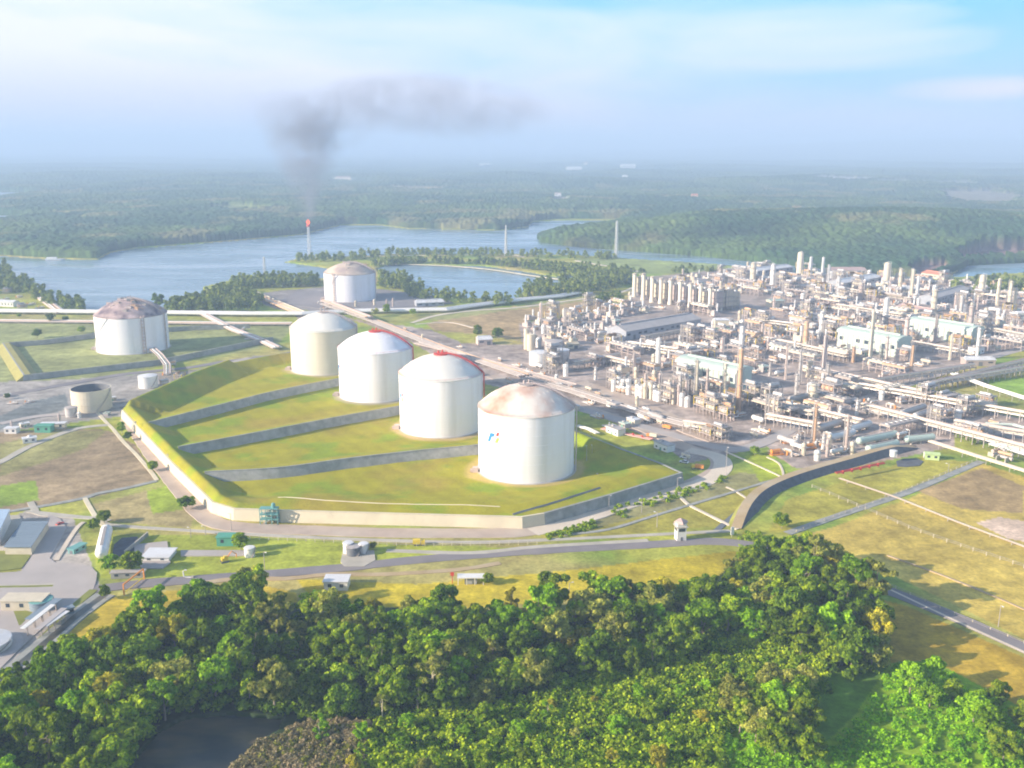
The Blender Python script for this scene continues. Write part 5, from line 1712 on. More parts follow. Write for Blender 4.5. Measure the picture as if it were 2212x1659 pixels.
pipeline('pipeline', wp((1134, 822), (1242, 853), (1400, 903), (1560, 945)), 6, .5, 2.2, 3.0, ['roofgrey', 'steel', 'pink', 'roofgrey'], 'broad pipe corridor between the nearest tank and the plant street')
pipeline('pipeline', wp((900, 745), (1000, 770), (1134, 808), (1240, 838)), 4, .5, 2.2, 2.2, ['pink', 'steel', 'roofgrey'], 'pinkish pipes beside the broad pipe corridor behind the bund')
pipeline('pipeline', wp((2008, 962), (2110, 995), (2212, 1027), (2500, 1118)), 3, .6, 1.7, 3.4, ['cream', 'cream', 'pink'], 'cream pipeline on posts leaving the plant at the right edge')
pipeline('pipeline', zp('g', (720, 850), (1180, 1005), (1700, 1215), (2212, 1405), (2600, 1550)), 2, .26, 1.2, 1.5, ['dusty', 'concrete'], 'thin pair of pipes on low posts crossing the dry field', post=12)
pipeline('pipeline', zp('a', (1200, 800), (1290, 880), (1350, 960), (1350, 1040)), 4, .6, 1.8, 4.5, ['pink', 'white', 'alu'], 'pipes dropping from the big left tank over its plot wall')
pipeline('pipeline', zp('g', (1950, 600), (2212, 680), (2400, 730)), 5, .5, 1.6, 4.5, ['white', 'mint', 'alu'], 'mint and white pipes on frames at the right edge field')
pipeline('pipeline', zp('g', (1640, 30), (1900, 130), (2300, 260)), 5, .5, 1.6, 5, ['white', 'mint', 'alu'], 'raised pale pipes slanting past the bright green field on the right')
pipeline('pipeline', zp('g', (1900, 430), (2120, 440), (2400, 520)), 3, .5, 1.4, 4, ['mint', 'white'], 'short mint pipes above the green patch on the right')
pipeline('pipeline', zp('f', (20, 690), (120, 720), (200, 760)), 3, .5, 1.5, 2, ['white', 'alu'], 'short white pipes behind the nearest white tank by the brown verge')
pipeline('pipeline', zp('b', (600, 850), (780, 920), (960, 990)), 5, .8, 2.4, 7.5, ['pink', 'peach', 'white'], 'raised pink pipes coming from the foot of the lakeside tank')
# clutter along the corridor
rg = random.Random(77)
for i in range(34):
    t = i / 33
    a = W(830 + 560 * t, 722 + 200 * t); off = U * rg.choice([-16, 18, 27, 34]) * (1 if rg.random() < .7 else .6)
    q = a + off
    if any((q.x - e[0]) ** 2 + (q.y - e[1]) ** 2 < e[2] ** 2 for e in EXCL):
        continue
    place((rg.choice(['low', 'exch', 'drum', 'vdrum', 'low', 'hut']), rg.randrange(3)), q.x, q.y, AX - R(90), rg.uniform(.6, .9))
for (x, y) in ((580, 830), (640, 870), (600, 880), (1100, 870), (1150, 860), (1000, 850), (850, 860)):
    p = WZ('b', x, y)
    place((rg.choice(['low', 'exch', 'vdrum']), rg.randrange(3)), p.x, p.y, AX, .8)
for (x, y) in ((40, 400), (110, 430), (180, 480), (250, 440), (60, 350), (320, 470), (160, 380), (1960, 650), (2010, 720), (1350, 1000), (1390, 930), (1450, 1060), (1330, 1080)):
    p = WZ('a', x, y)
    place((rg.choice(['low', 'exch', 'structure', 'low']), rg.randrange(3)), p.x, p.y, R(rg.choice([0, 90, 40])), .75)
for (x, y) in ((100, 1240), (60, 1180), (240, 1230), (900, 1210), (640, 1350), (760, 1300), (860, 1330), (330, 1450), (390, 1440), (100, 1460), (240, 1540), (200, 1420), (480, 1400)):
    p = WZ('a', x, y)
    place((rg.choice(['low', 'exch', 'vdrum', 'hut']), rg.randrange(3)), p.x, p.y, R(rg.choice([0, 90, 40])), .55)

# ------------------------------------------------------------------ labels of the plant
ORD = 'first second third fourth fifth sixth seventh eighth ninth tenth eleventh twelfth thirteenth fourteenth fifteenth sixteenth seventeenth eighteenth nineteenth twentieth'.split()
TENS = 'twenty thirty forty fifty sixty seventy eighty ninety'.split()


def ordinal(n):
    if n <= 20: return ORD[n - 1]
    t, u_ = divmod(n, 10)
    return (TENS[t - 2] + '-' + ORD[u_ - 1]) if u_ else TENS[t - 2][:-1] + 'ieth'


LAND = [('the nearest mint hall', HALLS[0]), ('the middle mint hall', HALLS[1]), ('the farthest mint hall', HALLS[2]), ('the row of boiler chimneys', WZ('d', 1500, 690)), ('the long grey shed', WZ('d', 1370, 900)), ('the round plant tanks', WZ('d', 400, 1150)),
        ('the orange soil yard', WZ('g', 400, 640)), ('the bullet tanks', WZ('g', 1050, 540)), ('the rear white sheds', WZ('e', 500, 430)), ('the far right columns', WZ('e', 2040, 650)), ('the right edge pipes', WZ('g', 1900, 500)),
        ('the nearest white tank', TK[3]), ('the aged cream tank', TK[0]), ('the lakeside tank', FT2), ('the big left tank', FT1), ('the open topped tank', WZ('a', 695, 1305)), ('the short stack row', WZ('d', 700, 850)), ('the rear cream columns', WZ('e', 1200, 500))]


def label_all(reglist, lands):
    buckets = {}
    for o, adj, kd, gr in reglist:
        p = o.location
        best = min(lands, key=lambda l: (p.x - l[1].x) ** 2 + (p.y - l[1].y) ** 2)
        dy = p.y - best[1].y; dx = p.x - best[1].x
        rel = ('behind' if dy > 0 else 'in front of') if abs(dy) > abs(dx) * .8 else ('right of' if dx > 0 else 'left of')
        buckets.setdefault((adj, kd, rel, best[0]), []).append(o)
    for (adj, kd, rel, ln), os_ in buckets.items():
        os_.sort(key=lambda o: proj(o.location.x, o.location.y)[0])
        for i, o in enumerate(os_):
            if len(os_) == 1:
                o['label'] = f'{adj} {kd} {rel} {ln}'
            elif i == 0:
                o['label'] = f'leftmost {adj} {kd} {rel} {ln}'
            else:
                o['label'] = f'{adj} {kd} {rel} {ln}, {ordinal(i + 1)} from left'


label_all(REGD, LAND)
for r in TEMPL.values():
    drop_tree(r)

# ------------------------------------------------------------------ masts, flare and smoke
def lattice_mast(base, h, w0, w1, m, name, label, cat='mast', head=None):
    root = empty(name, base, R(20), label, cat)
    b = MB(); n = 9
    for sx in (-1, 1):
        for sy in (-1, 1):
            b.bar((sx * w0, sy * w0, 0), (sx * w1, sy * w1, h), 0.55)
    for i in range(n):
        z0, z1 = h * i / n, h * (i + 1) / n
        a0 = w0 + (w1 - w0) * i / n; a1 = w0 + (w1 - w0) * (i + 1) / n
        for s in (-1, 1):
            b.bar((-a0, s * a0, z0), (a1, s * a1, z1), .3).bar((s * a0, -a0, z0), (s * a1, a1, z1), .3)
            b.bar((-a1, s * a1, z1), (a1, s * a1, z1), .3).bar((s * a1, -a1, z1), (s * a1, a1, z1), .3)
    b.build('lattice', m, root)
    MB().tube([(0, 0, 0), (0, 0, h + (3 if head else 1))], .75, 8).build('riser', m, root)
    MB().box(-w0 - 1, w0 + 1, -w0 - 1, w0 + 1, -.5, .5).build('footing', M['concrete'], root)
    return root


fb = W(669, 552)
fh = zheight(fb, 489)
flare = lattice_mast(fb, fh, 3.2, 1.8, M['white'], 'flare_stack', 'white flare stack with a burning tip and dark smoke at the channel spit', 'flare stack', head=True)
MB().lathe([(2.6, fh - 1), (3.4, fh), (3.4, fh + 3), (2.6, fh + 4)], 14).build('burner_tip', M['red'], flare)
fm = bpy.data.materials.new('gas_flame'); fm.use_nodes = True
ft = fm.node_tree; ft.nodes.clear()
em = ft.nodes.new('ShaderNodeEmission'); em.inputs['Color'].default_value = (1.0, 0.16, 0.06, 1); em.inputs['Strength'].default_value = 1.1
eo = ft.nodes.new('ShaderNodeOutputMaterial'); ft.links.new(em.outputs[0], eo.inputs['Surface'])
MB().lathe([(1.2, fh + 3.5), (3.4, fh + 6), (4.0, fh + 8.5), (2.8, fh + 11), (1.0, fh + 13), (0.01, fh + 14)], 10).build('flame', fm, flare)
mb = W(1093, 553); lattice_mast(mb, zheight(mb, 487), 2.4, 0.8, M['white'], 'lattice_mast', 'thin white lattice mast on the spit behind the round lake')
mb = W(1331, 556); lattice_mast(mb, zheight(mb, 478), 2.8, 1.4, M['white'], 'lattice_mast', 'tall white mast standing on the green field right of the round lake')
mb = W(572, 592); lattice_mast(mb, zheight(mb, 556), 2.0, 1.6, M['white'], 'lattice_mast', 'short white mast at the lakeside wood left of the stained tank')

# smoke: one soft volume above the flare
sm = bpy.data.materials.new('dark_smoke'); sm.use_nodes = True
st = sm.node_tree; st.nodes.clear()


def sn(t, **k):
    n = st.nodes.new(t)
    for a, b in k.items():
        setattr(n, a, b)
    return n


def smt(op, a, b=None, c=None, clamp=False):
    n = sn('ShaderNodeMath', operation=op, use_clamp=clamp)
    for i, v in enumerate((a, b, c)):
        if v is None: continue
        if isinstance(v, (int, float)): n.inputs[i].default_value = v
        else: st.links.new(v, n.inputs[i])
    return n.outputs[0]


stc = sn('ShaderNodeTexCoord'); ssp = sn('ShaderNodeSeparateXYZ')
st.links.new(stc.outputs['Object'], ssp.inputs[0])
sX, sY, sZ = ssp.outputs
nzz = sn('ShaderNodeTexNoise'); nzz.inputs['Scale'].default_value = 0.02; nzz.inputs['Detail'].default_value = 6; nzz.inputs['Distortion'].default_value = 0.8; nzz.inputs['Roughness'].default_value = 0.6
st.links.new(stc.outputs['Object'], nzz.inputs['Vector'])
# rising column: z from 0 to 190, leaning a little left, widening
wcol = smt('MULTIPLY_ADD', sZ, 0.46, 14)
cxc = smt('MULTIPLY', sZ, 0.02)
r1 = smt('DIVIDE', smt('POWER', smt('ADD', smt('POWER', smt('ABSOLUTE', smt('SUBTRACT', sX, cxc)), 2), smt('POWER', smt('ABSOLUTE', sY), 2)), 0.5), wcol)
colm = smt('SUBTRACT', 1, r1, clamp=True)
zt_ = sn('ShaderNodeMapRange'); zt_.inputs['From Min'].default_value = 170; zt_.inputs['From Max'].default_value = 250; zt_.inputs['To Min'].default_value = 1; zt_.inputs['To Max'].default_value = 0
st.links.new(sZ, zt_.inputs['Value'])
zb_ = sn('ShaderNodeMapRange'); zb_.inputs['From Min'].default_value = -4; zb_.inputs['From Max'].default_value = 6
st.links.new(sZ, zb_.inputs['Value'])
dens_col = smt('MULTIPLY', smt('MULTIPLY', smt('DIVIDE', colm, smt('MULTIPLY_ADD', wcol, 0.02, 0.6)), zt_.outputs[0]), zb_.outputs[0])


def blob(cx, cy, cz, rx_, ry_, rz_, tilt=0.0):
    x = smt('DIVIDE', smt('SUBTRACT', sX, cx), rx_)
    y = smt('DIVIDE', smt('SUBTRACT', sY, cy), ry_)
    zc = smt('SUBTRACT', smt('SUBTRACT', sZ, cz), smt('MULTIPLY', smt('SUBTRACT', sX, cx), tilt))
    z = smt('DIVIDE', zc, rz_)
    d = smt('ADD', smt('ADD', smt('POWER', smt('ABSOLUTE', x), 2), smt('POWER', smt('ABSOLUTE', y), 2)), smt('POWER', smt('ABSOLUTE', z), 2))
    return smt('SUBTRACT', 1, d, clamp=True)


b1s = smt('MULTIPLY', blob(60, 0, 195, 140, 80, 70, 0.3), 0.42)
b2s = smt('MULTIPLY', blob(250, 0, 218, 245, 90, 66, -0.06), 0.5)
tot = smt('ADD', smt('ADD', smt('MULTIPLY', dens_col, 2.8), b1s), b2s)
nm = sn('ShaderNodeMapRange'); nm.inputs['From Min'].default_value = 0.40; nm.inputs['From Max'].default_value = 0.60; nm.inputs['To Min'].default_value = 0.10; nm.inputs['To Max'].default_value = 1.7
st.links.new(nzz.outputs['Fac'], nm.inputs['Value'])
den = smt('MULTIPLY', smt('MULTIPLY', tot, nm.outputs[0]), 0.0125)
pv = sn('ShaderNodeVolumePrincipled'); pv.inputs['Color'].default_value = (0.38, 0.40, 0.48, 1)
st.links.new(den, pv.inputs['Density'])
so = sn('ShaderNodeOutputMaterial'); st.links.new(pv.outputs[0], so.inputs['Volume'])
o = MB().box(-110, 510, -100, 100, 0, 300).build('smoke', sm, loc=(fb.x, fb.y, fh + 10))
tag(o, 'thin dark smoke rising from the flare and drifting right', 'smoke', kind='stuff')

# small boat on the channel
bp_ = WZ('a', 440, 82, -1.5)
r = empty('boat', (bp_.x, bp_.y, -1.5), R(4), 'small white boat near the wooded far shore on the left', 'boat')
MB().add([(-16, -3, .2), (12, -3, .2), (18, 0, .4), (12, 3, .2), (-16, 3, .2), (-17, -3.6, 3), (13, -3.6, 3), (21, 0, 3.4), (13, 3.6, 3), (-17, 3.6, 3)], [(4, 3, 2, 1, 0), (5, 6, 7, 8, 9), (0, 1, 6, 5), (1, 2, 7, 6), (2, 3, 8, 7), (3, 4, 9, 8), (4, 0, 5, 9)]).build('hull', M['white'], r)
MB().box(-14, 4, -2.5, 2.5, 3.01, 6).build('cabin', M['white'], r)

# far buildings
for (r_, x, y, w, h, mm, rm, lab) in (('1', 1240, 374, 34, 6, 'white', 'roofwhite', 'long white building far off, left of the two bright ones in the forest'), ('1', 1357, 369, 32, 7, 'white', 'roofwhite', 'bright white building far off in the forest, the larger right one'), ('1', 1265, 364, 8, 7, 'cream', 'roofpink', 'small pale tower beside the long white far building'),
                                    ('1', 740, 395, 32, 4, 'cream', 'roofpink', 'pinkish far building in the forest above the flare'), ('1', 1046, 363, 22, 4, 'white', 'roofwhite', 'pale far building right of the smoke column'), ('1', 1611, 396, 12, 4, 'white', 'roofwhite', 'small pale green far building in the middle of the forest'),
                                    ('1', 1500, 440, 14, 6, 'peach', 'terracotta', 'orange roofed building in the forest beyond the channel'), ('1', 1906, 403, 18, 3, 'white', 'roofwhite', 'low pale far building in the forest on the right'), ('1', 1205, 437, 14, 5, 'white', 'roofgrey', 'grey roofed building near the far bend of the channel'),
                                    ('1', 1350, 391, 12, 3, 'white', 'roofwhite', 'little white building below the brightest far one')):
    c = W(x, y); dep = c.y * CP + CAM_H * SP
    L = w * dep / FPX; H = max(10, h * dep / FPX * .9)
    o = shed('far_building', W(x - w / 2, y), W(x + w / 2, y), L * .4, H, H * 1.35, M[mm], M[rm], lab, 1)
    o.location.z = 22

# ------------------------------------------------------------------ front strip and the depot
def tree_stuff_points(poly, n, seed, px=True):
    rg = random.Random(seed)
    xs_ = [p[0] for p in poly]; ys_ = [p[1] for p in poly]
    wpoly = [W(*p) for p in poly]
    x0, x1 = min(p.x for p in wpoly), max(p.x for p in wpoly); y0, y1 = min(p.y for p in wpoly), max(p.y for p in wpoly)
    out = []; pl_ = [(p.x, p.y) for p in wpoly]; t = 0
    while len(out) < n and t < 40:
        x = np.array([rg.uniform(x0, x1) for _ in range(2000)]); y = np.array([rg.uniform(y0, y1) for _ in range(2000)])
        k = inpoly(x, y, pl_)
        out += list(zip(x[k], y[k])); t += 1
    return out[:n]


def low_building(p, rz, L, w, h, mw, mr, label, name='building', gable=True, cat='building'):
    root = empty(name, p, rz, label, cat)
    if gable:
        MB().house(-L / 2, L / 2, -w / 2, w / 2, h, h + w * .16).build('wall', mw, root)
        MB().gable(-L / 2, L / 2, -w / 2, w / 2, h + .1, h + w * .16 + .1).build('roof', mr, root)
    else:
        MB().box(-L / 2, L / 2, -w / 2, w / 2, 0, h).build('wall', mw, root)
        MB().box(-L / 2 - .5, L / 2 + .5, -w / 2 - .5, w / 2 + .5, h + .003, h + .4).build('roof', mr, root)
    n = max(2, int(L / 5))
    for i in range(n):
        x = -L / 2 + L * (i + .5) / n
        MB().box(x - .9, x + .9, -w / 2 - .08, -w / 2 + .04, h * .4, h * .78).build('window', M['glass'], root)
    MB().box(-L / 2 - .08, -L / 2 + .04, -1, 1, .02, h * .72).build('door', M['darksteel'], root)
    return root


# depot roofs at the left edge: footprints read at roof height
def roof_quad(name, pts, h, mr, mw, label, cat='building', slope=0.0):
    q = [WZ('i', x, y, h) for x, y in pts]
    c = sum(q, Vector((0, 0, 0))) / len(q)
    root = empty(name, (c.x, c.y, 0), 0, label, cat)
    loc = [(p.x - c.x, p.y - c.y) for p in q][::-1]
    MB().prism([(x * .96, y * .96) for x, y in loc], 0, h - .35).build('wall', mw, root)
    MB().prism(loc, h - .34, h).build('roof', mr, root)
    b = MB()
    (x0, y0), (x1, y1), (x2, y2), (x3, y3) = loc[:4]
    n = 14
    for i in range(1, n):
        t = i / n
        b.bar((x0 + (x3 - x0) * t, y0 + (y3 - y0) * t, h + .08), (x1 + (x2 - x1) * t, y1 + (y2 - y1) * t, h + .08), .3, .14)
    b.build('roof_rib', mr, root)
    return root


roof_quad('canopy_shed', [(30, 415), (275, 415), (430, 185), (195, 190)], 5, M['roofblue'], M['cream'], 'wide blue grey roofed shed with pale border in the depot at the left edge')
roof_quad('depot_building', [(-250, 300), (-20, 300), (88, 80), (-140, 80)], 8, mat('light_blue_roof', (0.42, 0.54, 0.68), 0.5, .08, .2), M['white'], 'light blue roofed building cut by the left edge above the depot')
# tanker filling lanes: long narrow canopies
for (x0, y0, x1, y1, w, h, mm, lab) in ((255, 1060, 520, 875, 4.2, 5, 'roofblue', 'long light blue narrow canopy over the first loading lane beside the round teal tank'), (200, 1140, 470, 930, 2.4, 5.4, 'white', 'thin white canopy strip left of the loading lanes in the depot'), (330, 1150, 570, 960, 3.0, 4.6, 'roofgrey', 'long grey narrow canopy over the middle loading lane'), (400, 1120, 600, 985, 2.2, 4.4, 'roofwhite', 'short pale canopy strip nearest the drain channel')):
    a = WZ('i', x0, y0, h); b = WZ('i', x1, y1, h); d = b - a; L = d.length; c = (a + b) / 2
    r = empty('loading_canopy', (c.x, c.y, 0), math.atan2(d.y, d.x), lab, 'canopy')
    MB().box(-L / 2, L / 2, -w / 2, w / 2, h, h + .35).build('roof', M[mm], r)
    for k in range(4):
        x = -L / 2 + L * (k + .5) / 4
        MB().bar((x, 0, 0), (x, 0, h), .4).build('post', M['steel'], r)
low_building(WZ('i', 195, 985) + Vector((0, 4, 0)), 0, 19, 8, 5, M['cream'], M['cream'], 'cream flat roofed office beside the round teal tank in the depot', 'depot_office', False)
p = WZ('i', 345, 1000); small_tank(Vector((p.x - 1, p.y + 5, 0)), 5.2, 4.5, M['roofblue'], M['teal'], 'squat teal tank behind the blue loading canopy in the depot')
p = W(-32, 1400); small_tank(Vector((p.x, p.y, 0)), 10.5, 3.5, M['white'], M['roofwhite'], 'large white domed tank cut by the left edge at the bottom of the depot')
slab('tank_apron', [W(-32, 1400) + Vector((15 * math.cos(-t / 20 * 2 * math.pi), 15 * math.sin(-t / 20 * 2 * math.pi), 0)) for t in range(20)], M['roofgrey'])
low_building(WZ('i', 600, 1015) + Vector((0, 1, 0)), R(40), 4, 3, 3, M['roofblue'], M['roofblue'], 'tiny blue shed beside the drain channel in the depot', 'pump_shed', False)


# parked cars in the depot and on the plant streets
def car(p, rz, m, label, kind='car', s=1.0):
    r = empty(kind, p, rz, label, 'vehicle', 'vehicles parked and driving on the site')
    r.scale = (s, s, s)
    MB().add([(-2.2, -.9, .35), (2.2, -.9, .35), (2.2, .9, .35), (-2.2, .9, .35), (-2.2, -.9, .95), (2.2, -.9, .85), (2.2, .9, .85), (-2.2, .9, .95)], [(3, 2, 1, 0), (4, 5, 6, 7), (0, 1, 5, 4), (1, 2, 6, 5), (2, 3, 7, 6), (3, 0, 4, 7)]).build('body', m, r)
    MB().add([(-1.7, -.85, .95), (1.0, -.85, .9), (1.0, .85, .9), (-1.7, .85, .95), (-1.3, -.7, 1.5), (.4, -.7, 1.5), (.4, .7, 1.5), (-1.3, .7, 1.5)], [(4, 5, 6, 7), (0, 1, 5, 4), (1, 2, 6, 5), (2, 3, 7, 6), (3, 0, 4, 7)]).build('cabin', M['glass'], r)
    MB().box(-1.3, .4, -.7, .7, 1.5, 1.56).build('roof', m, r)
    for sx in (-1.4, 1.4):
        for sy in (-.85, .85):
            MB().tube([(sx, sy - .12, .35), (sx, sy + .12, .35)], .35, 10).build('wheel', M['darksteel'], r)
    return r


def truck(p, rz, m, mc, label, L=8.0, name='truck'):
    r = empty(name, p, rz, label, 'truck')
    MB().box(-L / 2, L / 2 - 2.4, -1.25, 1.25, 1.2, 3.5).build('cargo_box', m, r)
    MB().box(L / 2 - 2.1, L / 2, -1.15, 1.15, .9, 2.9).build('cab', mc, r)
    MB().box(L / 2 - .02, L / 2 + .05, -1, 1, 1.9, 2.7).build('windscreen', M['glass'], r)
    MB().box(-L / 2, L / 2 - .1, -.8, .8, .7, 1.19).build('chassis', M['darksteel'], r)
    for sx in (-L / 2 + 1.2, -L / 2 + 2.5, L / 2 - 1.2):
        for sy in (-1.1, 1.1):
            MB().tube([(sx, sy - .15, .5), (sx, sy + .15, .5)], .5, 10).build('wheel', M['darksteel'], r)
    return r


car(WZ('i', 238, 100), R(0), M['red'], 'small red car parked on the pink paved corner of the depot') if False else None
car(WZ('i', 530, 218), R(60), M['red'], 'small red car on the rounded pink paving beside the blue grey shed')
car(WZ('f', 780, 885), R(150), M['white'], 'white car on the shaded plant road behind the bund corner, left one', s=1.5)
car(WZ('f', 975, 960), R(150), M['white'], 'white car nearer the sand road bend behind the bund corner', s=1.6)
car(WZ('f', 965, 1000), R(150), M['white'], 'lower white vehicle beside the sand road bend', s=1.4)
truck(WZ('f', 1085, 1055), R(160), M['orange'], M['yellow'], 'orange truck standing on the sand road bend by the bund corner')
truck(WZ('f', 680, 775), R(150), M['cream'], M['orange'], 'cream truck on the plant road beside the red pipework')
truck(WZ('f', 815, 700), R(130), M['orange'], M['orange'], 'orange truck between the white sheds on the plant road')
truck(W(905, 1178), R(5), M['yellow'], M['yellow'], 'bright yellow truck on the front path above the asphalt road', 6.5)
truck(WZ('j', 520, 560), R(5), M['white'], M['white'], 'white truck parked left of the round grey tank on the front lawn', 6) if False else None

# white pads and buildings on the front lawns
low_building(WZ('i', 1365, 560) + Vector((0, 8, 0)), 0, 14, 12, 2.2, M['white'], M['roofwhite'], 'square white roofed building on the lawn behind the asphalt road', 'pump_building', False)
# white horizontal vessel seen end-on, leaning away
a = WZ('i', 905, 540); d = WZ('i', 950, 330) - a; L = d.length
r = empty('white_vessel', ((a + d / 2).x, (a + d / 2).y, 0), math.atan2(d.y, d.x), 'long white horizontal vessel pointing away from the road beside the dark pit', 'vessel')
MB().tube([(-L / 2 - 2, 0, 4.4), (-L / 2 - 1.2, 0, 4.4), (-L / 2, 0, 4.4), (L / 2, 0, 4.4), (L / 2 + 1.2, 0, 4.4), (L / 2 + 2, 0, 4.4)], [.8, 2.2, 3.2, 3.2, 2.2, .8], 18).build('shell', M['white'], r, smooth=False)
for s in (-.35, .35):
    MB().box(s * L - .6, s * L + .6, -2.4, 2.4, 0, 2.4).build('saddle', M['concrete'], r)
MB().box(-L * .4, L * .4, -.8, .8, 7.6, 7.8).build('top_walkway', M['steel'], r)
slab('painted_vessel_shadow', zp('i', (990, 500), (1010, 400), (1080, 340), (1220, 330), (1200, 470), (1140, 500)), M['painted_shade'])  # dark sheet painting the vessel's cast shadow on the ground
r = empty('low_wall', WZ('i', 1210, 400), R(84), 'thin grey wall along the dark pit beside the white vessel', 'wall')
MB().box(-13, 13, -.3, .3, 0, 2.2).build('wall_face', M['greyconc'], r)
MB().box(-13.2, 13.2, -.4, .4, 2.203, 2.4).build('coping', M['concrete'], r)
low_building(WZ('i', 665, 470) + Vector((0, 3, 0)), R(70), 9, 4, 2.6, M['teal'], M['teal'], 'small teal cabin on the lawn left of the white vessel', 'cabin', False)
slab('service_pad', zp('i', (1190, 540), (1190, 400), (1480, 370), (1510, 560), (1440, 610), (1260, 610)), M['paving'])
slab('service_pad', zp('i', (1600, 500), (1600, 450), (2212, 450), (2212, 500)), M['paving'])
# green/teal tall cabinets and orange-yellow thing under the logo
low_building(WZ('j', 20, 480) + Vector((0, 4, 0)), 0, 12, 6, 5, M['green'], M['green'], 'dark green hut on the front lawn beside the path', 'green_hut', False)
p = WZ('j', 192, 565); small_tank(Vector((p.x, p.y + 2, 0)), 2.6, 5, M['white'], M['white'], 'small white dome tank on the front lawn beside the green hut')
r = empty('excavator', WZ('j', -2, 600), R(30), 'yellow orange excavator at the edge of the wood by the road', 'excavator')
MB().box(-1.6, 1.6, -1.3, 1.3, 1, 2.6).box(-.4, 1.2, -1.2, .2, 2.6, 3.6).build('house', M['yellow'], r)
MB().tube([(1.4, .6, 2), (4, .6, 5), (6.4, .6, 3), (6.2, .6, 1)], .3, 6).build('boom', M['orange'], r)
for s in (-1.2, 1.2):
    MB().box(-2, 2, s - .35, s + .35, 0, .95).build('track', M['darksteel'], r)
p = WZ('j', 1030, 555); small_tank(Vector((p.x, p.y + 2, 0)), 3.6, 5, M['darksteel'], M['roofgrey'], 'dark grey round tank on the front lawn between two white ones')
p = WZ('j', 985, 545); small_tank(Vector((p.x, p.y + 3, 0)), 2.6, 6, M['white'], M['roofwhite'], 'small white tank left of the dark grey one on the front lawn')
p = WZ('j', 1110, 545); small_tank(Vector((p.x, p.y + 3, 0)), 2.4, 5.5, M['white'], M['roofwhite'], 'small white tank right of the dark grey one on the front lawn')
slab('service_pad', zp('j', (930, 600), (950, 510), (1200, 510), (1210, 590), (1120, 640), (960, 640)), M['concrete'])
# white house and gate canopy on the yellow verge
low_building(WZ('j', 885, 845) + Vector((0, 6, 0)), 0, 11.5, 8, 4.5, M['white'], M['roofwhite'], 'white flat roofed guard house on the yellow verge by the wood', 'guard_house', False)
r = empty('gate_canopy', WZ('j', 1975, 790) + Vector((0, 3, 0)), R(1), 'long white canopy on posts with a red sign post on the yellow verge', 'canopy')
MB().box(-6.6, 6.6, -2.6, 2.6, 3.6, 4).build('roof', M['white'], r)
for x in (-6.2, -2, 2, 6.2):
    for y in (-2.2, 2.2):
        MB().bar((x, y, 0), (x, y, 3.6), .35).build('post', M['white'], r)
MB().box(-3, 3, -1.2, 1.2, 0, 2.4).build('booth', M['wall_dark'], r)
MB().box(-10, -8.2, -.3, .3, 4, 5.8).build('red_sign', M['red'], r)
MB().bar((-9.1, 0, 0), (-9.1, 0, 4.1), .35).build('sign_post', M['red'], r)
# watch tower
r = empty('watch_tower', WZ('k', 1655, 430) + Vector((0, 2, 0)), R(8), 'white square watch tower with a red cap beside the front path', 'tower')
MB().box(-2.6, 2.6, -2.6, 2.6, 0, 10).build('shaft', M['white'], r)
MB().box(-3.4, 3.4, -3.4, 3.4, 8, 8.3).build('balcony', M['concrete'], r)
MB().lathe([(4.2, 10.1), (3.4, 11.2), (0.01, 12.6)], 4).build('roof', M['roofpink'], r)
for a in range(4):
    w_ = MB().box(-1.8, 1.8, -2.7, -2.55, 5.6, 7.4).build('window', M['glass'], r); w_.rotation_euler.z = a * R(90)
MB().box(-.6, .6, -2.72, -2.55, .02, 2.4).build('door', M['darksteel'], r)
r = empty('sign_board', WZ('k', 2068, 400), R(20), 'narrow white sign board at the end of the front path near the wood', 'sign')
MB().box(-1, 1, -.2, .2, 1.5, 6).build('board', M['white'], r); MB().bar((0, 0.3, 0), (0, .3, 6), .3).build('post', M['steel'], r)
r = empty('stair_tower', WZ('j', 355, 300) + Vector((0, 2, 0)), 0, 'teal steel stair tower climbing the cream bund wall', 'stair tower')
framework(MB(), -5, 5, -2, 2, [3, 6, 9.5], 3, 1, .4).build('frame', M['teal'], r)
for z in (3, 6, 9.5):
    MB().box(-5, 5, -2, 2, z, z + .2).build('landing', M['teal'], r)
b = MB()
for i, (z0, z1) in enumerate(((0, 3), (3, 6), (6, 9.5))):
    s = 1 if i % 2 else -1
    b.bar((s * 4, 0, z0), (-s * 4, 0, z1), 1.4, .2)
b.build('flight', M['steel'], r)
MB().lathe([(1.2, 9.7), (1.2, 12), (.01, 12.8)], 10, (2.5, 0, 0)).build('hose_reel', M['teal'], r)
# stairs over the left wall
for i, (x, y) in enumerate(((1235, 500), (1530, 800))):
    p = WZ('h', x, y)
    r = empty('wall_stair', p + Vector((-2, 0, 0)), R(-35), ('small grey stair over the upper stretch of the cream wall', 'small grey stair over the middle stretch of the cream wall')[i], 'stair')
    b = MB()
    for k in range(8):
        b.box(-6 + k * .8, -5.2 + k * .8, -1, 1, 0, 1 + k)
    b.build('flight', M['greyconc'], r)
    MB().bar((-6, -1, 2), (.4, -1, 9.6), .15).bar((-6, 1, 2), (.4, 1, 9.6), .15).build('handrail', M['steel'], r)
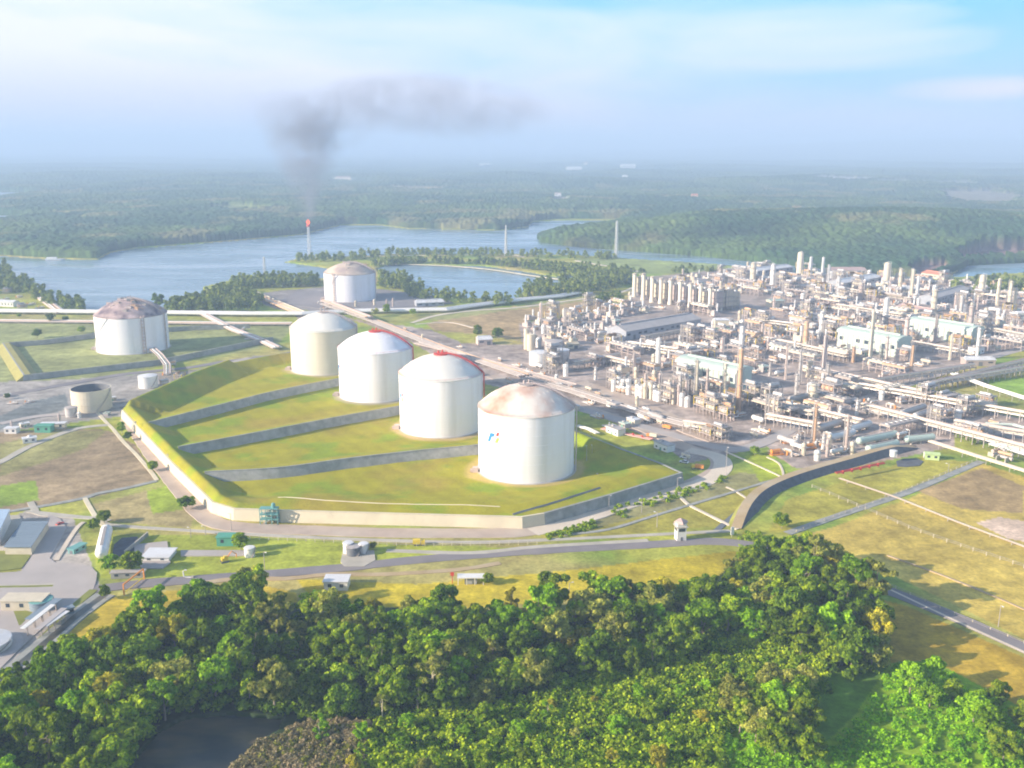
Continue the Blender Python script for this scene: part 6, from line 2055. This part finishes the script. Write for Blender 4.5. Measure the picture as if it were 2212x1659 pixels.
# gate arch, curb pipe on the road
r = empty('goose_neck_pipe', WZ('i', 1650, 690), 0, 'pale curved goose neck pipe at the edge of the asphalt road', 'pipe')
MB().tube([(3, 0, .3), (0, 0, .3), (-1.2, 0, 1), (-1.4, 0, 3.6), (-.4, 0, 4.4), (.4, 0, 4.2)], .35, 7).build('bent_pipe', M['white'], r)
MB().box(2.4, 3.6, -.6, .6, 0, 1).build('valve_block', M['concrete'], r)
r = empty('road_gate', WZ('i', 1190, 770), R(80), 'yellow and white boom gate frame across the asphalt road', 'gate')
MB().bar((-9, 0, 0), (-9, 0, 5.5), .5).bar((9, 0, 0), (9, 0, 5.5), .5).bar((-9, 0, 5.5), (9, 0, 5.5), .6).build('frame', M['orange'], r)
MB().bar((-8.5, 0, 1.2), (8.5, 0, 1.2), .3).build('boom', M['yellow'], r)
low_building(WZ('i', 1130, 690) + Vector((0, 1, 0)), R(5), 16, 3, 3, M['greyconc'], M['roofgrey'], 'low grey shed along the asphalt road beside the lawn trees', 'road_shed', False)

# light poles and fence posts
poles = [('f', 1335, 1100, 860), ('f', 905, 1250, 1130), ('f', 300, 1410, 1300), ('f', 590, 1440, 1310), ('f', 725, 1570, 1440), ('h', 2050, 1380, 1230), ('i', 1820, 310, 240), ('i', 1690, 330, 250), ('n', 2078, 530, 420), ('j', 320, 660, 520), ('f', 150, 960, 850), ('f', 210, 1170, 1110), ('m', 1832, 120, 70), ('g', 1600, 790, 720), ('c', 2120, 1140, 1000)]
PLAB = ['at the sand road bend', 'on the shaded side of the sand road', 'beside the shaded bund wall', 'on the grass below the sand road', 'on the lawn left of the watch tower', 'in front of the cream wall', 'on the lawn right of the white vessel', 'behind the white roofed lawn building', 'beside the asphalt road on the right', 'at the asphalt road near the green hut', 'in the shade behind the nearest tank', 'on the lit bund crest', 'at the verge above the middle of the wood', 'beside the sump basin', 'behind the shaded bund wall right of the nearest tank']
for (r_, x, yb, yt), lab in zip(poles, PLAB):
    base = WZ(r_, x, yb); h = max(5, min(22, zheight(base, P(r_, x, yt)[1])))
    o = empty('light_pole', base, rnd.uniform(0, 6), 'slim pale light pole ' + lab, 'light pole', 'light poles along the roads')
    MB().tube([(0, 0, 0), (0, 0, h)], [.22, .14], 6).build('pole', M['steel'], o)
    MB().tube([(0, 0, h), (1.4, 0, h + .3)], .12, 5).build('arm', M['steel'], o)
    MB().box(1.2, 2.2, -.25, .25, h + .15, h + .4).build('lamp_head', M['white'], o)


def fence(pts, label, step=6.0, h=2.2, rail=True):
    line = smooth_line(pts, step)
    r = empty('fence', line[0], 0, label, 'fence')
    o_ = line[0]
    b = MB()
    for p in line:
        q = p - o_
        b.bar((q.x, q.y, -.2), (q.x, q.y, h), .28)
    b.build('fence_post_grating', M['wallconc'], r)
    b = MB()
    for p, q in zip(line[:-1], line[1:]):
        a, c = p - o_, q - o_
        for z in (h * .95, h * .5):
            b.bar((a.x, a.y, z), (c.x, c.y, z), .12)
    b.build('fence_rail', M['steel'], r)
    return r


fence(zp('g', (500, 910), (930, 1090), (1280, 1240), (1700, 1390), (2212, 1560), (2500, 1680)), 'thin pale post fence crossing the dry field nearest the wood', 6.5)
fence(zp('n', (1560, 0), (1900, 130), (2212, 250), (2500, 370)), 'short white rail fence pieces along the dry field slope', 12, 1.6) if False else None
fence(zp('n', (1470, 300), (1850, 470), (2212, 620), (2500, 740)), 'low post and rail fence along the far side of the right asphalt road', 7, 1.5)
fence(wp((480, 1163), (700, 1172), (900, 1180), (1160, 1176)), 'pale post fence between the front path and the lawn', 5, 2)
fence(zp('a', (0, 600), (120, 590), (240, 620), (0, 700))[:3], 'post fence across the lawn behind the left tank plot', 8, 1.8)
fence(wp((1720, 1150), (1800, 1118), (1936, 1068), (2110, 994)), 'post fence beside the concrete lane in the right field', 7, 1.6)
low_building(WZ('g', 1480, 690) + Vector((0, 3, 0)), R(-15), 9, 5, 4, M['lime'], M['lime'], 'bright pale green hut on the grass by the sump basin', 'green_hut', True)
p = WZ('g', 1420, 665); small_tank(Vector((p.x, p.y, 0)), 1.6, 3.5, M['white'], M['white'], 'tiny white tank left of the pale green hut')
p = WZ('g', 1150, 700); small_tank(Vector((p.x, p.y, 4)), 2.2, 4, M['white'], M['white'], 'small white tank at the end of the dirt road')
r = empty('red_pipe_set', WZ('g', 880, 760, 5), R(28), 'red fire water pipes along the edge of the dirt road above the rock slope', 'pipe')
for k in range(2):
    MB().tube([(-20, k * 1.2, .3 + .3 * k), (24, k * 1.2, .3 + .3 * k)], .4, 7).build('pipe', M['red'], r)
for x in (-14, -6, 2, 10, 18):
    MB().box(x - .35, x + .35, -.4, 1.6, -1.0, 1.0).build('valve', M['red'], r)
r = empty('red_pipe_set', WZ('f', 440, 760), R(-40), 'red valve pipework on the plant road behind the shaded bund wall', 'pipe')
for k in range(4):
    MB().tube([(-22, k * 1.4, 1.2), (22, k * 1.4, 1.2)], .35, 7).build('pipe', M['red' if k % 2 else 'pink'], r)
for x in (-18, -10, -2, 6, 14):
    MB().lathe([(.7, 0), (.7, 2.8), (.01, 3.1)], 8, (x, 2, 0)).build('valve', M['red'], r)
for (x, y, s) in ((210, 640, 1.0), (300, 545, .8), (480, 590, .9)):
    p = WZ('g', x, y)
    r = empty('orange_skid', p, R(20), {210: 'bright orange pump skid at the corner of the orange soil yard', 300: 'orange skid behind the brightest one in the soil yard', 480: 'orange base skid under the pink mast in the soil yard'}[x], 'pump skid')
    r.scale = (s, s, s)
    MB().box(-5, 5, -3, 3, 0, .6).build('base', M['orange'], r)
    MB().tube([(-4, 0, 2.4), (3, 0, 2.4)], 1.5, 12).build('drum', M['orange'], r)
    MB().box(2.2, 4.6, -1.4, 1.4, .6, 3).build('motor', M['peach'], r)
# white open yard at the far left edge
p = [WZ('a', x, y) for x, y in ((-80, 285), (210, 285), (310, 400), (410, 470), (480, 490))]
wall_run('yard_wall', p[::-1], 3.2, .3, .8, M['wallconc'], 'pale wall round the walled yard at the left edge by the channel')
low_building(WZ('a', 60, 450), R(-15), 30, 12, 6, M['white'], M['roofwhite'], 'white building inside the walled yard at the left edge', 'yard_building')
low_building(WZ('a', 100, 1470), R(0), 9, 6, 4, M['white'], M['roofwhite'], 'little white cube hut at the left edge below the open topped tank', 'hut', False)
low_building(WZ('a', 360, 1460), R(0), 12, 7, 5, M['green'], M['green'], 'green cabin on the track below the open topped tank', 'green_hut', False)
low_building(WZ('a', 240, 1545), R(30), 9, 5, 3.4, M['white'], M['roofwhite'], 'white cabin beside the pale track left of the brown field', 'cabin', False)
low_building(WZ('h', 460, 480) + Vector((0, 3, 0)), R(5), 18, 5, 4, M['cream'], M['roofwhite'], 'long pale shed in front of the little grey tank', 'hut', False)

# ------------------------------------------------------------------ trees
def crown_points(rg, h, rad, n_cl, style):
    cl = []
    for i in range(n_cl):
        a = rg.uniform(0, 6.283); t = rg.random() ** 0.6
        if style == 'round':
            zz = rg.uniform(0.35, 0.97); env = math.sin(math.pi * min(1, max(0, (zz - 0.22) / 0.82))) ** 0.6
        elif style == 'open':
            zz = rg.uniform(0.45, 1.0); env = 0.35 + 0.75 * math.sin(math.pi * (zz - 0.35) / 0.75) if zz < 1 else .5
        elif style == 'cone':
            zz = rg.uniform(0.12, 0.98); env = 1.05 - zz
        else:
            zz = rg.uniform(0.15, 0.95); env = 1.0
        r = rad * env * t
        cs = rad * rg.uniform(.20, .36)
        cl.append((r * math.cos(a), r * math.sin(a), h * zz, cs))
    return cl


def leaf_faces(rg, clumps, per, size, drop=0.15):
    """leaf sprays: small bent quads spread over the surface of every clump"""
    n = len(clumps) * per
    r_ = np.random.RandomState(rg.randrange(1 << 30))
    C = np.repeat(np.array([c[:3] for c in clumps]), per, 0)
    S = np.repeat(np.array([c[3] for c in clumps]), per, 0)
    d = r_.normal(size=(n, 3)); d /= np.linalg.norm(d, axis=1)[:, None]
    d[:, 2] = np.where(d[:, 2] < -0.35, -d[:, 2], d[:, 2])
    rr_ = S * r_.uniform(0.65, 1.08, n)
    c = C + d * rr_[:, None] * np.array([1, 1, .85])
    nn = d + r_.normal(scale=.55, size=(n, 3)); nn /= np.linalg.norm(nn, axis=1)[:, None]
    t = np.cross(nn, r_.normal(size=(n, 3))); t /= np.linalg.norm(t, axis=1)[:, None]
    b = np.cross(nn, t)
    s = size * r_.uniform(.6, 1.3, n)[:, None]
    v = np.stack([c - t * s - b * s * .6, c + t * s * .8 - b * s * .7, c + t * s + b * s * .6, c - t * s * .7 + b * s * .8], 1)
    return v.reshape(-1, 3), np.arange(n * 4).reshape(n, 4)


def t_tree(seed, h, rad, style, m, n_cl=26, per=46, size=.62, trunk_vis=1):
    rg = random.Random(seed)
    r = empty('tree'); r['category'] = 'tree'
    cl = crown_points(rg, h, rad, n_cl, style)
    b = MB()
    lean = (rg.uniform(-.6, .6), rg.uniform(-.6, .6))
    b.tube([(0, 0, -.5), (lean[0] * .3, lean[1] * .3, h * .25), (lean[0], lean[1], h * .55), (lean[0] * 1.3, lean[1] * 1.3, h * .85)], [h * .028, h * .022, h * .014, h * .004], 7)
    for c in cl[::3]:
        z0 = h * rg.uniform(.25, .6)
        b.tube([(lean[0] * .8, lean[1] * .8, z0), (c[0] * .5, c[1] * .5, (z0 + c[2]) / 2 + .4), (c[0], c[1], c[2])], [h * .010, h * .007, h * .003], 5)
    b.build('trunk', M['bark'], r)
    v, f = leaf_faces(rg, cl, per, size)
    o = np_mesh('crown', v, f, m)
    o.parent = r
    return r


TT = {}
def mk_tree(key, *a, **k):
    r = t_tree(*a, **k); cache_kids(r); TT[key] = r


for i, (mm, nm_) in enumerate((('f_dark', 'dark'), ('f_mid', 'mid'), ('f_olive', 'olive'), ('f_bright', 'bright'), ('f_yellow', 'yellow'))):
    mk_tree((nm_, 0), 100 + i, 14, 5.8, 'round', M[mm], 36, 90, .50)
    mk_tree((nm_, 1), 200 + i, 16, 5.2, 'open', M[mm], 24, 90, .50)
    mk_tree((nm_, 2), 300 + i, 12, 6.4, 'round', M[mm], 44, 84, .50)
CW = {'dark': 'dark green', 'mid': 'mid green', 'olive': 'olive', 'bright': 'bright green', 'yellow': 'yellow green'}
FORM = {0: 'round crowned', 1: 'open branched', 2: 'broad crowned'}
FOREST = [(-160, 1760), (-120, 1600), (0, 1530), (100, 1455), (190, 1415), (300, 1385), (400, 1345), (455, 1310), (540, 1288), (590, 1340), (700, 1352), (900, 1358), (1100, 1345), (1300, 1318), (1480, 1312), (1560, 1270), (1620, 1235), (1700, 1215), (1770, 1235), (1830, 1285),
          (1880, 1310), (1910, 1370), (1905, 1440), (1830, 1470), (1740, 1440), (1640, 1400), (1560, 1400), (1400, 1450), (1250, 1490), (1100, 1520), (900, 1550), (700, 1560), (620, 1545), (500, 1530), (390, 1545), (330, 1580), (280, 1640), (220, 1760)]
F2 = [(1560, 1540), (1640, 1490), (1720, 1500), (1760, 1570), (1750, 1650), (1680, 1640), (1600, 1600)]
F3 = [(1945, 1480), (2010, 1465), (2080, 1500), (2160, 1530), (2240, 1600), (2300, 1720), (2180, 1660), (2080, 1570), (1990, 1530)]
SL = [(700, 1590), (1100, 1545), (1400, 1470), (1560, 1440), (1540, 1640), (1500, 1740), (700, 1740)]
TREES = []


def forest_fill(poly, spacing, seed, weights, smin=.8, smax=1.25, limit=999, wood='the wood'):
    rg = random.Random(seed)
    pts = tree_stuff_points(poly, 6000, seed)
    kept = []
    for x, y in pts:
        if all((x - q[0]) ** 2 + (y - q[1]) ** 2 > spacing ** 2 for q in kept):
            kept.append((x, y))
            if len(kept) >= limit: break
    for x, y in kept:
        w = weights(x, y)
        k = rg.choices(list(w), list(w.values()))[0]
        key = (k, rg.choices([0, 1, 2], [4, 3, 3])[0])
        c = copy_tree(TT[key])
        c.name = 'forest_tree'
        s = rg.uniform(smin, smax) * (1.2 if proj(x, y)[0] > 1690 and wood == 'main' else 1)
        c.location = (x, y, -.3); c.rotation_euler.z = rg.uniform(0, 6.28); c.scale = (s * rg.uniform(.9, 1.1), s * rg.uniform(.9, 1.1), s * rg.uniform(.85, 1.15))
        TREES.append((c, key, s, wood))
    return kept


def w_main(x, y):
    px, py = proj(x, y)
    o_ = 2.5 if 560 < px < 1600 and py < 1420 else .8
    return {'dark': 4 if py > 1400 or px < 500 else 2, 'mid': 4, 'olive': o_ * 1.3, 'bright': 1.2, 'yellow': .5 if px < 560 else .9}


k1 = forest_fill(FOREST, 8.6, 3, w_main, .66, 1.42, 262, 'main')
k2 = forest_fill(F2, 7, 4, lambda x, y: {'olive': 2, 'mid': 3, 'bright': 1}, .9, 1.15, 16, 'middle clump')
k3 = forest_fill(F3, 7.5, 5, lambda x, y: {'mid': 4, 'bright': 3, 'dark': 1}, .65, .9, 13, 'right clump')
k4 = forest_fill(SL, 13, 6, lambda x, y: {'bright': 3, 'yellow': 2, 'mid': 3, 'olive': 1}, .32, .6, 34, 'slope')
print('forest trees', len(k1), len(k2), len(k3))
# labels: ranks back from the mown verge, counted from the left
TREES.sort(key=lambda t: -proj(t[0].location.x, t[0].location.y)[1])
main_ = [t for t in TREES if t[3] == 'main']
SECT = [(-9999, 180, 'at the left end of the wood'), (180, 420, 'in the wood above the pond'), (420, 640, 'in the wood below the excavator'), (640, 860, 'in the wood below the guard house'), (860, 1120, 'in the wood below the gate canopy'), (1120, 1400, 'in the middle of the wood'),
        (1400, 1640, 'in the wood below the watch tower'), (1640, 9999, 'at the right end of the wood')]
bk = {}
for t in main_:
    px, py = proj(t[0].location.x, t[0].location.y)
    for a, b, ph in SECT:
        if a <= px < b:
            bk.setdefault((ph, t[1]), []).append((px, t[0]))
for wd, ph in (('middle clump', 'in the clump beside the bright vines'), ('right clump', 'in the bottom right clump'), ('slope', 'on the shrubby lower slope')):
    for t in TREES:
        if t[3] == wd:
            bk.setdefault((ph, t[1]), []).append((proj(t[0].location.x, t[0].location.y)[0], t[0]))
for (ph, key), L_ in bk.items():
    L_.sort(key=lambda q: q[0])
    for i, (_, o) in enumerate(L_):
        base = f'{FORM[key[1]]} {CW[key[0]]} tree {ph}'
        o['label'] = base if len(L_) == 1 else (f'leftmost {base}' if i == 0 else f'{base}, {ordinal(i + 1)} from left')
        o['group'] = 'trees of the foreground wood'

# lone trees on the site
LONE = [('h', 1080, 520, 'mid', 0, .62, 'round mid green tree at the top of the cream wall track'), ('h', 1130, 580, 'dark', 2, .5, 'dark green bush below the tree on the cream wall track'), ('h', 1355, 850, 'mid', 2, .55, 'round green bush halfway down the cream wall track'), ('h', 1640, 1190, 'dark', 2, .62, 'dark broad tree left of the pair at the corner of the cream wall'), ('h', 1700, 1180, 'mid', 0, .5, 'green tree right of the pair at the corner of the cream wall'),
        ('h', 925, 1310, 'mid', 2, .6, 'green tree where the pale drain path meets the front path'), ('i', 1160, 640, 'mid', 2, .85, 'broad green tree beside the white pad on the lawn'), ('i', 970, 640, 'bright', 2, .7, 'bright green bush at the near end of the white vessel'), ('i', 930, 880, 'mid', 0, .5, 'small green tree at the head of the drain channel'), ('i', 830, 270, 'mid', 2, .55, 'yellowish bush above the long white vessel'),
        ('g', 255, 1240, 'mid', 2, .72, 'round green bush at the foot of the slope painted dark for shade'), ('f', 1590, 930, 'mid', 2, .5, 'green bush in the shade near the plant street corner'), ('b', 1830, 1110, 'mid', 0, 1.0, 'round tree left of the white roofed house'), ('b', 1990, 1120, 'dark', 2, 1.0, 'dark round tree right of the white roofed house'), ('b', 1100, 920, 'mid', 0, .9, 'green tree in front of the white pipeline below the brown pipe end'),
        ('b', 1005, 940, 'olive', 0, .8, 'olive tree in front of the white pipeline'), ('b', 1310, 930, 'mid', 2, .7, 'small round tree on the verge of the shore road'), ('a', 410, 590, 'dark', 0, .85, 'dark tree in front of the pipeline left of the big tank'), ('a', 530, 580, 'mid', 2, .6, 'small tree between the dark tree and the big left tank'), ('a', 300, 710, 'dark', 2, .8, 'dark round bush behind the left tank plot'), ('a', 655, 670, 'mid', 2, .65, 'green bush close left of the big left tank'),
        ('a', 155, 545, 'mid', 2, .45, 'tiny bush below the white pipeline at the left edge'), ('a', 1275, 480, 'dark', 0, 1.5, 'tall dark tree rising behind the big left tank'), ('d', 870, 680, 'dark', 1, 1.1, 'slim dark tree left of the pair behind the short stacks'), ('d', 1010, 690, 'dark', 1, 1.15, 'slim dark tree right of the pair behind the short stacks'), ('d', 800, 560, 'dark', 0, 1.0, 'dark tree between the shore road and the round lake'), ('a', 60, 1200, 'dark', 2, .4, 'dark bush beside the yellow patch at the left edge'),
        ('h', 2130, 1560, 'mid', 0, .7, 'green tree beside the green hut on the front lawn'), ('j', 2110, 780, 'mid', 2, .45, 'green bush beside the long white gate canopy'), ('j', 1190, 500, 'olive', 2, .35, 'low bush beside the grey and white lawn tanks'), ('g', 1800, 560, 'mid', 2, .3, 'tiny bush in the green patch on the right')]
for (r_, x, y, k, v, s, lab) in LONE:
    p = WZ(r_, x, y)
    c = copy_tree(TT[(k, v)]); c.location = p; c.rotation_euler.z = rnd.uniform(0, 6); c.scale = (s, s, s)
    c.name = 'bush' if 'bush' in lab else 'lone_tree'
    c['category'] = 'bush' if 'bush' in lab else 'tree'
    c['label'] = lab
    c['group'] = 'single trees and bushes on the site'
SPECIAL = [(934, 1524, 22, 6.0, 'f_olive', 'open', 16, 'tall pale olive tree with bare pale trunk at the front of the wood'), (692, 1602, 10, 2.6, 'f_bright', 'column', 10, 'thin bright yellow green tree standing on the dry shrubs by the pond'),
           (512, 1352, 25, 7.0, 'f_dark', 'round', 40, 'tallest dark tree rising above the road at the top left corner of the wood'), (545, 1362, 22, 6.0, 'f_mid', 'round', 34, 'second tall green tree beside the tallest one near the road'), (826, 1560, 13, 3.0, 'f_olive', 'open', 8, 'spindly pale tree with a leaning bare stem on the upper slope'),
           (1180, 1560, 9, 2.2, 'f_bright', 'column', 8, 'small slim bright tree in the middle of the shrubby slope'), (1105, 1345, 17, 4.0, 'f_yellow', 'open', 16, 'golden yellow tree at the verge below the gate canopy'), (1850, 1310, 20, 5.0, 'f_olive', 'round', 26, 'pale olive tree overhanging the road at the right end of the wood')]
M['pale_bark'] = mat('pale_bark', (0.52, 0.47, 0.32), 0.9)
for i, (px, py, h, rad, mm, st_, nc, lab) in enumerate(SPECIAL):
    r = t_tree(700 + i, h, rad, st_ if st_ != 'column' else 'col', M[mm], nc, 90, .5)
    r.location = W(px, py); r.name = 'forest_tree'; r['label'] = lab; r['group'] = 'trees of the foreground wood'
    for ch in r.children:
        if ch.name.startswith('trunk'): ch.data.materials[0] = M['pale_bark']
for q in TT.values():
    drop_tree(q)


# leaf masses nobody could count
def leaf_mass(name, polys, n, hmin, hmax, rmin, rmax, m, per, size, label, seed, cat='trees', style='blob', z=0.0):
    rg = random.Random(seed)
    cl = []
    for poly, share in polys:
        for x, y in tree_stuff_points(poly, int(n * share), seed + 1):
            h = rg.uniform(hmin, hmax); r_ = rg.uniform(rmin, rmax)
            if style == 'tall':
                for k in range(4):
                    t = k / 3
                    cl.append((x + rg.uniform(-.4, .4) * r_, y + rg.uniform(-.4, .4) * r_, h * (.2 + .72 * t), r_ * (1.05 - .55 * t)))
            elif style == 'vine':
                cl.append((x, y, z + rg.uniform(0, hmax) * .3, r_))
            else:
                cl.append((x, y, h * .55 + z, r_)); cl.append((x + rg.uniform(-1, 1) * r_ * .6, y + rg.uniform(-1, 1) * r_ * .6, h * .3 + z, r_ * .8))
    v, f = leaf_faces(rg, cl, per, size)
    o = np_mesh(name, v, f, m)
    return tag(o, label, cat, kind='stuff')


# lakeside woods
leaf_mass('spit_woods', [([(640, 561), (860, 545), (1100, 547), (1240, 549), (1330, 557), (1330, 562), (1200, 559), (1120, 556), (860, 556), (700, 566), (640, 567)], .3), ([(800, 577), (830, 568), (905, 566), (1150, 572), (1300, 590), (1300, 596), (1200, 590), (1140, 582), (1050, 572), (900, 570)], .4), ([(1140, 575), (1300, 585), (1360, 600), (1375, 615), (1300, 612), (1220, 598)], .3)],
          620, 7, 14, 3.2, 5.2, M['f_far'], 16, 1.5, 'strips of lakeside trees on the spit behind the round lake', 31, style='tall')
leaf_mass('lakeside_woods', [([(437, 645), (510, 630), (570, 652), (560, 672), (440, 676)], .22), ([(500, 612), (580, 608), (690, 606), (690, 619), (560, 624), (500, 626)], .22), ([(360, 668), (437, 655), (440, 674), (360, 676)], .1), ([(1110, 642), (1160, 616), (1280, 606), (1340, 602), (1352, 620), (1250, 642), (1120, 650)], .26), ([(850, 602), (900, 615), (920, 642), (1100, 657), (1110, 664), (930, 655), (880, 638)], .12), ([(820, 602), (870, 608), (880, 630), (820, 622)], .08)],
          520, 10, 19, 3.6, 5.6, M['f_far'], 20, 1.5, 'dark green woods round the lake and along the near channel shore', 32, style='tall')
leaf_mass('shore_woods', [([(-100, 590), (0, 600), (60, 614), (90, 635), (120, 652), (195, 668), (170, 674), (100, 660), (40, 632), (-100, 640)], .5), ([(-100, 560), (10, 575), (25, 602), (0, 605), (-100, 600)], .2), ([(2050, 622), (2100, 614), (2150, 608), (2300, 606), (2300, 650), (2150, 640), (2060, 634)], .3)],
          330, 10, 18, 4, 6.5, M['f_far'], 16, 2.0, 'dark woods on the near channel shore at both edges of the view', 33, style='tall')
leaf_mass('field_trees', [([(1230, 700 - 130), (1330, 575), (1400, 590), (1340, 590)], .4), ([(1440, 583), (1500, 578), (1560, 588), (1440, 594)], .3), ([(1340, 632), (1350, 640), (1280, 655), (1250, 660)], .3)], 60, 5, 9, 2.5, 4, M['f_far'], 14, 1.4, 'scattered low trees on the fields beside the boiler chimneys', 34, style='tall')
# undergrowth of the foreground
leaf_mass('undergrowth', [(FOREST, 1.0)], 2600, 2, 5, 1.8, 3.2, M['f_dark'], 22, .75, 'dense dark undergrowth filling the floor of the foreground wood', 41, 'undergrowth')
SLOPE = [(790, 1585), (800, 1562), (900, 1550), (1100, 1520), (1400, 1445), (1640, 1395), (1780, 1430), (1790, 1500), (1700, 1480), (1600, 1500), (1560, 1600), (1600, 1800), (740, 1800), (770, 1640)]
leaf_mass('hillside_shrubs', [(SLOPE, 1.0)], 1700, 1.0, 4.2, .7, 2.9, M['f_shrub'], 40, .46, 'mixed green shrubs covering the lower slope in front of the wood', 42, 'shrubs')
leaf_mass('bright_shrubs', [(SLOPE, 1.0)], 700, 1.2, 4.6, .9, 2.4, M['f_bright'], 40, .42, 'brighter green shrubs mixed through the lower slope below the wood', 52, 'shrubs')
leaf_mass('dark_shrubs', [(SLOPE, 1.0)], 700, .8, 3.4, .9, 2.6, M['f_dark'], 36, .46, 'darker low shrubs in the gaps of the lower slope', 62, 'shrubs')
leaf_mass('dry_shrubs', [([(505, 1665), (560, 1610), (640, 1575), (700, 1560), (800, 1570), (780, 1700), (760, 1800), (470, 1800)], 1.0)], 900, 1.2, 2.6, 1.0, 1.8, M['f_brown'], 34, .38, 'brownish dry shrubs on the bank right of the pond', 43, 'shrubs', z=.6)
leaf_mass('pond_bank_shrubs', [([(520, 1660), (600, 1600), (700, 1565), (800, 1570), (780, 1700), (760, 1800), (500, 1800)], 1.0)], 260, 1.0, 3.0, .8, 1.8, M['f_olive'], 34, .4, 'olive green shrubs dotted among the dry ones on the pond bank', 63, 'shrubs', z=.5)
leaf_mass('bright_creepers', [([(1930, 1440), (2000, 1430), (2240, 1560), (2500, 1700), (2500, 1850), (1740, 1850), (1770, 1640), (1850, 1560)], .55), ([(1560, 1560), (1650, 1480), (1750, 1530), (1750, 1850), (1380, 1850)], .3), ([(1250, 1640), (1400, 1560), (1500, 1580), (1350, 1800), (1150, 1800)], .15)], 2600, .6, 1.8, .8, 2.2, M['f_vine'], 36, .42,
          'bright lime green creepers carpeting the ground in the bottom right', 44, 'creepers', style='vine')
leaf_mass('ridge_shrubs', [([(1180, 1400), (1400, 1330), (1560, 1290), (1700, 1290), (1820, 1330), (1890, 1400), (1760, 1440), (1640, 1400), (1500, 1420), (1300, 1460)], 1.0)], 900, 3, 7, 1.6, 3.2, M['f_shrub'], 36, .55, 'mid green vine covered thicket on the ridge in the right of the wood', 45, 'thicket')
leaf_mass('berm_scrub', [([(1320, 1100), (1560, 1030), (1580, 1040), (1330, 1125)], .5), ([(1180, 1160), (1280, 1125), (1290, 1140), (1190, 1172)], .3), ([(1580, 1148), (1640, 1150), (1700, 1180), (1600, 1190)], .2)], 120, .8, 2, 1, 2, M['f_mid'], 24, .5, 'patchy dark scrub on the bank below the sand road', 46, 'scrub')
